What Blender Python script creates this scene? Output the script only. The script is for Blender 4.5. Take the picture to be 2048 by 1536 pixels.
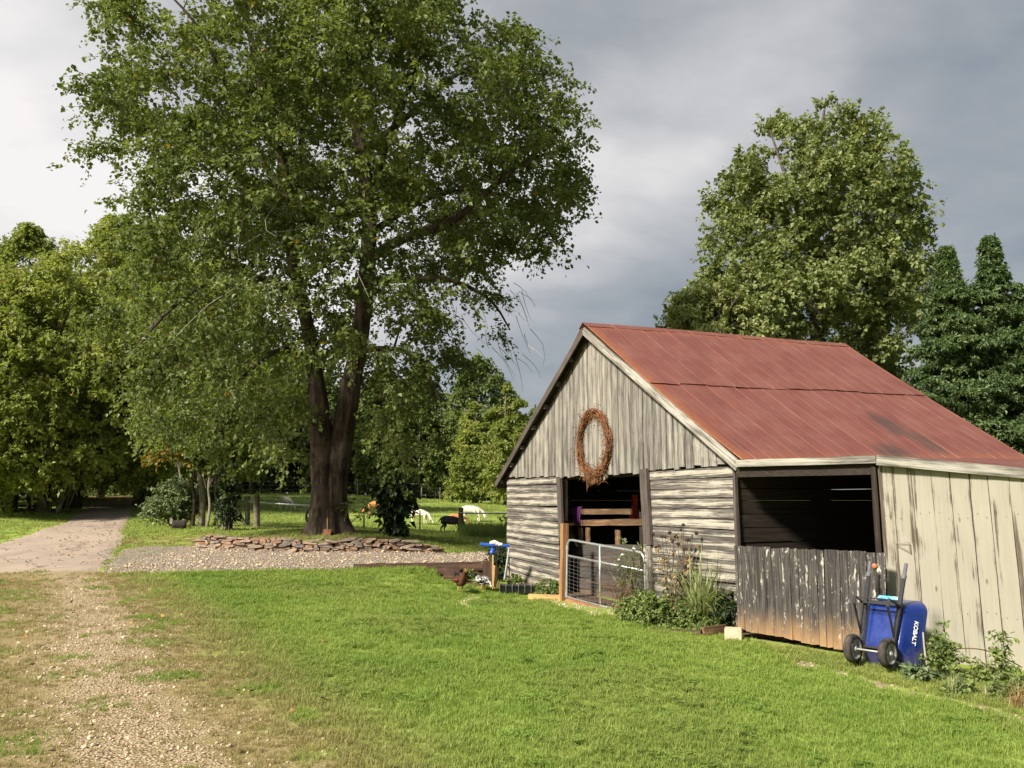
import bpy, bmesh, math, random
import numpy as np
from mathutils import Matrix, Vector, noise as mnoise

for o in list(bpy.data.objects): bpy.data.objects.remove(o)
scn = bpy.context.scene
COL = scn.collection
R = math.radians
random.seed(7)
RNG = np.random.default_rng(11)

# ------------------------------------------------------------ camera, sky, sun, exposure
F_PX, PITCH = 1680.0, 0.1377
cam_d = bpy.data.cameras.new('camera'); cam = bpy.data.objects.new('camera', cam_d); COL.objects.link(cam)
cam_d.sensor_width = 36; cam_d.lens = 36 * F_PX / 2048; cam_d.clip_start = .05; cam_d.clip_end = 3000
cam.location = (0, 0, 0); cam.rotation_euler = (math.pi / 2 + PITCH, 0, 0)
scn.camera = cam
SUN_DIR = Vector((-.62, -.58, .66)).normalized()          # towards the sun
SUN_STR, SKY_STR, EXPO = 3.9, 0.1, 1.24
sun_d = bpy.data.lights.new('sun', 'SUN'); sun = bpy.data.objects.new('sun', sun_d); COL.objects.link(sun)
sun_d.energy = SUN_STR; sun_d.angle = R(7.0); sun_d.color = (1, .93, .82)
sun.rotation_euler = SUN_DIR.to_track_quat('Z', 'Y').to_euler()
scn.view_settings.view_transform = 'Standard'; scn.view_settings.look = 'None'
scn.view_settings.exposure = EXPO; scn.view_settings.gamma = 1
try: scn.view_settings.use_curve_mapping = False
except Exception: pass
scn.cycles.max_bounces = 6; scn.cycles.diffuse_bounces = 4; scn.cycles.transmission_bounces = 3
scn.cycles.glossy_bounces = 2; scn.cycles.caustics_reflective = False; scn.cycles.caustics_refractive = False

world = bpy.data.worlds.new('World'); scn.world = world; world.use_nodes = True

class NT:
    """tiny node-tree helper"""
    def __init__(s, tree): s.t = tree; s.n = tree.nodes; s.l = tree.links
    def new(s, typ, **kw):
        n = s.n.new(typ)
        for k, v in kw.items():
            if k[0] == '_':
                n.inputs[int(k[1:]) if k[1:].isdigit() else k[1:]].default_value = v
            else: setattr(n, k, v)
        return n
    def link(s, a, b): s.l.new(a, b)
    def val(s, x, sock):
        if hasattr(x, 'links'): s.l.new(x, sock)
        else:
            if isinstance(x, (tuple, list)) and len(x) == 3 and sock.type == 'RGBA': x = (*x, 1)
            sock.default_value = x
    def math(s, op, a, b=0.0, c=0.0, clamp=False):
        n = s.n.new('ShaderNodeMath'); n.operation = op; n.use_clamp = clamp
        s.val(a, n.inputs[0]); s.val(b, n.inputs[1])
        if len(n.inputs) > 2: s.val(c, n.inputs[2])
        return n.outputs[0]
    def vmath(s, op, a, b=(0, 0, 0)):
        n = s.n.new('ShaderNodeVectorMath'); n.operation = op
        s.val(a, n.inputs[0])
        if op == 'SCALE': s.val(b, n.inputs['Scale'])
        else: s.val(b, n.inputs[1])
        return n.outputs['Value'] if op in ('DOT_PRODUCT', 'LENGTH') else n.outputs[0]
    def mix(s, f, a, b, blend='MIX'):
        n = s.n.new('ShaderNodeMix'); n.data_type = 'RGBA'; n.blend_type = blend; n.clamp_factor = True
        s.val(f, n.inputs[0]); s.val(a, n.inputs[6]); s.val(b, n.inputs[7])
        return n.outputs[2]
    def ramp(s, f, stops, interp='LINEAR'):
        n = s.n.new('ShaderNodeValToRGB'); n.color_ramp.interpolation = interp
        e = n.color_ramp.elements
        while len(e) > 1: e.remove(e[-1])
        for i, (p, c) in enumerate(stops):
            if i == 0: e[0].position = p; el = e[0]
            else: el = e.new(p)
            el.color = (c, c, c, 1) if not isinstance(c, (tuple, list)) else (*c[:3], 1)
        s.l.new(f, n.inputs[0]); return n.outputs[0]
    def range(s, f, a, b, c=0.0, d=1.0, smooth=False):
        n = s.n.new('ShaderNodeMapRange'); n.clamp = True
        if smooth: n.interpolation_type = 'SMOOTHSTEP'
        s.l.new(f, n.inputs[0])
        for i, v in enumerate((a, b, c, d)): n.inputs[i + 1].default_value = v
        return n.outputs[0]
    def noise(s, vec, scale=5, detail=4, rough=.55, dist=0, lac=2.0):
        n = s.n.new('ShaderNodeTexNoise')
        n.inputs['Scale'].default_value = scale; n.inputs['Detail'].default_value = detail
        n.inputs['Roughness'].default_value = rough; n.inputs['Distortion'].default_value = dist
        if vec is not None: s.l.new(vec, n.inputs['Vector'])
        return n.outputs[0]
    def mapping(s, vec, scale=(1, 1, 1), loc=(0, 0, 0)):
        n = s.n.new('ShaderNodeMapping'); n.inputs['Scale'].default_value = scale; n.inputs['Location'].default_value = loc
        s.l.new(vec, n.inputs['Vector']); return n.outputs[0]

def build_sky():
    N = NT(world.node_tree); N.n.clear()
    out = N.new('ShaderNodeOutputWorld'); bg = N.new('ShaderNodeBackground', _Strength=SKY_STR)
    N.link(bg.outputs[0], out.inputs[0])
    sky = N.new('ShaderNodeTexSky', sky_type='NISHITA'); sky.sun_disc = False
    sky.sun_elevation = math.asin(SUN_DIR.z); sky.sun_rotation = math.atan2(SUN_DIR.x, SUN_DIR.y)
    tc = N.new('ShaderNodeTexCoord').outputs['Generated']
    # storm-cloud deck: soft, wide masses, flattened towards the horizon
    sep = N.new('ShaderNodeSeparateXYZ'); N.link(tc, sep.inputs[0])
    zc = N.math('ADD', N.math('ABSOLUTE', sep.outputs[2]), .42)
    pl = N.new('ShaderNodeCombineXYZ')
    N.link(N.math('DIVIDE', sep.outputs[0], zc), pl.inputs[0]); N.link(N.math('DIVIDE', sep.outputs[1], zc), pl.inputs[1])
    N.link(N.math('MULTIPLY', sep.outputs[2], .7), pl.inputs[2])
    p1 = N.mapping(pl.outputs[0], (1, 1, 1), (1.15, 4.3, .2))
    n1 = N.noise(p1, 1.25, 4, .5, .2)
    n2 = N.noise(N.mapping(pl.outputs[0], (1, 1.6, 1), (7.1, 2.2, 0)), 3.4, 6, .58, .15)
    c = N.math('ADD', N.math('MULTIPLY', n1, .78), N.math('MULTIPLY', n2, .22))
    c = N.math('ADD', N.math('MULTIPLY', N.math('SUBTRACT', c, .5), 1.25), .5)
    # cloud is thinner and brighter on the sun's side of the sky
    sunward = N.vmath('DOT_PRODUCT', tc, tuple(Vector((-.93, .36, .1)).normalized()))
    c = N.math('ADD', c, N.range(sunward, -.30, .85, -.13, .36))
    col = N.ramp(c, [(.30, (.150, .190, .232)), (.43, (.245, .282, .318)), (.55, (.375, .395, .415)), (.68, (.60, .595, .595)), (.84, (.92, .89, .86))])
    col = N.mix(1.0, col, (4.4, 4.4, 4.45), 'MULTIPLY')
    N.link(N.mix(.96, sky.outputs[0], col), bg.inputs[0])
build_sky()

# ------------------------------------------------------------ picture geometry used to measure the place
CP, SP = math.cos(PITCH), math.sin(PITCH)
def PX(u, v, Y):
    """the point seen at photo pixel (u, v), Y metres ahead"""
    a, b = (u - 1024) / F_PX, (768 - v) / F_PX
    dy = CP - b * SP; dz = SP + b * CP
    return np.array([a / dy * Y, Y, dz / dy * Y])

# ------------------------------------------------------------ terrain: two smooth sheets joined along the stone wall
def tps_fit(P, Z, lam=.02):
    n = len(P); d = np.linalg.norm(P[:, None] - P[None], axis=2)
    K = np.where(d > 0, d * d * np.log(np.maximum(d, 1e-9)), 0) + lam * np.eye(n)
    A = np.zeros((n + 3, n + 3)); A[:n, :n] = K; A[:n, n] = 1; A[:n, n + 1:] = P; A[n, :n] = 1; A[n + 1:, :n] = P.T
    return P, np.linalg.solve(A, np.concatenate([Z, np.zeros(3)]))
def tps_eval(fit, Q):
    P, w = fit; n = len(P); out = np.empty(len(Q))
    for i in range(0, len(Q), 20000):
        q = Q[i:i + 20000]
        d2 = ((q[:, None] - P[None]) ** 2).sum(2)
        out[i:i + 20000] = .5 * (d2 * np.log(np.maximum(d2, 1e-12))) @ w[:n] + w[n] + q @ w[n + 1:]
    return out
_far = [(-28, 12, -1.3), (-30, 30, -.7), (-34, 60, .2), (-60, 20, -.6), (-60, 90, .4), (60, 20, -1.6), (60, 90, .2), (0, 120, .4), (-10, 95, .45),
        (12, 95, .25), (30, 70, -.2), (20, 30, -1.7), (9, 26, -1.75), (14, 14, -2.2), (12, 5, -2.25), (0, -12, -1.6), (-14, -10, -1.55), (14, -10, -2.1), (-12, 8, -1.58), (40, 45, -1)]
_both = [(0, 1086, 27), (130, 1044, 35), (258, 1046, 35), (228, 1001, 50), (240, 1020, 42), (0, 1058, 30), (90, 1024, 37), (330, 1010, 40),
         (300, 1058, 27.5), (340, 1064, 26), (833, 1045, 42), (905, 1068, 34), (570, 1020, 48), (945, 1040, 44), (750, 1030, 44), (470, 991, 68), (700, 992, 72), (900, 1003, 75),
         (1025, 1007, 75), (514, 1056, 28.5), (921, 1069, 32), (1010, 1072, 31), (960, 1087, 27), (1030, 1100, 26)]
_front = [(100, 1536, 5.35), (600, 1536, 5.4), (1100, 1536, 5.45), (1500, 1536, 5.9), (2048, 1536, 6.6), (0, 1150, 18), (250, 1145, 18.3), (0, 1330, 8.5), (400, 1330, 8.5),
          (800, 1330, 8.8), (1200, 1330, 9.4), (1640, 1332, 10.5), (1477, 1270, 12.4), (1300, 1262, 12.9), (1000, 1250, 12.3), (700, 1250, 11.5), (300, 1250, 11), (1030, 1165, 20.28),
          (1250, 1237, 14.4), (900, 1165, 19.6), (700, 1143, 19.8), (800, 1141, 20.0), (865, 1146, 19.9), (450, 1140, 19.0), (920, 1186, 17.8), (895, 1161, 19.3), (940, 1160, 19.8), (2048, 1440, 8.2), (1830, 1342, 10.3), (2048, 1352, 10.4), (1130, 1203, 16.9),
          (430, 1103, 22.4), (600, 1108, 22.3), (750, 1109, 22.3), (880, 1109, 23), (985, 1162, 20.4), (1300, 1190, 17)]
_back = [(660, 1066, 24.5), (420, 1083, 23.6), (560, 1077, 23.6), (740, 1078, 23.5), (860, 1092, 23.9), (795, 1073, 24.6), (560, 1064, 25.5), (880, 1085, 26), (450, 1066, 26)]
def _pts(l): return [tuple(PX(*q)) for q in l]
PF = np.array(_pts(_both) + _pts(_front) + _far); PB = np.array(_pts(_both) + _pts(_back) + _far)
FIT_F = tps_fit(PF[:, :2], PF[:, 2]); FIT_B = tps_fit(PB[:, :2], PB[:, 2])
# the line of the dry-stone wall, seen from above
WALL = np.array([PX(395, 1092, 23.2)[:2], PX(440, 1104, 22.75)[:2], PX(520, 1106, 22.55)[:2], PX(640, 1108, 22.5)[:2], PX(760, 1108, 22.6)[:2], PX(878, 1108, 23.1)[:2]])
def sstep(x): x = np.clip(x, 0, 1); return x * x * (3 - 2 * x)
def H(Q):
    Q = np.atleast_2d(np.asarray(Q, float))
    a = tps_eval(FIT_F, Q); b = tps_eval(FIT_B, Q)
    wy = np.interp(Q[:, 0], WALL[:, 0], WALL[:, 1])
    ex = np.maximum(np.maximum(WALL[0, 0] - Q[:, 0], Q[:, 0] - WALL[-1, 0]), 0)
    wid = .22 + 1.1 * ex
    t = sstep((Q[:, 1] - wy - .08 + wid * .25 * (ex > 0)) / wid)
    z = a * (1 - t) + b * t
    r = np.hypot(Q[:, 0], Q[:, 1] - 40)
    far = sstep((r - 70) / 60)
    z = z * (1 - far) + far * .3
    return z + .012 * np.sin(Q[:, 0] * 2.1 + 1.3 * np.sin(Q[:, 1] * 1.7)) * np.sin(Q[:, 1] * 1.9 + .7) * (1 - far)
def h(x, y): return float(H([[x, y]])[0])
def G(u, v, y0=4.0, y1=110.0):
    """where the line of sight through (u, v) meets the ground"""
    ys = np.concatenate([np.arange(y0, 30, .05), np.arange(30, y1, .25)])
    d = PX(u, v, 1.0); P = ys[:, None] * d[None]
    dz = P[:, 2] - H(P[:, :2])
    i = np.argmax(dz < 0) if (dz < 0).any() else len(ys) - 1
    return P[i]

# ------------------------------------------------------------ object helpers
WM = {}
def reg(o, M=None): WM[o.name] = (M or Matrix()).copy(); return o
def put(o, parent=None, M=None):
    M = M or Matrix()
    COL.objects.link(o)
    if parent is not None: o.parent = parent; o.matrix_basis = WM[parent.name].inverted() @ M
    else: o.matrix_basis = M
    WM[o.name] = M.copy(); return o
def tag(o, label=None, cat=None, group=None, kind=None):
    if label: o['label'] = label
    if cat: o['category'] = cat
    if group: o['group'] = group
    if kind: o['kind'] = kind
    return o
def thing(name, loc, label, cat, group=None):
    o = bpy.data.objects.new(name, None); o.empty_display_size = .2
    put(o, None, Matrix.Translation(Vector(loc))); return tag(o, label, cat, group)
def mesh_np(name, V, Q, attrs=None, smooth=False):
    """V (n,3); Q list/array of faces all the same size, or a list of such arrays"""
    me = bpy.data.meshes.new(name); V = np.asarray(V, np.float32)
    arrs = Q if isinstance(Q, list) and len(Q) and isinstance(Q[0], np.ndarray) else [np.asarray(Q)]
    arrs = [a.astype(np.int32) for a in arrs if len(a)]
    me.vertices.add(len(V)); me.vertices.foreach_set('co', V.ravel())
    nl = sum(a.size for a in arrs); npoly = sum(len(a) for a in arrs)
    if npoly:
        me.loops.add(nl); me.polygons.add(npoly)
        me.loops.foreach_set('vertex_index', np.concatenate([a.ravel() for a in arrs]))
        tot = np.concatenate([np.full(len(a), a.shape[1], np.int32) for a in arrs])
        me.polygons.foreach_set('loop_start', np.concatenate([[0], np.cumsum(tot)[:-1]]).astype(np.int32))
    for k, a in (attrs or {}).items():
        at = me.attributes.new(k, 'FLOAT', 'POINT'); at.data.foreach_set('value', np.asarray(a, np.float32))
    me.update(calc_edges=True); me.validate()
    me.polygons.foreach_set('use_smooth', np.full(len(me.polygons), bool(smooth)))
    return me
def obj_np(name, V, Q, mat, parent=None, origin=(0, 0, 0), attrs=None, smooth=False, kind=None):
    o = bpy.data.objects.new(name, mesh_np(name, np.asarray(V) - np.asarray(origin), Q, attrs, smooth))
    if mat: o.data.materials.append(mat)
    put(o, parent, Matrix.Translation(Vector(origin)))
    if kind: o['kind'] = kind
    return o

class MB:
    """collects simple solids (world coordinates) and links them as ONE mesh"""
    def __init__(s): s.v = []; s.f = []
    def add(s, verts, faces):
        b = len(s.v); s.v += [tuple(map(float, q)) for q in verts]; s.f += [tuple(i + b for i in f) for f in faces]; return s
    def box(s, c, x, y, z):
        """centre and three half-axis vectors"""
        c, x, y, z = (np.asarray(q, float) for q in (c, x, y, z))
        v = [c + a * x + b * y + d * z for d in (-1, 1) for b in (-1, 1) for a in (-1, 1)]
        return s.add(v, [(0, 2, 3, 1), (4, 5, 7, 6), (0, 1, 5, 4), (2, 6, 7, 3), (0, 4, 6, 2), (1, 3, 7, 5)])
    def beam(s, p, q, w, t, up=(0, 0, 1)):
        """rectangular bar from p to q: w across, t along up"""
        p, q, up = (np.asarray(a, float) for a in (p, q, up)); d = q - p; L = np.linalg.norm(d); d = d / L
        sd = np.cross(d, up); sd /= np.linalg.norm(sd); n = np.cross(sd, d)
        return s.box((p + q) / 2, d * L / 2, sd * w / 2, n * t / 2)
    def tube(s, pts, rad, n=6, cap=True, loop=False):
        pts = np.asarray(pts, float); k = len(pts); rad = np.full(k, rad) if np.isscalar(rad) else np.asarray(rad)
        if loop: tan = np.roll(pts, -1, 0) - np.roll(pts, 1, 0)
        else: tan = np.gradient(pts, axis=0)
        tan /= np.linalg.norm(tan, axis=1)[:, None] + 1e-12
        a = np.cross(tan[0], (0, 0, 1)); 
        if np.linalg.norm(a) < .1: a = np.cross(tan[0], (1, 0, 0))
        V = []
        for i in range(k):
            a = a - tan[i] * (a @ tan[i]); a /= np.linalg.norm(a) + 1e-12; b = np.cross(tan[i], a)
            for j in range(n):
                t = 2 * math.pi * j / n; V.append(pts[i] + rad[i] * (math.cos(t) * a + math.sin(t) * b))
        Fc = []
        for i in range(k if loop else k - 1):
            i2 = (i + 1) % k
            for j in range(n): Fc.append((i * n + j, i * n + (j + 1) % n, i2 * n + (j + 1) % n, i2 * n + j))
        if cap and not loop: Fc += [tuple(range(n))[::-1], tuple((k - 1) * n + j for j in range(n))]
        return s.add(V, Fc)
    def lathe(s, c, axis, prof, n=16):
        """profile [(along axis, radius)] turned about axis through c"""
        axis = np.asarray(axis, float); axis /= np.linalg.norm(axis); c = np.asarray(c, float)
        a = np.cross(axis, (0, 0, 1)); 
        if np.linalg.norm(a) < .1: a = np.cross(axis, (1, 0, 0))
        a /= np.linalg.norm(a); b = np.cross(axis, a); V = []; Fc = []
        for (t, r) in prof:
            for j in range(n):
                p = 2 * math.pi * j / n; V.append(c + axis * t + r * (math.cos(p) * a + math.sin(p) * b))
        for i in range(len(prof) - 1):
            for j in range(n): Fc.append((i * n + j, i * n + (j + 1) % n, (i + 1) * n + (j + 1) % n, (i + 1) * n + j))
        return s.add(V, Fc)
    def build(s, name, mat, parent=None, origin=None, smooth=False, bevel=0, kind=None):
        V = np.array(s.v)
        if origin is None: origin = np.array(WM[parent.name].translation) if parent is not None else np.array([V[:, 0].mean(), V[:, 1].mean(), V[:, 2].min()])
        me = bpy.data.meshes.new(name); me.from_pydata((V - origin).tolist(), [], s.f)
        if bevel or True:
            bm = bmesh.new(); bm.from_mesh(me); bmesh.ops.recalc_face_normals(bm, faces=bm.faces)
            if bevel: bmesh.ops.bevel(bm, geom=[e for e in bm.edges if len(e.link_faces) == 2 and e.calc_face_angle(0) > .5], offset=bevel, segments=1, affect='EDGES')
            bm.to_mesh(me); bm.free()
        me.polygons.foreach_set('use_smooth', np.full(len(me.polygons), bool(smooth)))
        me.materials.append(mat)
        o = bpy.data.objects.new(name, me); put(o, parent, Matrix.Translation(Vector(origin)))
        if kind: o['kind'] = kind
        return o
def copy_tree(o, parent=None):
    c = o.copy(); COL.objects.link(c)
    if parent is not None: c.parent = parent
    for ch in [k for k in list(COL.objects) if k.parent == o]: copy_tree(ch, c)
    return c
# ------------------------------------------------------------ materials
def new_mat(name):
    m = bpy.data.materials.new(name); m.use_nodes = True; N = NT(m.node_tree)
    p = N.n['Principled BSDF']; return m, N, p
def bump(N, p, hgt, strength=.4, dist=.02):
    b = N.new('ShaderNodeBump', _Strength=strength, _Distance=dist); N.link(hgt, b.inputs['Height']); N.link(b.outputs[0], p.inputs['Normal'])
def obj_vec(N, rnd=31.0):
    tc = N.new('ShaderNodeTexCoord'); oi = N.new('ShaderNodeObjectInfo')
    cb = N.new('ShaderNodeCombineXYZ')
    N.link(N.math('MULTIPLY', oi.outputs['Random'], rnd), cb.inputs[0]); N.link(N.math('MULTIPLY', oi.outputs['Random'], rnd * .7), cb.inputs[1])
    return N.vmath('ADD', tc.outputs['Object'], cb.outputs[0]), oi.outputs['Random'], tc
def simple(name, col, rough=.6, metal=0, var=.25, scale=9, spec=.4, bmp=.15):
    m, N, p = new_mat(name); v, r, tc = obj_vec(N)
    n = N.noise(v, scale, 5, .6)
    f = N.range(n, .3, .7, 1 - var, 1 + var)
    c = N.vmath('SCALE', (*col,), f); N.link(c, p.inputs['Base Color'])
    p.inputs['Roughness'].default_value = rough; p.inputs['Metallic'].default_value = metal; p.inputs['Specular IOR Level'].default_value = spec
    if bmp: bump(N, p, n, bmp, .01)
    return m
def wood(name, paint, bare, dark, keep=.5, soft=.14, edge=.18, stain=None, painted_back=False, grain=(1.1, 26, 26), blotch=.5, flake=0, var=.22, specks=0):
    """weathered board: x of the board's own frame runs along the grain, +z is its weather face"""
    m, N, p = new_mat(name); v, rnd, tc = obj_vec(N)
    g = N.noise(N.mapping(v, grain), 1.0, 5, .62, .25)
    b = N.noise(N.mapping(v, (1.4, 5.5, 5.5)), 1.0, 4, .55, .4)
    fine = N.noise(N.mapping(v, (3, 90, 90)), 1.0, 3, .6)
    at = N.new('ShaderNodeAttribute', attribute_name='edge')
    k = N.math('ADD', N.math('MULTIPLY', g, 1 - blotch), N.math('MULTIPLY', b, blotch))
    k = N.math('SUBTRACT', k, N.math('MULTIPLY', at.outputs['Fac'], N.math('MULTIPLY', N.noise(N.mapping(v, (2.2, 2, 2), (9, 3, 1)), 1, 3), edge * 1.6)))
    k = N.math('ADD', k, N.math('MULTIPLY', N.math('SUBTRACT', rnd, .5), .09))
    if flake:
        fl = N.noise(N.mapping(v, (7, 19, 19), (3, 0, 5)), 1.0, 5, .7, .8)
        k = N.math('ADD', N.math('MULTIPLY', k, 1 - flake), N.math('MULTIPLY', fl, flake))
    mask = N.range(k, keep - soft, keep + soft, 0, 1, True)
    barec = N.mix(N.range(fine, .3, .72), dark, bare)
    barec = N.mix(N.range(g, .34, .5, .75, 0), barec, dark)
    pc = N.vmath('SCALE', (*paint,), N.range(N.math('ADD', N.math('MULTIPLY', fine, .5), N.math('MULTIPLY', b, .5)), .3, .7, 1 - var, 1 + var * .6))
    c = N.mix(mask, barec, pc)
    if specks:
        vo = N.new('ShaderNodeTexVoronoi', feature='F1'); vo.inputs['Scale'].default_value = 1.0
        N.link(N.mapping(v, (2.3, 6.0, 1)), vo.inputs['Vector'])
        c = N.mix(N.range(vo.outputs['Distance'], .03, .12, .8, 0), c, dark)
    # a thin split here and there along the grain
    cr = N.noise(N.mapping(v, (.6, 34, 34), (5, 8, 2)), 1.0, 2, .5)
    c = N.mix(N.range(cr, .70, .74, 0, .85), c, tuple(x * .35 for x in dark))
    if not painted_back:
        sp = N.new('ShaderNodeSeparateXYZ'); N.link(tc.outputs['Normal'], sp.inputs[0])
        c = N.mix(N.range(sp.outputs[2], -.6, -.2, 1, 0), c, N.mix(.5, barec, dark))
    if stain:
        z0, z1, sc = stain
        geo = N.new('ShaderNodeNewGeometry'); s2 = N.new('ShaderNodeSeparateXYZ'); N.link(geo.outputs['Position'], s2.inputs[0])
        zz = N.math('ADD', s2.outputs[2], N.math('MULTIPLY', N.math('SUBTRACT', b, .5), .5))
        f = N.range(zz, z0, z1, .92, 0, True)
        c = N.mix(f, c, N.mix(fine, sc, tuple(x * .72 for x in sc)))
    N.link(c, p.inputs['Base Color']); p.inputs['Roughness'].default_value = .82; p.inputs['Specular IOR Level'].default_value = .25
    bump(N, p, N.math('ADD', N.math('MULTIPLY', g, .7), N.math('MULTIPLY', mask, .3)), .55, .012)
    return m
def leaf_mat(name, dark, mid, light, trans=.35, odd=None, pscale=.35, rough=.5):
    m, N, p = new_mat(name)
    at = N.new('ShaderNodeAttribute', attribute_name='tint'); geo = N.new('ShaderNodeNewGeometry')
    n = N.noise(geo.outputs['Position'], pscale, 3, .6); oi = N.new('ShaderNodeObjectInfo')
    f = N.math('ADD', N.math('MULTIPLY', at.outputs['Fac'], .62), N.math('MULTIPLY', N.range(n, .3, .7), .38))
    f = N.math('ADD', f, N.math('MULTIPLY', N.math('SUBTRACT', oi.outputs['Random'], .5), .16))
    stops = [(0, dark), (.5, mid), (1, light)]
    c = N.ramp(f, stops)
    if odd: c = N.mix(N.range(at.outputs['Fac'], .985, .99), c, odd)
    N.link(c, p.inputs['Base Color']); p.inputs['Roughness'].default_value = rough; p.inputs['Specular IOR Level'].default_value = .35
    tr = N.new('ShaderNodeBsdfTranslucent'); N.link(N.mix(1, c, (1.25, 1.3, .7), 'MULTIPLY'), tr.inputs[0])
    mx = N.new('ShaderNodeMixShader', _0=trans); N.link(p.outputs[0], mx.inputs[1]); N.link(tr.outputs[0], mx.inputs[2])
    N.link(mx.outputs[0], N.n['Material Output'].inputs[0]); return m
def bark_mat(name, a, b, scale=7, stretch=.22, moss=None):
    m, N, p = new_mat(name); tc = N.new('ShaderNodeTexCoord').outputs['Object']
    v = N.mapping(tc, (1, 1, stretch)); n = N.noise(v, scale, 6, .68, .6); n2 = N.noise(tc, 2.2, 4, .6)
    c = N.mix(N.range(n, .38, .62), b, a)
    c = N.mix(N.range(n2, .52, .72, 0, .6), c, tuple(x * 1.5 for x in a))
    if moss: c = N.mix(N.range(n2, .3, .45, .7, 0), c, moss)
    N.link(c, p.inputs['Base Color']); p.inputs['Roughness'].default_value = .95; p.inputs['Specular IOR Level'].default_value = .15
    bump(N, p, n, 1.0, .06); return m

M = {}
CREAM = (.56, .50, .365); GREYW = (.245, .205, .16); DARKW = (.042, .033, .026)
M['gable'] = wood('weathered gable boards', (.35, .325, .27), (.18, .162, .142), (.035, .031, .028), keep=.465, soft=.15, edge=.12, blotch=.3, grain=(.9, 62, 62), specks=1)
M['siding'] = wood('weathered lap siding', (.39, .358, .288), (.19, .17, .146), (.035, .03, .027), keep=.455, soft=.08, edge=.22, blotch=.36, grain=(1.3, 52, 52), stain=(-2.35, -1.55, (.34, .215, .12)))
M['wing'] = wood('cream painted boards', (.345, .32, .255), (.21, .175, .135), (.075, .055, .038), keep=.345, soft=.05, edge=.17, blotch=.46, grain=(.6, 30, 30), specks=1, var=.1, stain=(-2.5, -1.75, (.50, .43, .31)))
M['panel'] = wood('bare old boards', (.50, .46, .38), (.115, .102, .09), (.018, .016, .014), keep=.592, soft=.04, edge=-.05, blotch=.35, flake=.55, stain=(-2.15, -1.42, (.47, .28, .125)))
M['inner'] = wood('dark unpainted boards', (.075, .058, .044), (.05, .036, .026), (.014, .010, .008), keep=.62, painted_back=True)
M['fascia'] = wood('pale fascia boards', (.43, .405, .345), (.22, .20, .17), (.07, .06, .05), keep=.46, soft=.13, edge=.1)
M['post'] = wood('grey door post', (.30, .26, .22), (.15, .12, .1), (.04, .032, .028), keep=.56, painted_back=True)
M['whitepost'] = wood('whitewashed post', (.52, .49, .43), (.3, .27, .23), (.1, .08, .07), keep=.42, painted_back=True)
M['cedar'] = wood('treated timber', (.36, .19, .085), (.25, .125, .055), (.12, .055, .025), keep=.45, soft=.2, painted_back=True, edge=0)
M['newwood'] = wood('new yellow timber', (.56, .36, .15), (.46, .28, .11), (.25, .14, .06), keep=.4, soft=.25, painted_back=True, edge=0)
M['slat'] = wood('orange brown slats', (.25, .145, .075), (.17, .10, .052), (.06, .035, .02), keep=.45, painted_back=True)
M['railtie'] = wood('old brown sleeper', (.17, .095, .062), (.11, .062, .042), (.035, .02, .015), keep=.5, painted_back=True, soft=.2)
M['fence'] = wood('grey brown fence wood', (.24, .20, .15), (.15, .12, .09), (.05, .038, .03), keep=.5, painted_back=True, grain=(26, 26, 1.2))

def roof_mat():
    m, N, p = new_mat('red painted tin'); v, rnd, tc = obj_vec(N, 13)
    g = N.noise(N.mapping(v, (.35, 14, 14)), 1, 5, .6, .3)                # streaks run down the slope (x of the sheet)
    b = N.noise(v, 1.3, 5, .6); f = N.noise(v, 16, 5, .7)
    c = N.mix(N.range(g, .35, .65), (.178, .056, .039), (.138, .047, .036))
    c = N.mix(N.range(b, .40, .62, 0, .85), c, (.192, .076, .057))
    c = N.mix(N.range(f, .55, .75, 0, .5), c, (.24, .075, .045))
    pale = N.noise(N.mapping(v, (.9, 60, 60), (3, 1, 0)), 1, 3, .7)
    c = N.mix(N.range(pale, .66, .74, 0, .75), c, (.42, .27, .21))
    at = N.new('ShaderNodeAttribute', attribute_name='soot')
    dk = N.math('ADD', N.math('MULTIPLY', at.outputs['Fac'], 1.0), N.math('MULTIPLY', N.math('SUBTRACT', N.noise(N.mapping(v, (.7, 30, 30), (7, 7, 0)), 1, 5, .7), .5), 2.6))
    c = N.mix(N.range(dk, .5, .95, 0, .82), c, (.05, .038, .032))
    rust = N.new('ShaderNodeAttribute', attribute_name='rust')
    c = N.mix(N.math('MULTIPLY', rust.outputs['Fac'], N.range(f, .35, .6, .3, 1)), c, (.33, .115, .035))
    N.link(c, p.inputs['Base Color']); N.link(N.range(b, .3, .7, .42, .6), p.inputs['Roughness']); p.inputs['Specular IOR Level'].default_value = .45
    bump(N, p, N.math('ADD', f, N.math('MULTIPLY', b, 1.6)), .35, .018); return m
M['roof'] = roof_mat()
M['galv'] = simple('galvanised pipe', (.56, .57, .57), .38, .75, .18, 14)
M['wire'] = simple('fence wire', (.20, .195, .185), .5, .6, .1, 5, bmp=0)
M['black_metal'] = simple('black painted steel', (.014, .014, .016), .38, .1, .3, 20, .5, .05)
M['black_plastic'] = simple('black plastic', (.012, .012, .013), .5, 0, .3, 12, .4, .05)
M['grip'] = simple('grey grip', (.11, .11, .125), .6, 0, .15, 20)
M['tyre'] = simple('tyre rubber', (.045, .038, .032), .92, 0, .9, 9, .25, .3)
M['rim'] = simple('grey wheel rim', (.40, .39, .36), .5, .15, .2, 12)
M['white_print'] = simple('white print', (.86, .86, .86), .5, 0, .03, 5, bmp=0)
M['concrete'] = simple('concrete block', (.55, .42, .29), .95, 0, .2, 24, .2, .5)
M['terracotta'] = simple('orange knob', (.40, .13, .05), .5, 0, .2, 20)
M['purple'] = simple('purple rope', (.075, .010, .09), .8, 0, .4, 30)
M['redcloth'] = simple('red cloth', (.30, .03, .018), .9, 0, .3, 9)
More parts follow.
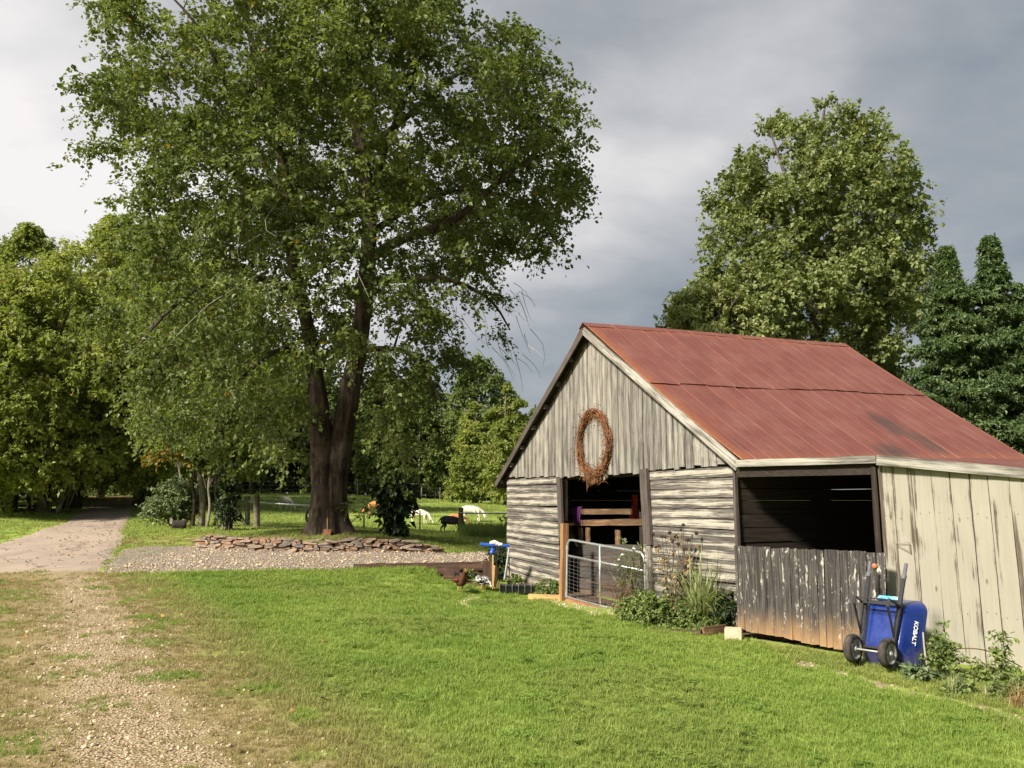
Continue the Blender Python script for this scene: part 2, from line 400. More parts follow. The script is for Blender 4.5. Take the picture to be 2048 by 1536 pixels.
M['bulb'] = simple('lamp holder', (.55, .53, .48), .4, 0, .1, 9)
M['blue_plastic'] = simple('blue plastic', (.02, .085, .42), .45, 0, .2, 12)
M['white_plastic'] = simple('white fabric', (.72, .68, .62), .8, 0, .2, 22, .3, .3)
M['ivory'] = simple('white goat hair', (.72, .65, .53), .95, 0, .16, 14, .1, .3)
M['tan'] = simple('tan goat hair', (.46, .22, .085), .95, 0, .25, 10, .1, .3)
M['black_hair'] = simple('black goat hair', (.014, .013, .013), .9, 0, .3, 12, .15, .3)
M['hoof'] = simple('hoof and horn', (.07, .055, .045), .7)
M['russet'] = simple('russet feathers', (.075, .024, .012), .7, 0, .6, 32, .3, .5)
M['comb'] = simple('red comb', (.42, .02, .015), .6)
M['beak'] = simple('beak and shank', (.42, .26, .06), .6)
M['darktail'] = simple('dark feathers', (.02, .017, .014), .55, 0, .4, 30)
def speckle_mat():
    m, N, p = new_mat('black and white feathers'); tc = N.new('ShaderNodeTexCoord').outputs['Object']
    n = N.noise(tc, 26, 3, .6); N.link(N.mix(N.range(n, .5, .56), (.015, .014, .014), (.62, .6, .56)), p.inputs['Base Color']); p.inputs['Roughness'].default_value = .7
    return m
M['speckle'] = speckle_mat()
def blue_tray():
    m, N, p = new_mat('blue enamel tray'); tc = N.new('ShaderNodeTexCoord').outputs['Object']
    n = N.noise(tc, 5, 5, .65); N.link(N.mix(N.range(n, .35, .7), (.005, .022, .15), (.008, .030, .20)), p.inputs['Base Color'])
    mud = N.noise(tc, 2.2, 6, .7); sp = N.new('ShaderNodeSeparateXYZ'); N.link(tc, sp.inputs[0])
    mk = N.range(N.math('ADD', N.math('SUBTRACT', N.math('MULTIPLY', mud, 1.1), N.math('MULTIPLY', sp.outputs[2], .55)), .12), .52, .8, 0, .65)
    N.link(N.mix(mk, N.mix(N.range(n, .35, .7), (.005, .022, .15), (.008, .030, .20)), (.14, .105, .075)), p.inputs['Base Color'])
    N.link(N.math('ADD', N.range(n, .3, .7, .2, .4), N.math('MULTIPLY', mk, .4)), p.inputs['Roughness']); p.inputs['Coat Weight'].default_value = .5; p.inputs['Coat Roughness'].default_value = .12
    return m
M['tray'] = blue_tray()
def sticker():
    m, N, p = new_mat('printed sticker'); tc = N.new('ShaderNodeTexCoord').outputs['Object']
    n = N.noise(tc, 7, 2, .5); N.link(N.ramp(n, [(.3, (.75, .8, .85)), (.45, (.03, .35, .62)), (.55, (.15, .5, .4)), (.7, (.7, .75, .8))]), p.inputs['Base Color'])
    p.inputs['Roughness'].default_value = .3; return m
M['sticker'] = sticker()
def stone_mat():
    m, N, p = new_mat('field stone'); v, rnd, tc = obj_vec(N, 40)
    n = N.noise(v, 9, 6, .7); n2 = N.noise(v, 3, 3, .6)
    base = N.ramp(rnd, [(0, (.30, .20, .13)), (.2, (.24, .20, .17)), (.4, (.36, .22, .13)), (.55, (.22, .185, .165)), (.7, (.33, .25, .18)), (.85, (.28, .16, .10)), (1, (.38, .32, .26))])
    c = N.vmath('MULTIPLY', base, N.ramp(n, [(.3, .55), (.5, .95), (.7, 1.25)]))
    c = N.mix(N.range(n2, .56, .75, 0, .55), c, (.12, .12, .07))
    N.link(c, p.inputs['Base Color']); p.inputs['Roughness'].default_value = .93; p.inputs['Specular IOR Level'].default_value = .2
    bump(N, p, n, .8, .03); return m
M['stone'] = stone_mat()
M['bark'] = bark_mat('furrowed dark bark', (.105, .08, .062), (.028, .02, .016), 7, .2)
M['bark_grey'] = bark_mat('grey brown bark', (.17, .145, .12), (.06, .048, .04), 9, .3)
M['bark_pale'] = bark_mat('pale sapling bark', (.34, .30, .25), (.15, .125, .10), 9, .3)
M['twig'] = simple('twigs', (.10, .078, .06), .9, 0, .3, 8)
M['dead'] = simple('dead grey twigs', (.30, .27, .24), .9, 0, .2, 8)
M['vine_twig'] = simple('dry wreath vine', (.19, .088, .042), .9, 0, .55, 6, .2, 0)
M['maple'] = leaf_mat('maple leaves', (.052, .080, .022), (.118, .156, .042), (.235, .262, .080), .40, (.26, .17, .03), .3)
M['tulip'] = leaf_mat('tulip tree leaves', (.105, .138, .045), (.205, .24, .085), (.36, .38, .16), .36, (.34, .25, .05), .4)
M['hemlock'] = leaf_mat('dark evergreen foliage', (.055, .092, .038), (.105, .158, .058), (.18, .23, .088), .3, None, .6)
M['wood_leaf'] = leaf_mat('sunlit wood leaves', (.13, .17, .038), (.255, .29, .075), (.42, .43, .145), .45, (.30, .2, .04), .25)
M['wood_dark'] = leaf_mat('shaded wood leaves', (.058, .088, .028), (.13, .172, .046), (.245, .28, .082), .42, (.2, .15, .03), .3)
M['edge_leaf'] = leaf_mat('wood edge leaves', (.062, .094, .034), (.145, .19, .056), (.265, .30, .098), .42, None, .2)
M['shrub'] = leaf_mat('grey green shrub leaves', (.075, .11, .045), (.14, .185, .08), (.27, .31, .16), .25, None, .8)
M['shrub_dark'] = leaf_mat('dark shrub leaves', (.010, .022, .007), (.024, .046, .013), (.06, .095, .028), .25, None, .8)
M['weed'] = leaf_mat('weed leaves', (.085, .13, .034), (.175, .235, .062), (.30, .36, .12), .38, None, 2.0)
M['reed'] = leaf_mat('striped grass blades', (.10, .14, .04), (.24, .28, .11), (.48, .48, .25), .3, None, 2.0)
M['straw'] = leaf_mat('dry stems', (.12, .075, .03), (.28, .19, .08), (.46, .35, .17), .2, None, 2.0)
M['seed'] = simple('dark seed heads', (.045, .026, .018), .95, 0, .5, 20)
M['flower'] = simple('pale flower heads', (.75, .62, .60), .8, 0, .1, 20)
M['autumn'] = leaf_mat('turning leaves', (.14, .12, .02), (.30, .20, .03), (.42, .27, .05), .35, None, .8)

# ground sheets
def grass_col(N, wpos):
    n = N.noise(wpos, .55, 4, .6); n2 = N.noise(wpos, 5, 4, .6); n3 = N.noise(wpos, 38, 3, .6)
    c = N.ramp(n, [(.3, (.16, .235, .04)), (.5, (.235, .305, .062)), (.68, (.31, .355, .09))])
    c = N.vmath('SCALE', c, N.range(N.math('ADD', N.math('MULTIPLY', n2, .45), N.math('MULTIPLY', n3, .55)), .3, .7, .62, 1.35))
    return c, n, n2, n3
def terrain_mat():
    m, N, p = new_mat('ground'); w = N.new('ShaderNodeNewGeometry').outputs['Position']
    c, n, n2, n3 = grass_col(N, w)
    dry = N.new('ShaderNodeAttribute', attribute_name='dry').outputs['Fac']; soil = N.new('ShaderNodeAttribute', attribute_name='soil').outputs['Fac']
    litter = N.new('ShaderNodeAttribute', attribute_name='litter').outputs['Fac']
    br = N.math('MULTIPLY', N.math('SUBTRACT', N.noise(w, 2.4, 5, .65), .5), 1.1)
    dc = N.mix(n3, (.20, .155, .07), (.30, .235, .115))
    c = N.mix(N.range(N.math('ADD', dry, br), .3, .8), c, dc)
    vo = N.new('ShaderNodeTexVoronoi', feature='F1'); vo.inputs['Scale'].default_value = 46; N.link(w, vo.inputs['Vector'])
    gc = N.mix(N.range(vo.outputs['Distance'], .2, .85), N.mix(vo.outputs['Color'], (.55, .43, .27), (.39, .295, .18)), (.17, .125, .07))
    sm = N.range(N.math('ADD', soil, br), .42, .62)
    c = N.mix(sm, c, gc)
    lc = N.ramp(N.noise(w, 22, 4, .7), [(.3, (.05, .032, .018)), (.5, (.13, .08, .04)), (.7, (.24, .16, .07))])
    c = N.mix(N.range(N.math('ADD', litter, br), .45, .75), c, lc)
    N.link(c, p.inputs['Base Color']); p.inputs['Roughness'].default_value = .95; p.inputs['Specular IOR Level'].default_value = .1
    bump(N, p, N.math('ADD', n3, N.math('MULTIPLY', vo.outputs['Distance'], sm)), .6, .03); return m
M['ground'] = terrain_mat()
def gravel_mat():
    m, N, p = new_mat('pale gravel'); w = N.new('ShaderNodeNewGeometry').outputs['Position']
    vo = N.new('ShaderNodeTexVoronoi', feature='F1'); vo.inputs['Scale'].default_value = 26; N.link(w, vo.inputs['Vector'])
    cc = N.ramp(vo.outputs['Color'], [(.2, (.27, .22, .165)), (.5, (.47, .395, .305)), (.8, (.62, .54, .43))])
    c = N.mix(N.range(vo.outputs['Distance'], .25, .62), cc, (.13, .10, .075))
    n = N.noise(w, 1.6, 5, .65); c = N.mix(N.range(n, .5, .68, 0, .75), c, (.20, .155, .09))
    N.link(c, p.inputs['Base Color']); p.inputs['Roughness'].default_value = .95
    bump(N, p, vo.outputs['Distance'], .9, .03); return m
M['gravel'] = gravel_mat()
def drive_mat():
    m, N, p = new_mat('worn asphalt'); w = N.new('ShaderNodeNewGeometry').outputs['Position']
    n = N.noise(w, .9, 5, .6); f = N.noise(w, 60, 3, .7)
    c = N.mix(N.range(n, .35, .65), (.36, .275, .205), (.29, .23, .18))
    c = N.vmath('SCALE', c, N.range(f, .3, .7, .8, 1.2))
    lit = N.new('ShaderNodeAttribute', attribute_name='litter').outputs['Fac']
    k = N.math('ADD', lit, N.math('MULTIPLY', N.math('SUBTRACT', N.noise(w, 3.5, 5, .7), .5), 1.5))
    lc = N.ramp(N.noise(w, 30, 3, .7), [(.35, (.10, .045, .02)), (.55, (.22, .11, .045)), (.7, (.32, .20, .08))])
    c = N.mix(N.range(k, .5, .8, 0, .85), c, lc)
    vo = N.new('ShaderNodeTexVoronoi', feature='DISTANCE_TO_EDGE'); vo.inputs['Scale'].default_value = .55; N.link(N.vmath('ADD', w, N.vmath('SCALE', (1, 1, 0), N.math('MULTIPLY', N.noise(w, 1.5, 4, .6), .9))), vo.inputs['Vector'])
    c = N.mix(N.range(vo.outputs['Distance'], .006, .016, .7, 0), c, (.09, .07, .055))
    st = N.noise(N.mapping(w, (1, .35, 1)), 1.3, 5, .65); c = N.mix(N.range(st, .52, .7, 0, .5), c, (.17, .135, .115))
    N.link(c, p.inputs['Base Color']); p.inputs['Roughness'].default_value = .92; bump(N, p, f, .3, .01); return m
M['drive'] = drive_mat()
M['pebble'] = simple('pebbles', (.50, .395, .27), .9, 0, .5, 3, .2, 0)
def blade_mat(name, a, b, c3):
    m, N, p = new_mat(name); at = N.new('ShaderNodeAttribute', attribute_name='tint'); oi = N.new('ShaderNodeObjectInfo')
    w = N.new('ShaderNodeNewGeometry').outputs['Position']; n = N.noise(w, .55, 4, .6); n2 = N.noise(w, 3.2, 3, .6)
    f = N.math('ADD', N.math('MULTIPLY', at.outputs['Fac'], .4), N.math('ADD', N.math('MULTIPLY', oi.outputs['Random'], .36), N.math('ADD', N.math('MULTIPLY', N.range(n, .3, .7), .3), N.math('MULTIPLY', N.range(n2, .3, .7), .2))))
    c = N.ramp(f, [(.1, a), (.5, b), (.95, c3)])
    dr = N.new('ShaderNodeAttribute', attribute_name='dry', attribute_type='INSTANCER')
    c = N.mix(N.math('MULTIPLY', dr.outputs['Fac'], N.range(N.math('ADD', at.outputs['Fac'], N.math('MULTIPLY', oi.outputs['Random'], .6)), .2, 1.1, .65, 1)), c, (.34, .265, .12))
    N.link(c, p.inputs['Base Color']); p.inputs['Roughness'].default_value = .6; p.inputs['Specular IOR Level'].default_value = .25
    tr = N.new('ShaderNodeBsdfTranslucent'); N.link(c, tr.inputs[0]); mx = N.new('ShaderNodeMixShader', _0=.35)
    N.link(p.outputs[0], mx.inputs[1]); N.link(tr.outputs[0], mx.inputs[2]); N.link(mx.outputs[0], N.n['Material Output'].inputs[0]); return m
M['blade'] = blade_mat('grass blades', (.11, .195, .028), (.195, .29, .045), (.30, .37, .082))
M['pblade'] = blade_mat('pasture blades', (.18, .26, .045), (.275, .345, .07), (.38, .43, .12))
M['clover'] = blade_mat('clover leaves', (.10, .19, .03), (.16, .265, .04), (.24, .34, .065))
M['fallen'] = simple('fallen leaves', (.22, .11, .045), .8, 0, .6, 2, .2, 0)
# ------------------------------------------------------------ ground, driveway, gravel
def poly(pix, y0=4): return np.array([G(u, v, y0)[:2] for u, v in pix])
TRACK = poly([(690, 1560), (630, 1500), (515, 1400), (425, 1310), (352, 1230), (275, 1165), (222, 1146)])   # right edge of the worn track, near to far
def track_d(x, y):
    """metres to the right of the worn track's edge"""
    return x - np.interp(y, TRACK[:, 1], TRACK[:, 0])
EDGE = poly([(1640, 1338), (1760, 1372), (1900, 1405), (2048, 1442), (2200, 1490)])                        # lawn edge along the cream wall, far to near
def edge_d(x, y):
    a = np.interp(x, EDGE[:, 0], EDGE[:, 1]); return np.where(x > EDGE[0, 0] - .3, y - a, -9)
GR_NEAR = poly([(200, 1147), (330, 1147), (450, 1144), (560, 1141), (700, 1139), (740, 1133)])
GR_NEAR = np.vstack([GR_NEAR, [PX(850, 1141, 20.6)[:2], PX(958, 1143, 20.6)[:2]]])
GR_FAR = poly([(248, 1100), (300, 1092), (380, 1093)]); 
_w = WALL.copy(); _w[:, 1] -= .02
GR_FAR = np.vstack([GR_FAR, _w[1:], [PX(930, 1112, 23.3)[:2], PX(990, 1117, 23.3)[:2]]])
DL = poly([(-260, 1150), (-180, 1125), (-90, 1104), (0, 1086), (66, 1066), (130, 1044), (163, 1022), (178, 1005)]); DR = poly([(215, 1146), (236, 1112), (246, 1090), (255, 1066), (258, 1045), (268, 1020), (282, 1005)])
DL = np.vstack([DL, [DL[-1] + (-.8, 15)]]); DR = np.vstack([DR, [DR[-1] + (-.6, 15)]])
def resample(P, n):
    d = np.concatenate([[0], np.cumsum(np.linalg.norm(np.diff(P, axis=0), axis=1))]); t = np.linspace(0, d[-1], n)
    return np.stack([np.interp(t, d, P[:, 0]), np.interp(t, d, P[:, 1])], 1)
def in_drive(x, y, pad=0.0):
    l = np.interp(y, DL[:, 1], DL[:, 0]); r = np.interp(y, DR[:, 1], DR[:, 0])
    return (x > l - pad) & (x < r + pad) & (y > DR[0, 1] - .1)
def in_gravel(x, y, pad=0.0):
    n = np.interp(x, GR_NEAR[:, 0], GR_NEAR[:, 1]); f = np.interp(x, GR_FAR[:, 0], GR_FAR[:, 1])
    return (x > GR_NEAR[0, 0] - .2) & (x < GR_FAR[-1, 0]) & (y > n - pad) & (y < f + pad)
DIRT = PX(955, 1160, 19.4)
def masks(x, y):
    td = track_d(x, y); near = y < DR[0, 1] + .2
    dry = np.where(near, 1 - sstep((td + .9) / 2.1), 0)
    strip = np.exp(-((td + 1.15) / .62) ** 2)                                # bare pale wheel track
    soil = np.where(near & (td < .4), .30 + .42 * strip, 0)
    ed = edge_d(x, y); soil = np.maximum(soil, np.where((ed > -.1) & (ed < .30), .72, 0)); dry = np.maximum(dry, np.where((ed >= .3) & (ed < 3), .45, 0))
    wy = np.interp(x, WALL[:, 0], WALL[:, 1]); inw = (x > WALL[0, 0] - 3.5) & (x < WALL[-1, 0] - 1)
    litter = np.where(inw & (y > wy) & (y < wy + 2.6), .62 * (1 - sstep((y - wy - 1.6) / 1.2)), 0)
    l = np.interp(y, DL[:, 1], DL[:, 0]); litter = np.maximum(litter, np.where((y > 20) & (np.abs(x - l) < 1.2), .7 * np.exp(-np.abs(x - l) / .45), 0))
    litter = np.maximum(litter, np.where((y > 44) & (x < -.37 * y) & (x > -60), .75 * sstep((y - 44) / 8), 0))      # under the roadside wood
    dirt = np.exp(-((x - DIRT[0]) / .95) ** 2 - ((y - DIRT[1]) / .75) ** 2); litter = np.maximum(litter, 1.15 * dirt * (x > -4) * (x < 2)); soil = np.maximum(soil, .5 * sstep(dirt * 2 - .7))
    litter = np.maximum(litter, np.where(y > 77, .9 * sstep((y - 78 - 3) / 3), 0))                            # under the wood behind the pasture
    return dry, soil, litter
def axis(lo, hi, segs):
    out = []
    for a, b, d in segs: out.append(np.arange(a, b, d))
    return np.concatenate(out + [[hi]])
gx = axis(-700, 700, [(-700, -120, 60), (-120, -40, 5), (-40, -16, 1.2), (-16, -9, .5), (-9, 8, .2), (8, 14, .5), (14, 40, 2), (40, 120, 8), (120, 700, 60)])
gy = axis(-300, 900, [(-300, -20, 40), (-20, 3, 2), (3, 14, .2), (14, 27, .22), (27, 60, 1.0), (60, 130, 2.5), (130, 900, 60)])
X, Y = np.meshgrid(gx, gy); Qp = np.stack([X.ravel(), Y.ravel()], 1)
Z = H(Qp)
def grid_faces(nx, ny):
    i = np.arange(nx - 1); j = np.arange(ny - 1); I, J = np.meshgrid(i, j); a = (J * nx + I).ravel()
    return np.stack([a, a + 1, a + nx + 1, a + nx], 1)
dry, soil, litter = masks(Qp[:, 0], Qp[:, 1])
ground = obj_np('ground', np.column_stack([Qp, Z]), grid_faces(len(gx), len(gy)), M['ground'], attrs={'dry': dry, 'soil': soil, 'litter': litter}, smooth=True, kind='structure')

def strip(name, A, B, na, nb, mat, lift, attr=None, zfun=None):
    A = resample(A, na); B = resample(B, na); t = np.linspace(0, 1, nb)
    P = (A[:, None] * (1 - t)[None, :, None] + B[:, None] * t[None, :, None]).reshape(-1, 2)
    wob = np.array([.10 * math.sin(7 * p[0] + 3 * p[1]) + .07 * math.sin(17 * p[1] + 5 * p[0]) for p in P])
    T = np.tile(t, na); P[:, 1] += wob * (np.abs(T - .5) > .49)
    z = H(P) + np.where(P[:, 1] < 19.2, .012, lift) - .05 * (np.abs(T - .5) > .499)
    if name == 'driveway': z[:nb] -= .07
    if zfun is not None: z = np.maximum(z, zfun(P))
    return obj_np(name, np.column_stack([P, z]), grid_faces(nb, na), mat, smooth=True, kind='structure', attrs={'litter': attr(P, T)} if attr else None)
driveway = strip('driveway', DL, DR, 130, 15, M['drive'], .035, lambda P, T: .55 * np.exp(-T * 9) + .38 * np.exp(-((T - .72) / .16) ** 2) * (P[:, 1] > 20) * (P[:, 1] < 34) + .45 * np.exp(-(1 - T) * 10) * (P[:, 1] > 21) + .3 * sstep((P[:, 1] - 36) / 10))
RT = (PX(712, 1131, 20.3), PX(960, 1127, 20.6))       # top front edge of the retaining sleeper
def sleeper_z(P):
    t = (P[:, 0] - RT[0][0]) / (RT[1][0] - RT[0][0]); zt = RT[0][2] + (RT[1][2] - RT[0][2]) * np.clip(t, 0, 1) + .012
    return np.where((t > -.02) & (t < 1.15) & (P[:, 1] > 20.2), zt + .03 * (P[:, 1] - 20.4), -99)
gravel_drive = strip('gravel_drive', GR_NEAR, GR_FAR, 110, 16, M['gravel'], .05, zfun=sleeper_z)

# ------------------------------------------------------------ scattered ground cover (nobody could count it)
def tuft_mesh(name, n, rad, hgt, wid, seed, lean=.6, curl=.5, flat=False):
    r = np.random.default_rng(seed); V = []; Fc = []; T = []
    for i in range(n):
        a = r.uniform(0, 6.283); d = rad * math.sqrt(r.uniform()); x, y = d * math.cos(a), d * math.sin(a)
        th = r.uniform(0, 6.283); L = hgt * r.uniform(.55, 1.15); w = wid * r.uniform(.7, 1.3); le = lean * r.uniform(.2, 1.0)
        dx, dy = math.cos(th), math.sin(th); sx, sy = -dy * w / 2, dx * w / 2
        p0 = (x, y, -.012); p1 = (x + dx * L * .5 * le, y + dy * L * .5 * le, L * .55); p2 = (x + dx * L * (le + curl * le), y + dy * L * (le + curl * le), L * (.95 - .4 * le * curl))
        b = len(V); V += [(p0[0] - sx, p0[1] - sy, p0[2]), (p0[0] + sx, p0[1] + sy, p0[2]), (p1[0] + sx * .8, p1[1] + sy * .8, p1[2]), (p1[0] - sx * .8, p1[1] - sy * .8, p1[2]), p2]
        Fc.append((b, b + 1, b + 2)); Fc.append((b, b + 2, b + 3)); Fc.append((b + 3, b + 2, b + 4)); T += [r.uniform()] * 5
    return mesh_np(name, V, np.array(Fc), {'tint': T})
def clover_mesh(name, n, rad, seed):
    r = np.random.default_rng(seed); V = []; Fc = []; T = []
    for i in range(n):
        a = r.uniform(0, 6.283); d = rad * math.sqrt(r.uniform()); c = np.array([d * math.cos(a), d * math.sin(a), r.uniform(.015, .05)]); t = r.uniform(); th0 = r.uniform(0, 6.283); s = r.uniform(.008, .014)
        for k in range(3):
            th = th0 + k * 2.094; u = np.array([math.cos(th), math.sin(th), .25]); w = np.array([-math.sin(th), math.cos(th), 0]); b = len(V)
            V += [c, c + s * (u + .7 * w), c + s * 1.7 * u, c + s * (u - .7 * w)]; Fc += [(b, b + 1, b + 2), (b, b + 2, b + 3)]; T += [t] * 4
    return mesh_np(name, V, np.array(Fc), {'tint': T})
def pebble_mesh(name, seed):
    bm = bmesh.new(); bmesh.ops.create_icosphere(bm, subdivisions=1, radius=1); r = random.Random(seed); s = (r.uniform(.8, 1.3), r.uniform(.6, 1), r.uniform(.4, .7))
    for v in bm.verts:
        k = r.uniform(.8, 1.15); v.co = Vector((v.co.x * s[0] * k, v.co.y * s[1] * k, v.co.z * s[2] * k))
    me = bpy.data.meshes.new(name); bm.to_mesh(me); bm.free(); return me
def leaf_litter_mesh(name, seed):
    r = random.Random(seed); c = r.uniform(.1, .35)
    V = [(-1, 0, 0), (-.25, .55, c), (.35, .35, c * .4), (1.1, 0, c), (.35, -.4, c * .7), (-.25, -.55, c * .5), (0, 0, 0)]
    Fc = [(6, 0, 5), (6, 1, 0), (6, 2, 1), (6, 3, 2), (6, 4, 3), (6, 5, 4)]
    return mesh_np(name, V, np.array(Fc))
def scatter(name, P, rot, scale, idx, protos, mats, dryv=None):
    """one object: the protos instanced on its points by a geometry-nodes modifier"""
    coll = bpy.data.collections.new(name + ' sources')
    for i, (me, mt) in enumerate(zip(protos, mats)):
        me.materials.append(mt); ob = bpy.data.objects.new('%s_%c' % (name, 97 + i), me); coll.objects.link(ob)
    me = bpy.data.meshes.new(name); me.vertices.add(len(P)); me.vertices.foreach_set('co', np.asarray(P, np.float32).ravel())
    a = me.attributes.new('rot', 'FLOAT_VECTOR', 'POINT'); a.data.foreach_set('vector', np.asarray(rot, np.float32).ravel())
    a = me.attributes.new('sc', 'FLOAT', 'POINT'); a.data.foreach_set('value', np.asarray(scale, np.float32))
    a = me.attributes.new('vi', 'INT', 'POINT'); a.data.foreach_set('value', np.asarray(idx, np.int32))
    a = me.attributes.new('dry', 'FLOAT', 'POINT'); a.data.foreach_set('value', np.asarray(dryv if dryv is not None else np.zeros(len(P)), np.float32))
    ng = bpy.data.node_groups.new(name + ' scatter', 'GeometryNodeTree'); N = NT(ng)
    ng.interface.new_socket('Geometry', in_out='INPUT', socket_type='NodeSocketGeometry'); ng.interface.new_socket('Geometry', in_out='OUTPUT', socket_type='NodeSocketGeometry')
    gi = N.new('NodeGroupInput'); go = N.new('NodeGroupOutput'); ip = N.new('GeometryNodeInstanceOnPoints'); ci = N.new('GeometryNodeCollectionInfo')
    ci.inputs['Collection'].default_value = coll; ci.inputs['Separate Children'].default_value = True; ci.inputs['Reset Children'].default_value = True
    def na(nm, t):
        n = N.new('GeometryNodeInputNamedAttribute', data_type=t); n.inputs['Name'].default_value = nm; return n.outputs['Attribute']
    N.link(gi.outputs[0], ip.inputs['Points']); N.link(ci.outputs[0], ip.inputs['Instance']); ip.inputs['Pick Instance'].default_value = True
    N.link(na('vi', 'INT'), ip.inputs['Instance Index']); N.link(na('rot', 'FLOAT_VECTOR'), ip.inputs['Rotation']); N.link(na('sc', 'FLOAT'), ip.inputs['Scale'])
    N.link(ip.outputs[0], go.inputs[0])
    o = bpy.data.objects.new(name, me); put(o); md = o.modifiers.new('scatter', 'NODES'); md.node_group = ng
    return o
def inview(x, y, pad=1.0):
    return (np.abs(x) < y * (1024 / F_PX) * 1.04 + pad)
def rand_pts(x0, x1, y0, y1, dens, rng):
    n = int((x1 - x0) * (y1 - y0) * dens); return rng.uniform(x0, x1, n), rng.uniform(y0, y1, n)

rng = np.random.default_rng(5)
BARN_A = np.array([-.10, 20.28]); BARN_C = np.array([3.3147, 12.5]); E1 = np.array([-math.sin(.4137), math.cos(.4137)]); E2 = np.array([math.cos(.4137), math.sin(.4137)])
WD = np.array([4.85, 11.2]); WE = np.array([7.9, 10.3])
def in_barn(x, y, pad=0.0):
    px = x - BARN_C[0]; py = y - BARN_C[1]; s = px * E1[0] + py * E1[1]; t = px * E2[0] + py * E2[1]
    main = (s > -.05) & (s < 8.6) & (t > -pad) & (t < 7)
    xs = [3.25, 4.85, 7.9, 12]; ys = [12.35, 10.9, 10.2, 10.0]; wing = (x > 3.2) & (y > np.interp(x, xs, ys) - pad) & (s < 1)
    return main | wing
# lawn: density falls with distance while tufts widen
gp = []
for (y0, y1, dens) in [(4.2, 6.5, 520), (6.5, 9, 400), (9, 12.5, 270), (12.5, 17, 165), (17, 22, 110)]:
    w = y1 * .68 + 1.2; x, y = rand_pts(-w, w, y0, y1, dens, rng); gp.append(np.stack([x, y], 1))
gp = np.vstack(gp); gx_, gy_ = gp[:, 0], gp[:, 1]
d_, s_, l_ = masks(gx_, gy_); td = track_d(gx_, gy_)
nz = np.array([mnoise.noise((a * 1.7, b * 1.7, 0)) for a, b in gp]); nz2 = np.array([mnoise.noise((a * .45, b * .45, 5)) for a, b in gp])
strip_ = np.exp(-((td + 1.15 + .7 * nz) / .7) ** 2) * (td < .6)
prob = np.where(td > .2, 1.0, np.clip(.64 + .9 * nz - .62 * strip_, .08, 1)); prob = np.where((td > -.6) & (td <= .6), np.clip(prob + .35, 0, 1), prob)
prob = np.where((edge_d(gx_, gy_) > -.06) & (edge_d(gx_, gy_) < .32), .08, prob)
prob = np.where(np.hypot((gx_ - PX(935, 1200, 17)[0] - .10 * np.sin(gy_ * 3)) / .14, (gy_ - 16.6) / 1.6) < 1, .1, prob)
keep = (rng.uniform(size=len(gp)) < prob) & inview(gx_, gy_, .6) & ~in_gravel(gx_, gy_, .05) & ~(in_drive(gx_, gy_, .1) & (gy_ > DR[0, 1] + .12 + .2 * np.sin(gx_ * 2.3))) & ~in_barn(gx_, gy_, .35)
keep &= ~((gx_ > -3.6) & (gy_ > 21.2))
# the gravelled pen in front of the barn door
PEN = [PX(1085, 1203, 16.95)[:2], PX(1130, 1200, 17.0)[:2], PX(1262, 1240, 14.6)[:2], PX(1185, 1238, 14.7)[:2]]
def in_poly(x, y, P):
    c = np.zeros(len(x), bool); n = len(P)
    for i in range(n):
        a, b = P[i], P[(i + 1) % n]
        cond = ((a[1] > y) != (b[1] > y)); xi = (b[0] - a[0]) * (y - a[1]) / ((b[1] - a[1]) or 1e-9) + a[0]; c ^= cond & (x < xi)
    return c
keep &= ~in_poly(gx_, gy_, PEN) & ~((l_ > .45) & (gx_ > -4) & (gy_ > 17) & (rng.uniform(size=len(gp)) < .88))
gp = gp[keep]; nz = nz[keep]; nz2 = nz2[keep]; td = td[keep]; yy = gp[:, 1]
dryv = np.clip(1 - sstep((td + .3) / 1.7) - np.clip((nz - .12) * 3.2, 0, 1) * (td < .3), 0, 1) * .95
dryv = np.maximum(dryv, np.clip((nz2 - .22) * 1.4, 0, .16)); dryv = np.maximum(dryv, np.where(edge_d(gp[:, 0], yy) > 0, .3, 0))
n = len(gp); idx = rng.integers(0, 4, n); clov = (nz2 + .8 * nz > .15) & (rng.uniform(size=n) < .07) & (td > .6); idx[clov] = 4 + rng.integers(0, 2, clov.sum())
sc = (.72 + .05 * yy) * rng.uniform(.7, 1.25, n); sc = sc * (.9 + .14 * np.clip(nz * 1.6, -.6, 1) * (td > .3)); sc = np.where(td < .1, sc * .72, sc); sc = np.where(clov, sc * .9, sc)
pr = [tuft_mesh('lawn_tuft', 26, .055, .048, .0042, 1), tuft_mesh('lawn_tuft', 22, .05, .058, .0045, 2, .7), tuft_mesh('lawn_tuft', 26, .06, .04, .0045, 3, .9), tuft_mesh('lawn_tuft', 20, .05, .052, .004, 4, .5), clover_mesh('lawn_clover', 26, .06, 5), clover_mesh('lawn_clover', 20, .06, 6)]
lawn = scatter('lawn_grass', np.column_stack([gp, H(gp)]), np.column_stack([rng.normal(0, .12, n), rng.normal(0, .12, n), rng.uniform(0, 6.28, n)]), sc, idx, pr, [M['blade']] * 4 + [M['clover']] * 2, dryv)
tag(lawn, 'short mown lawn grass sloping down to the barn', 'grass', kind='stuff')
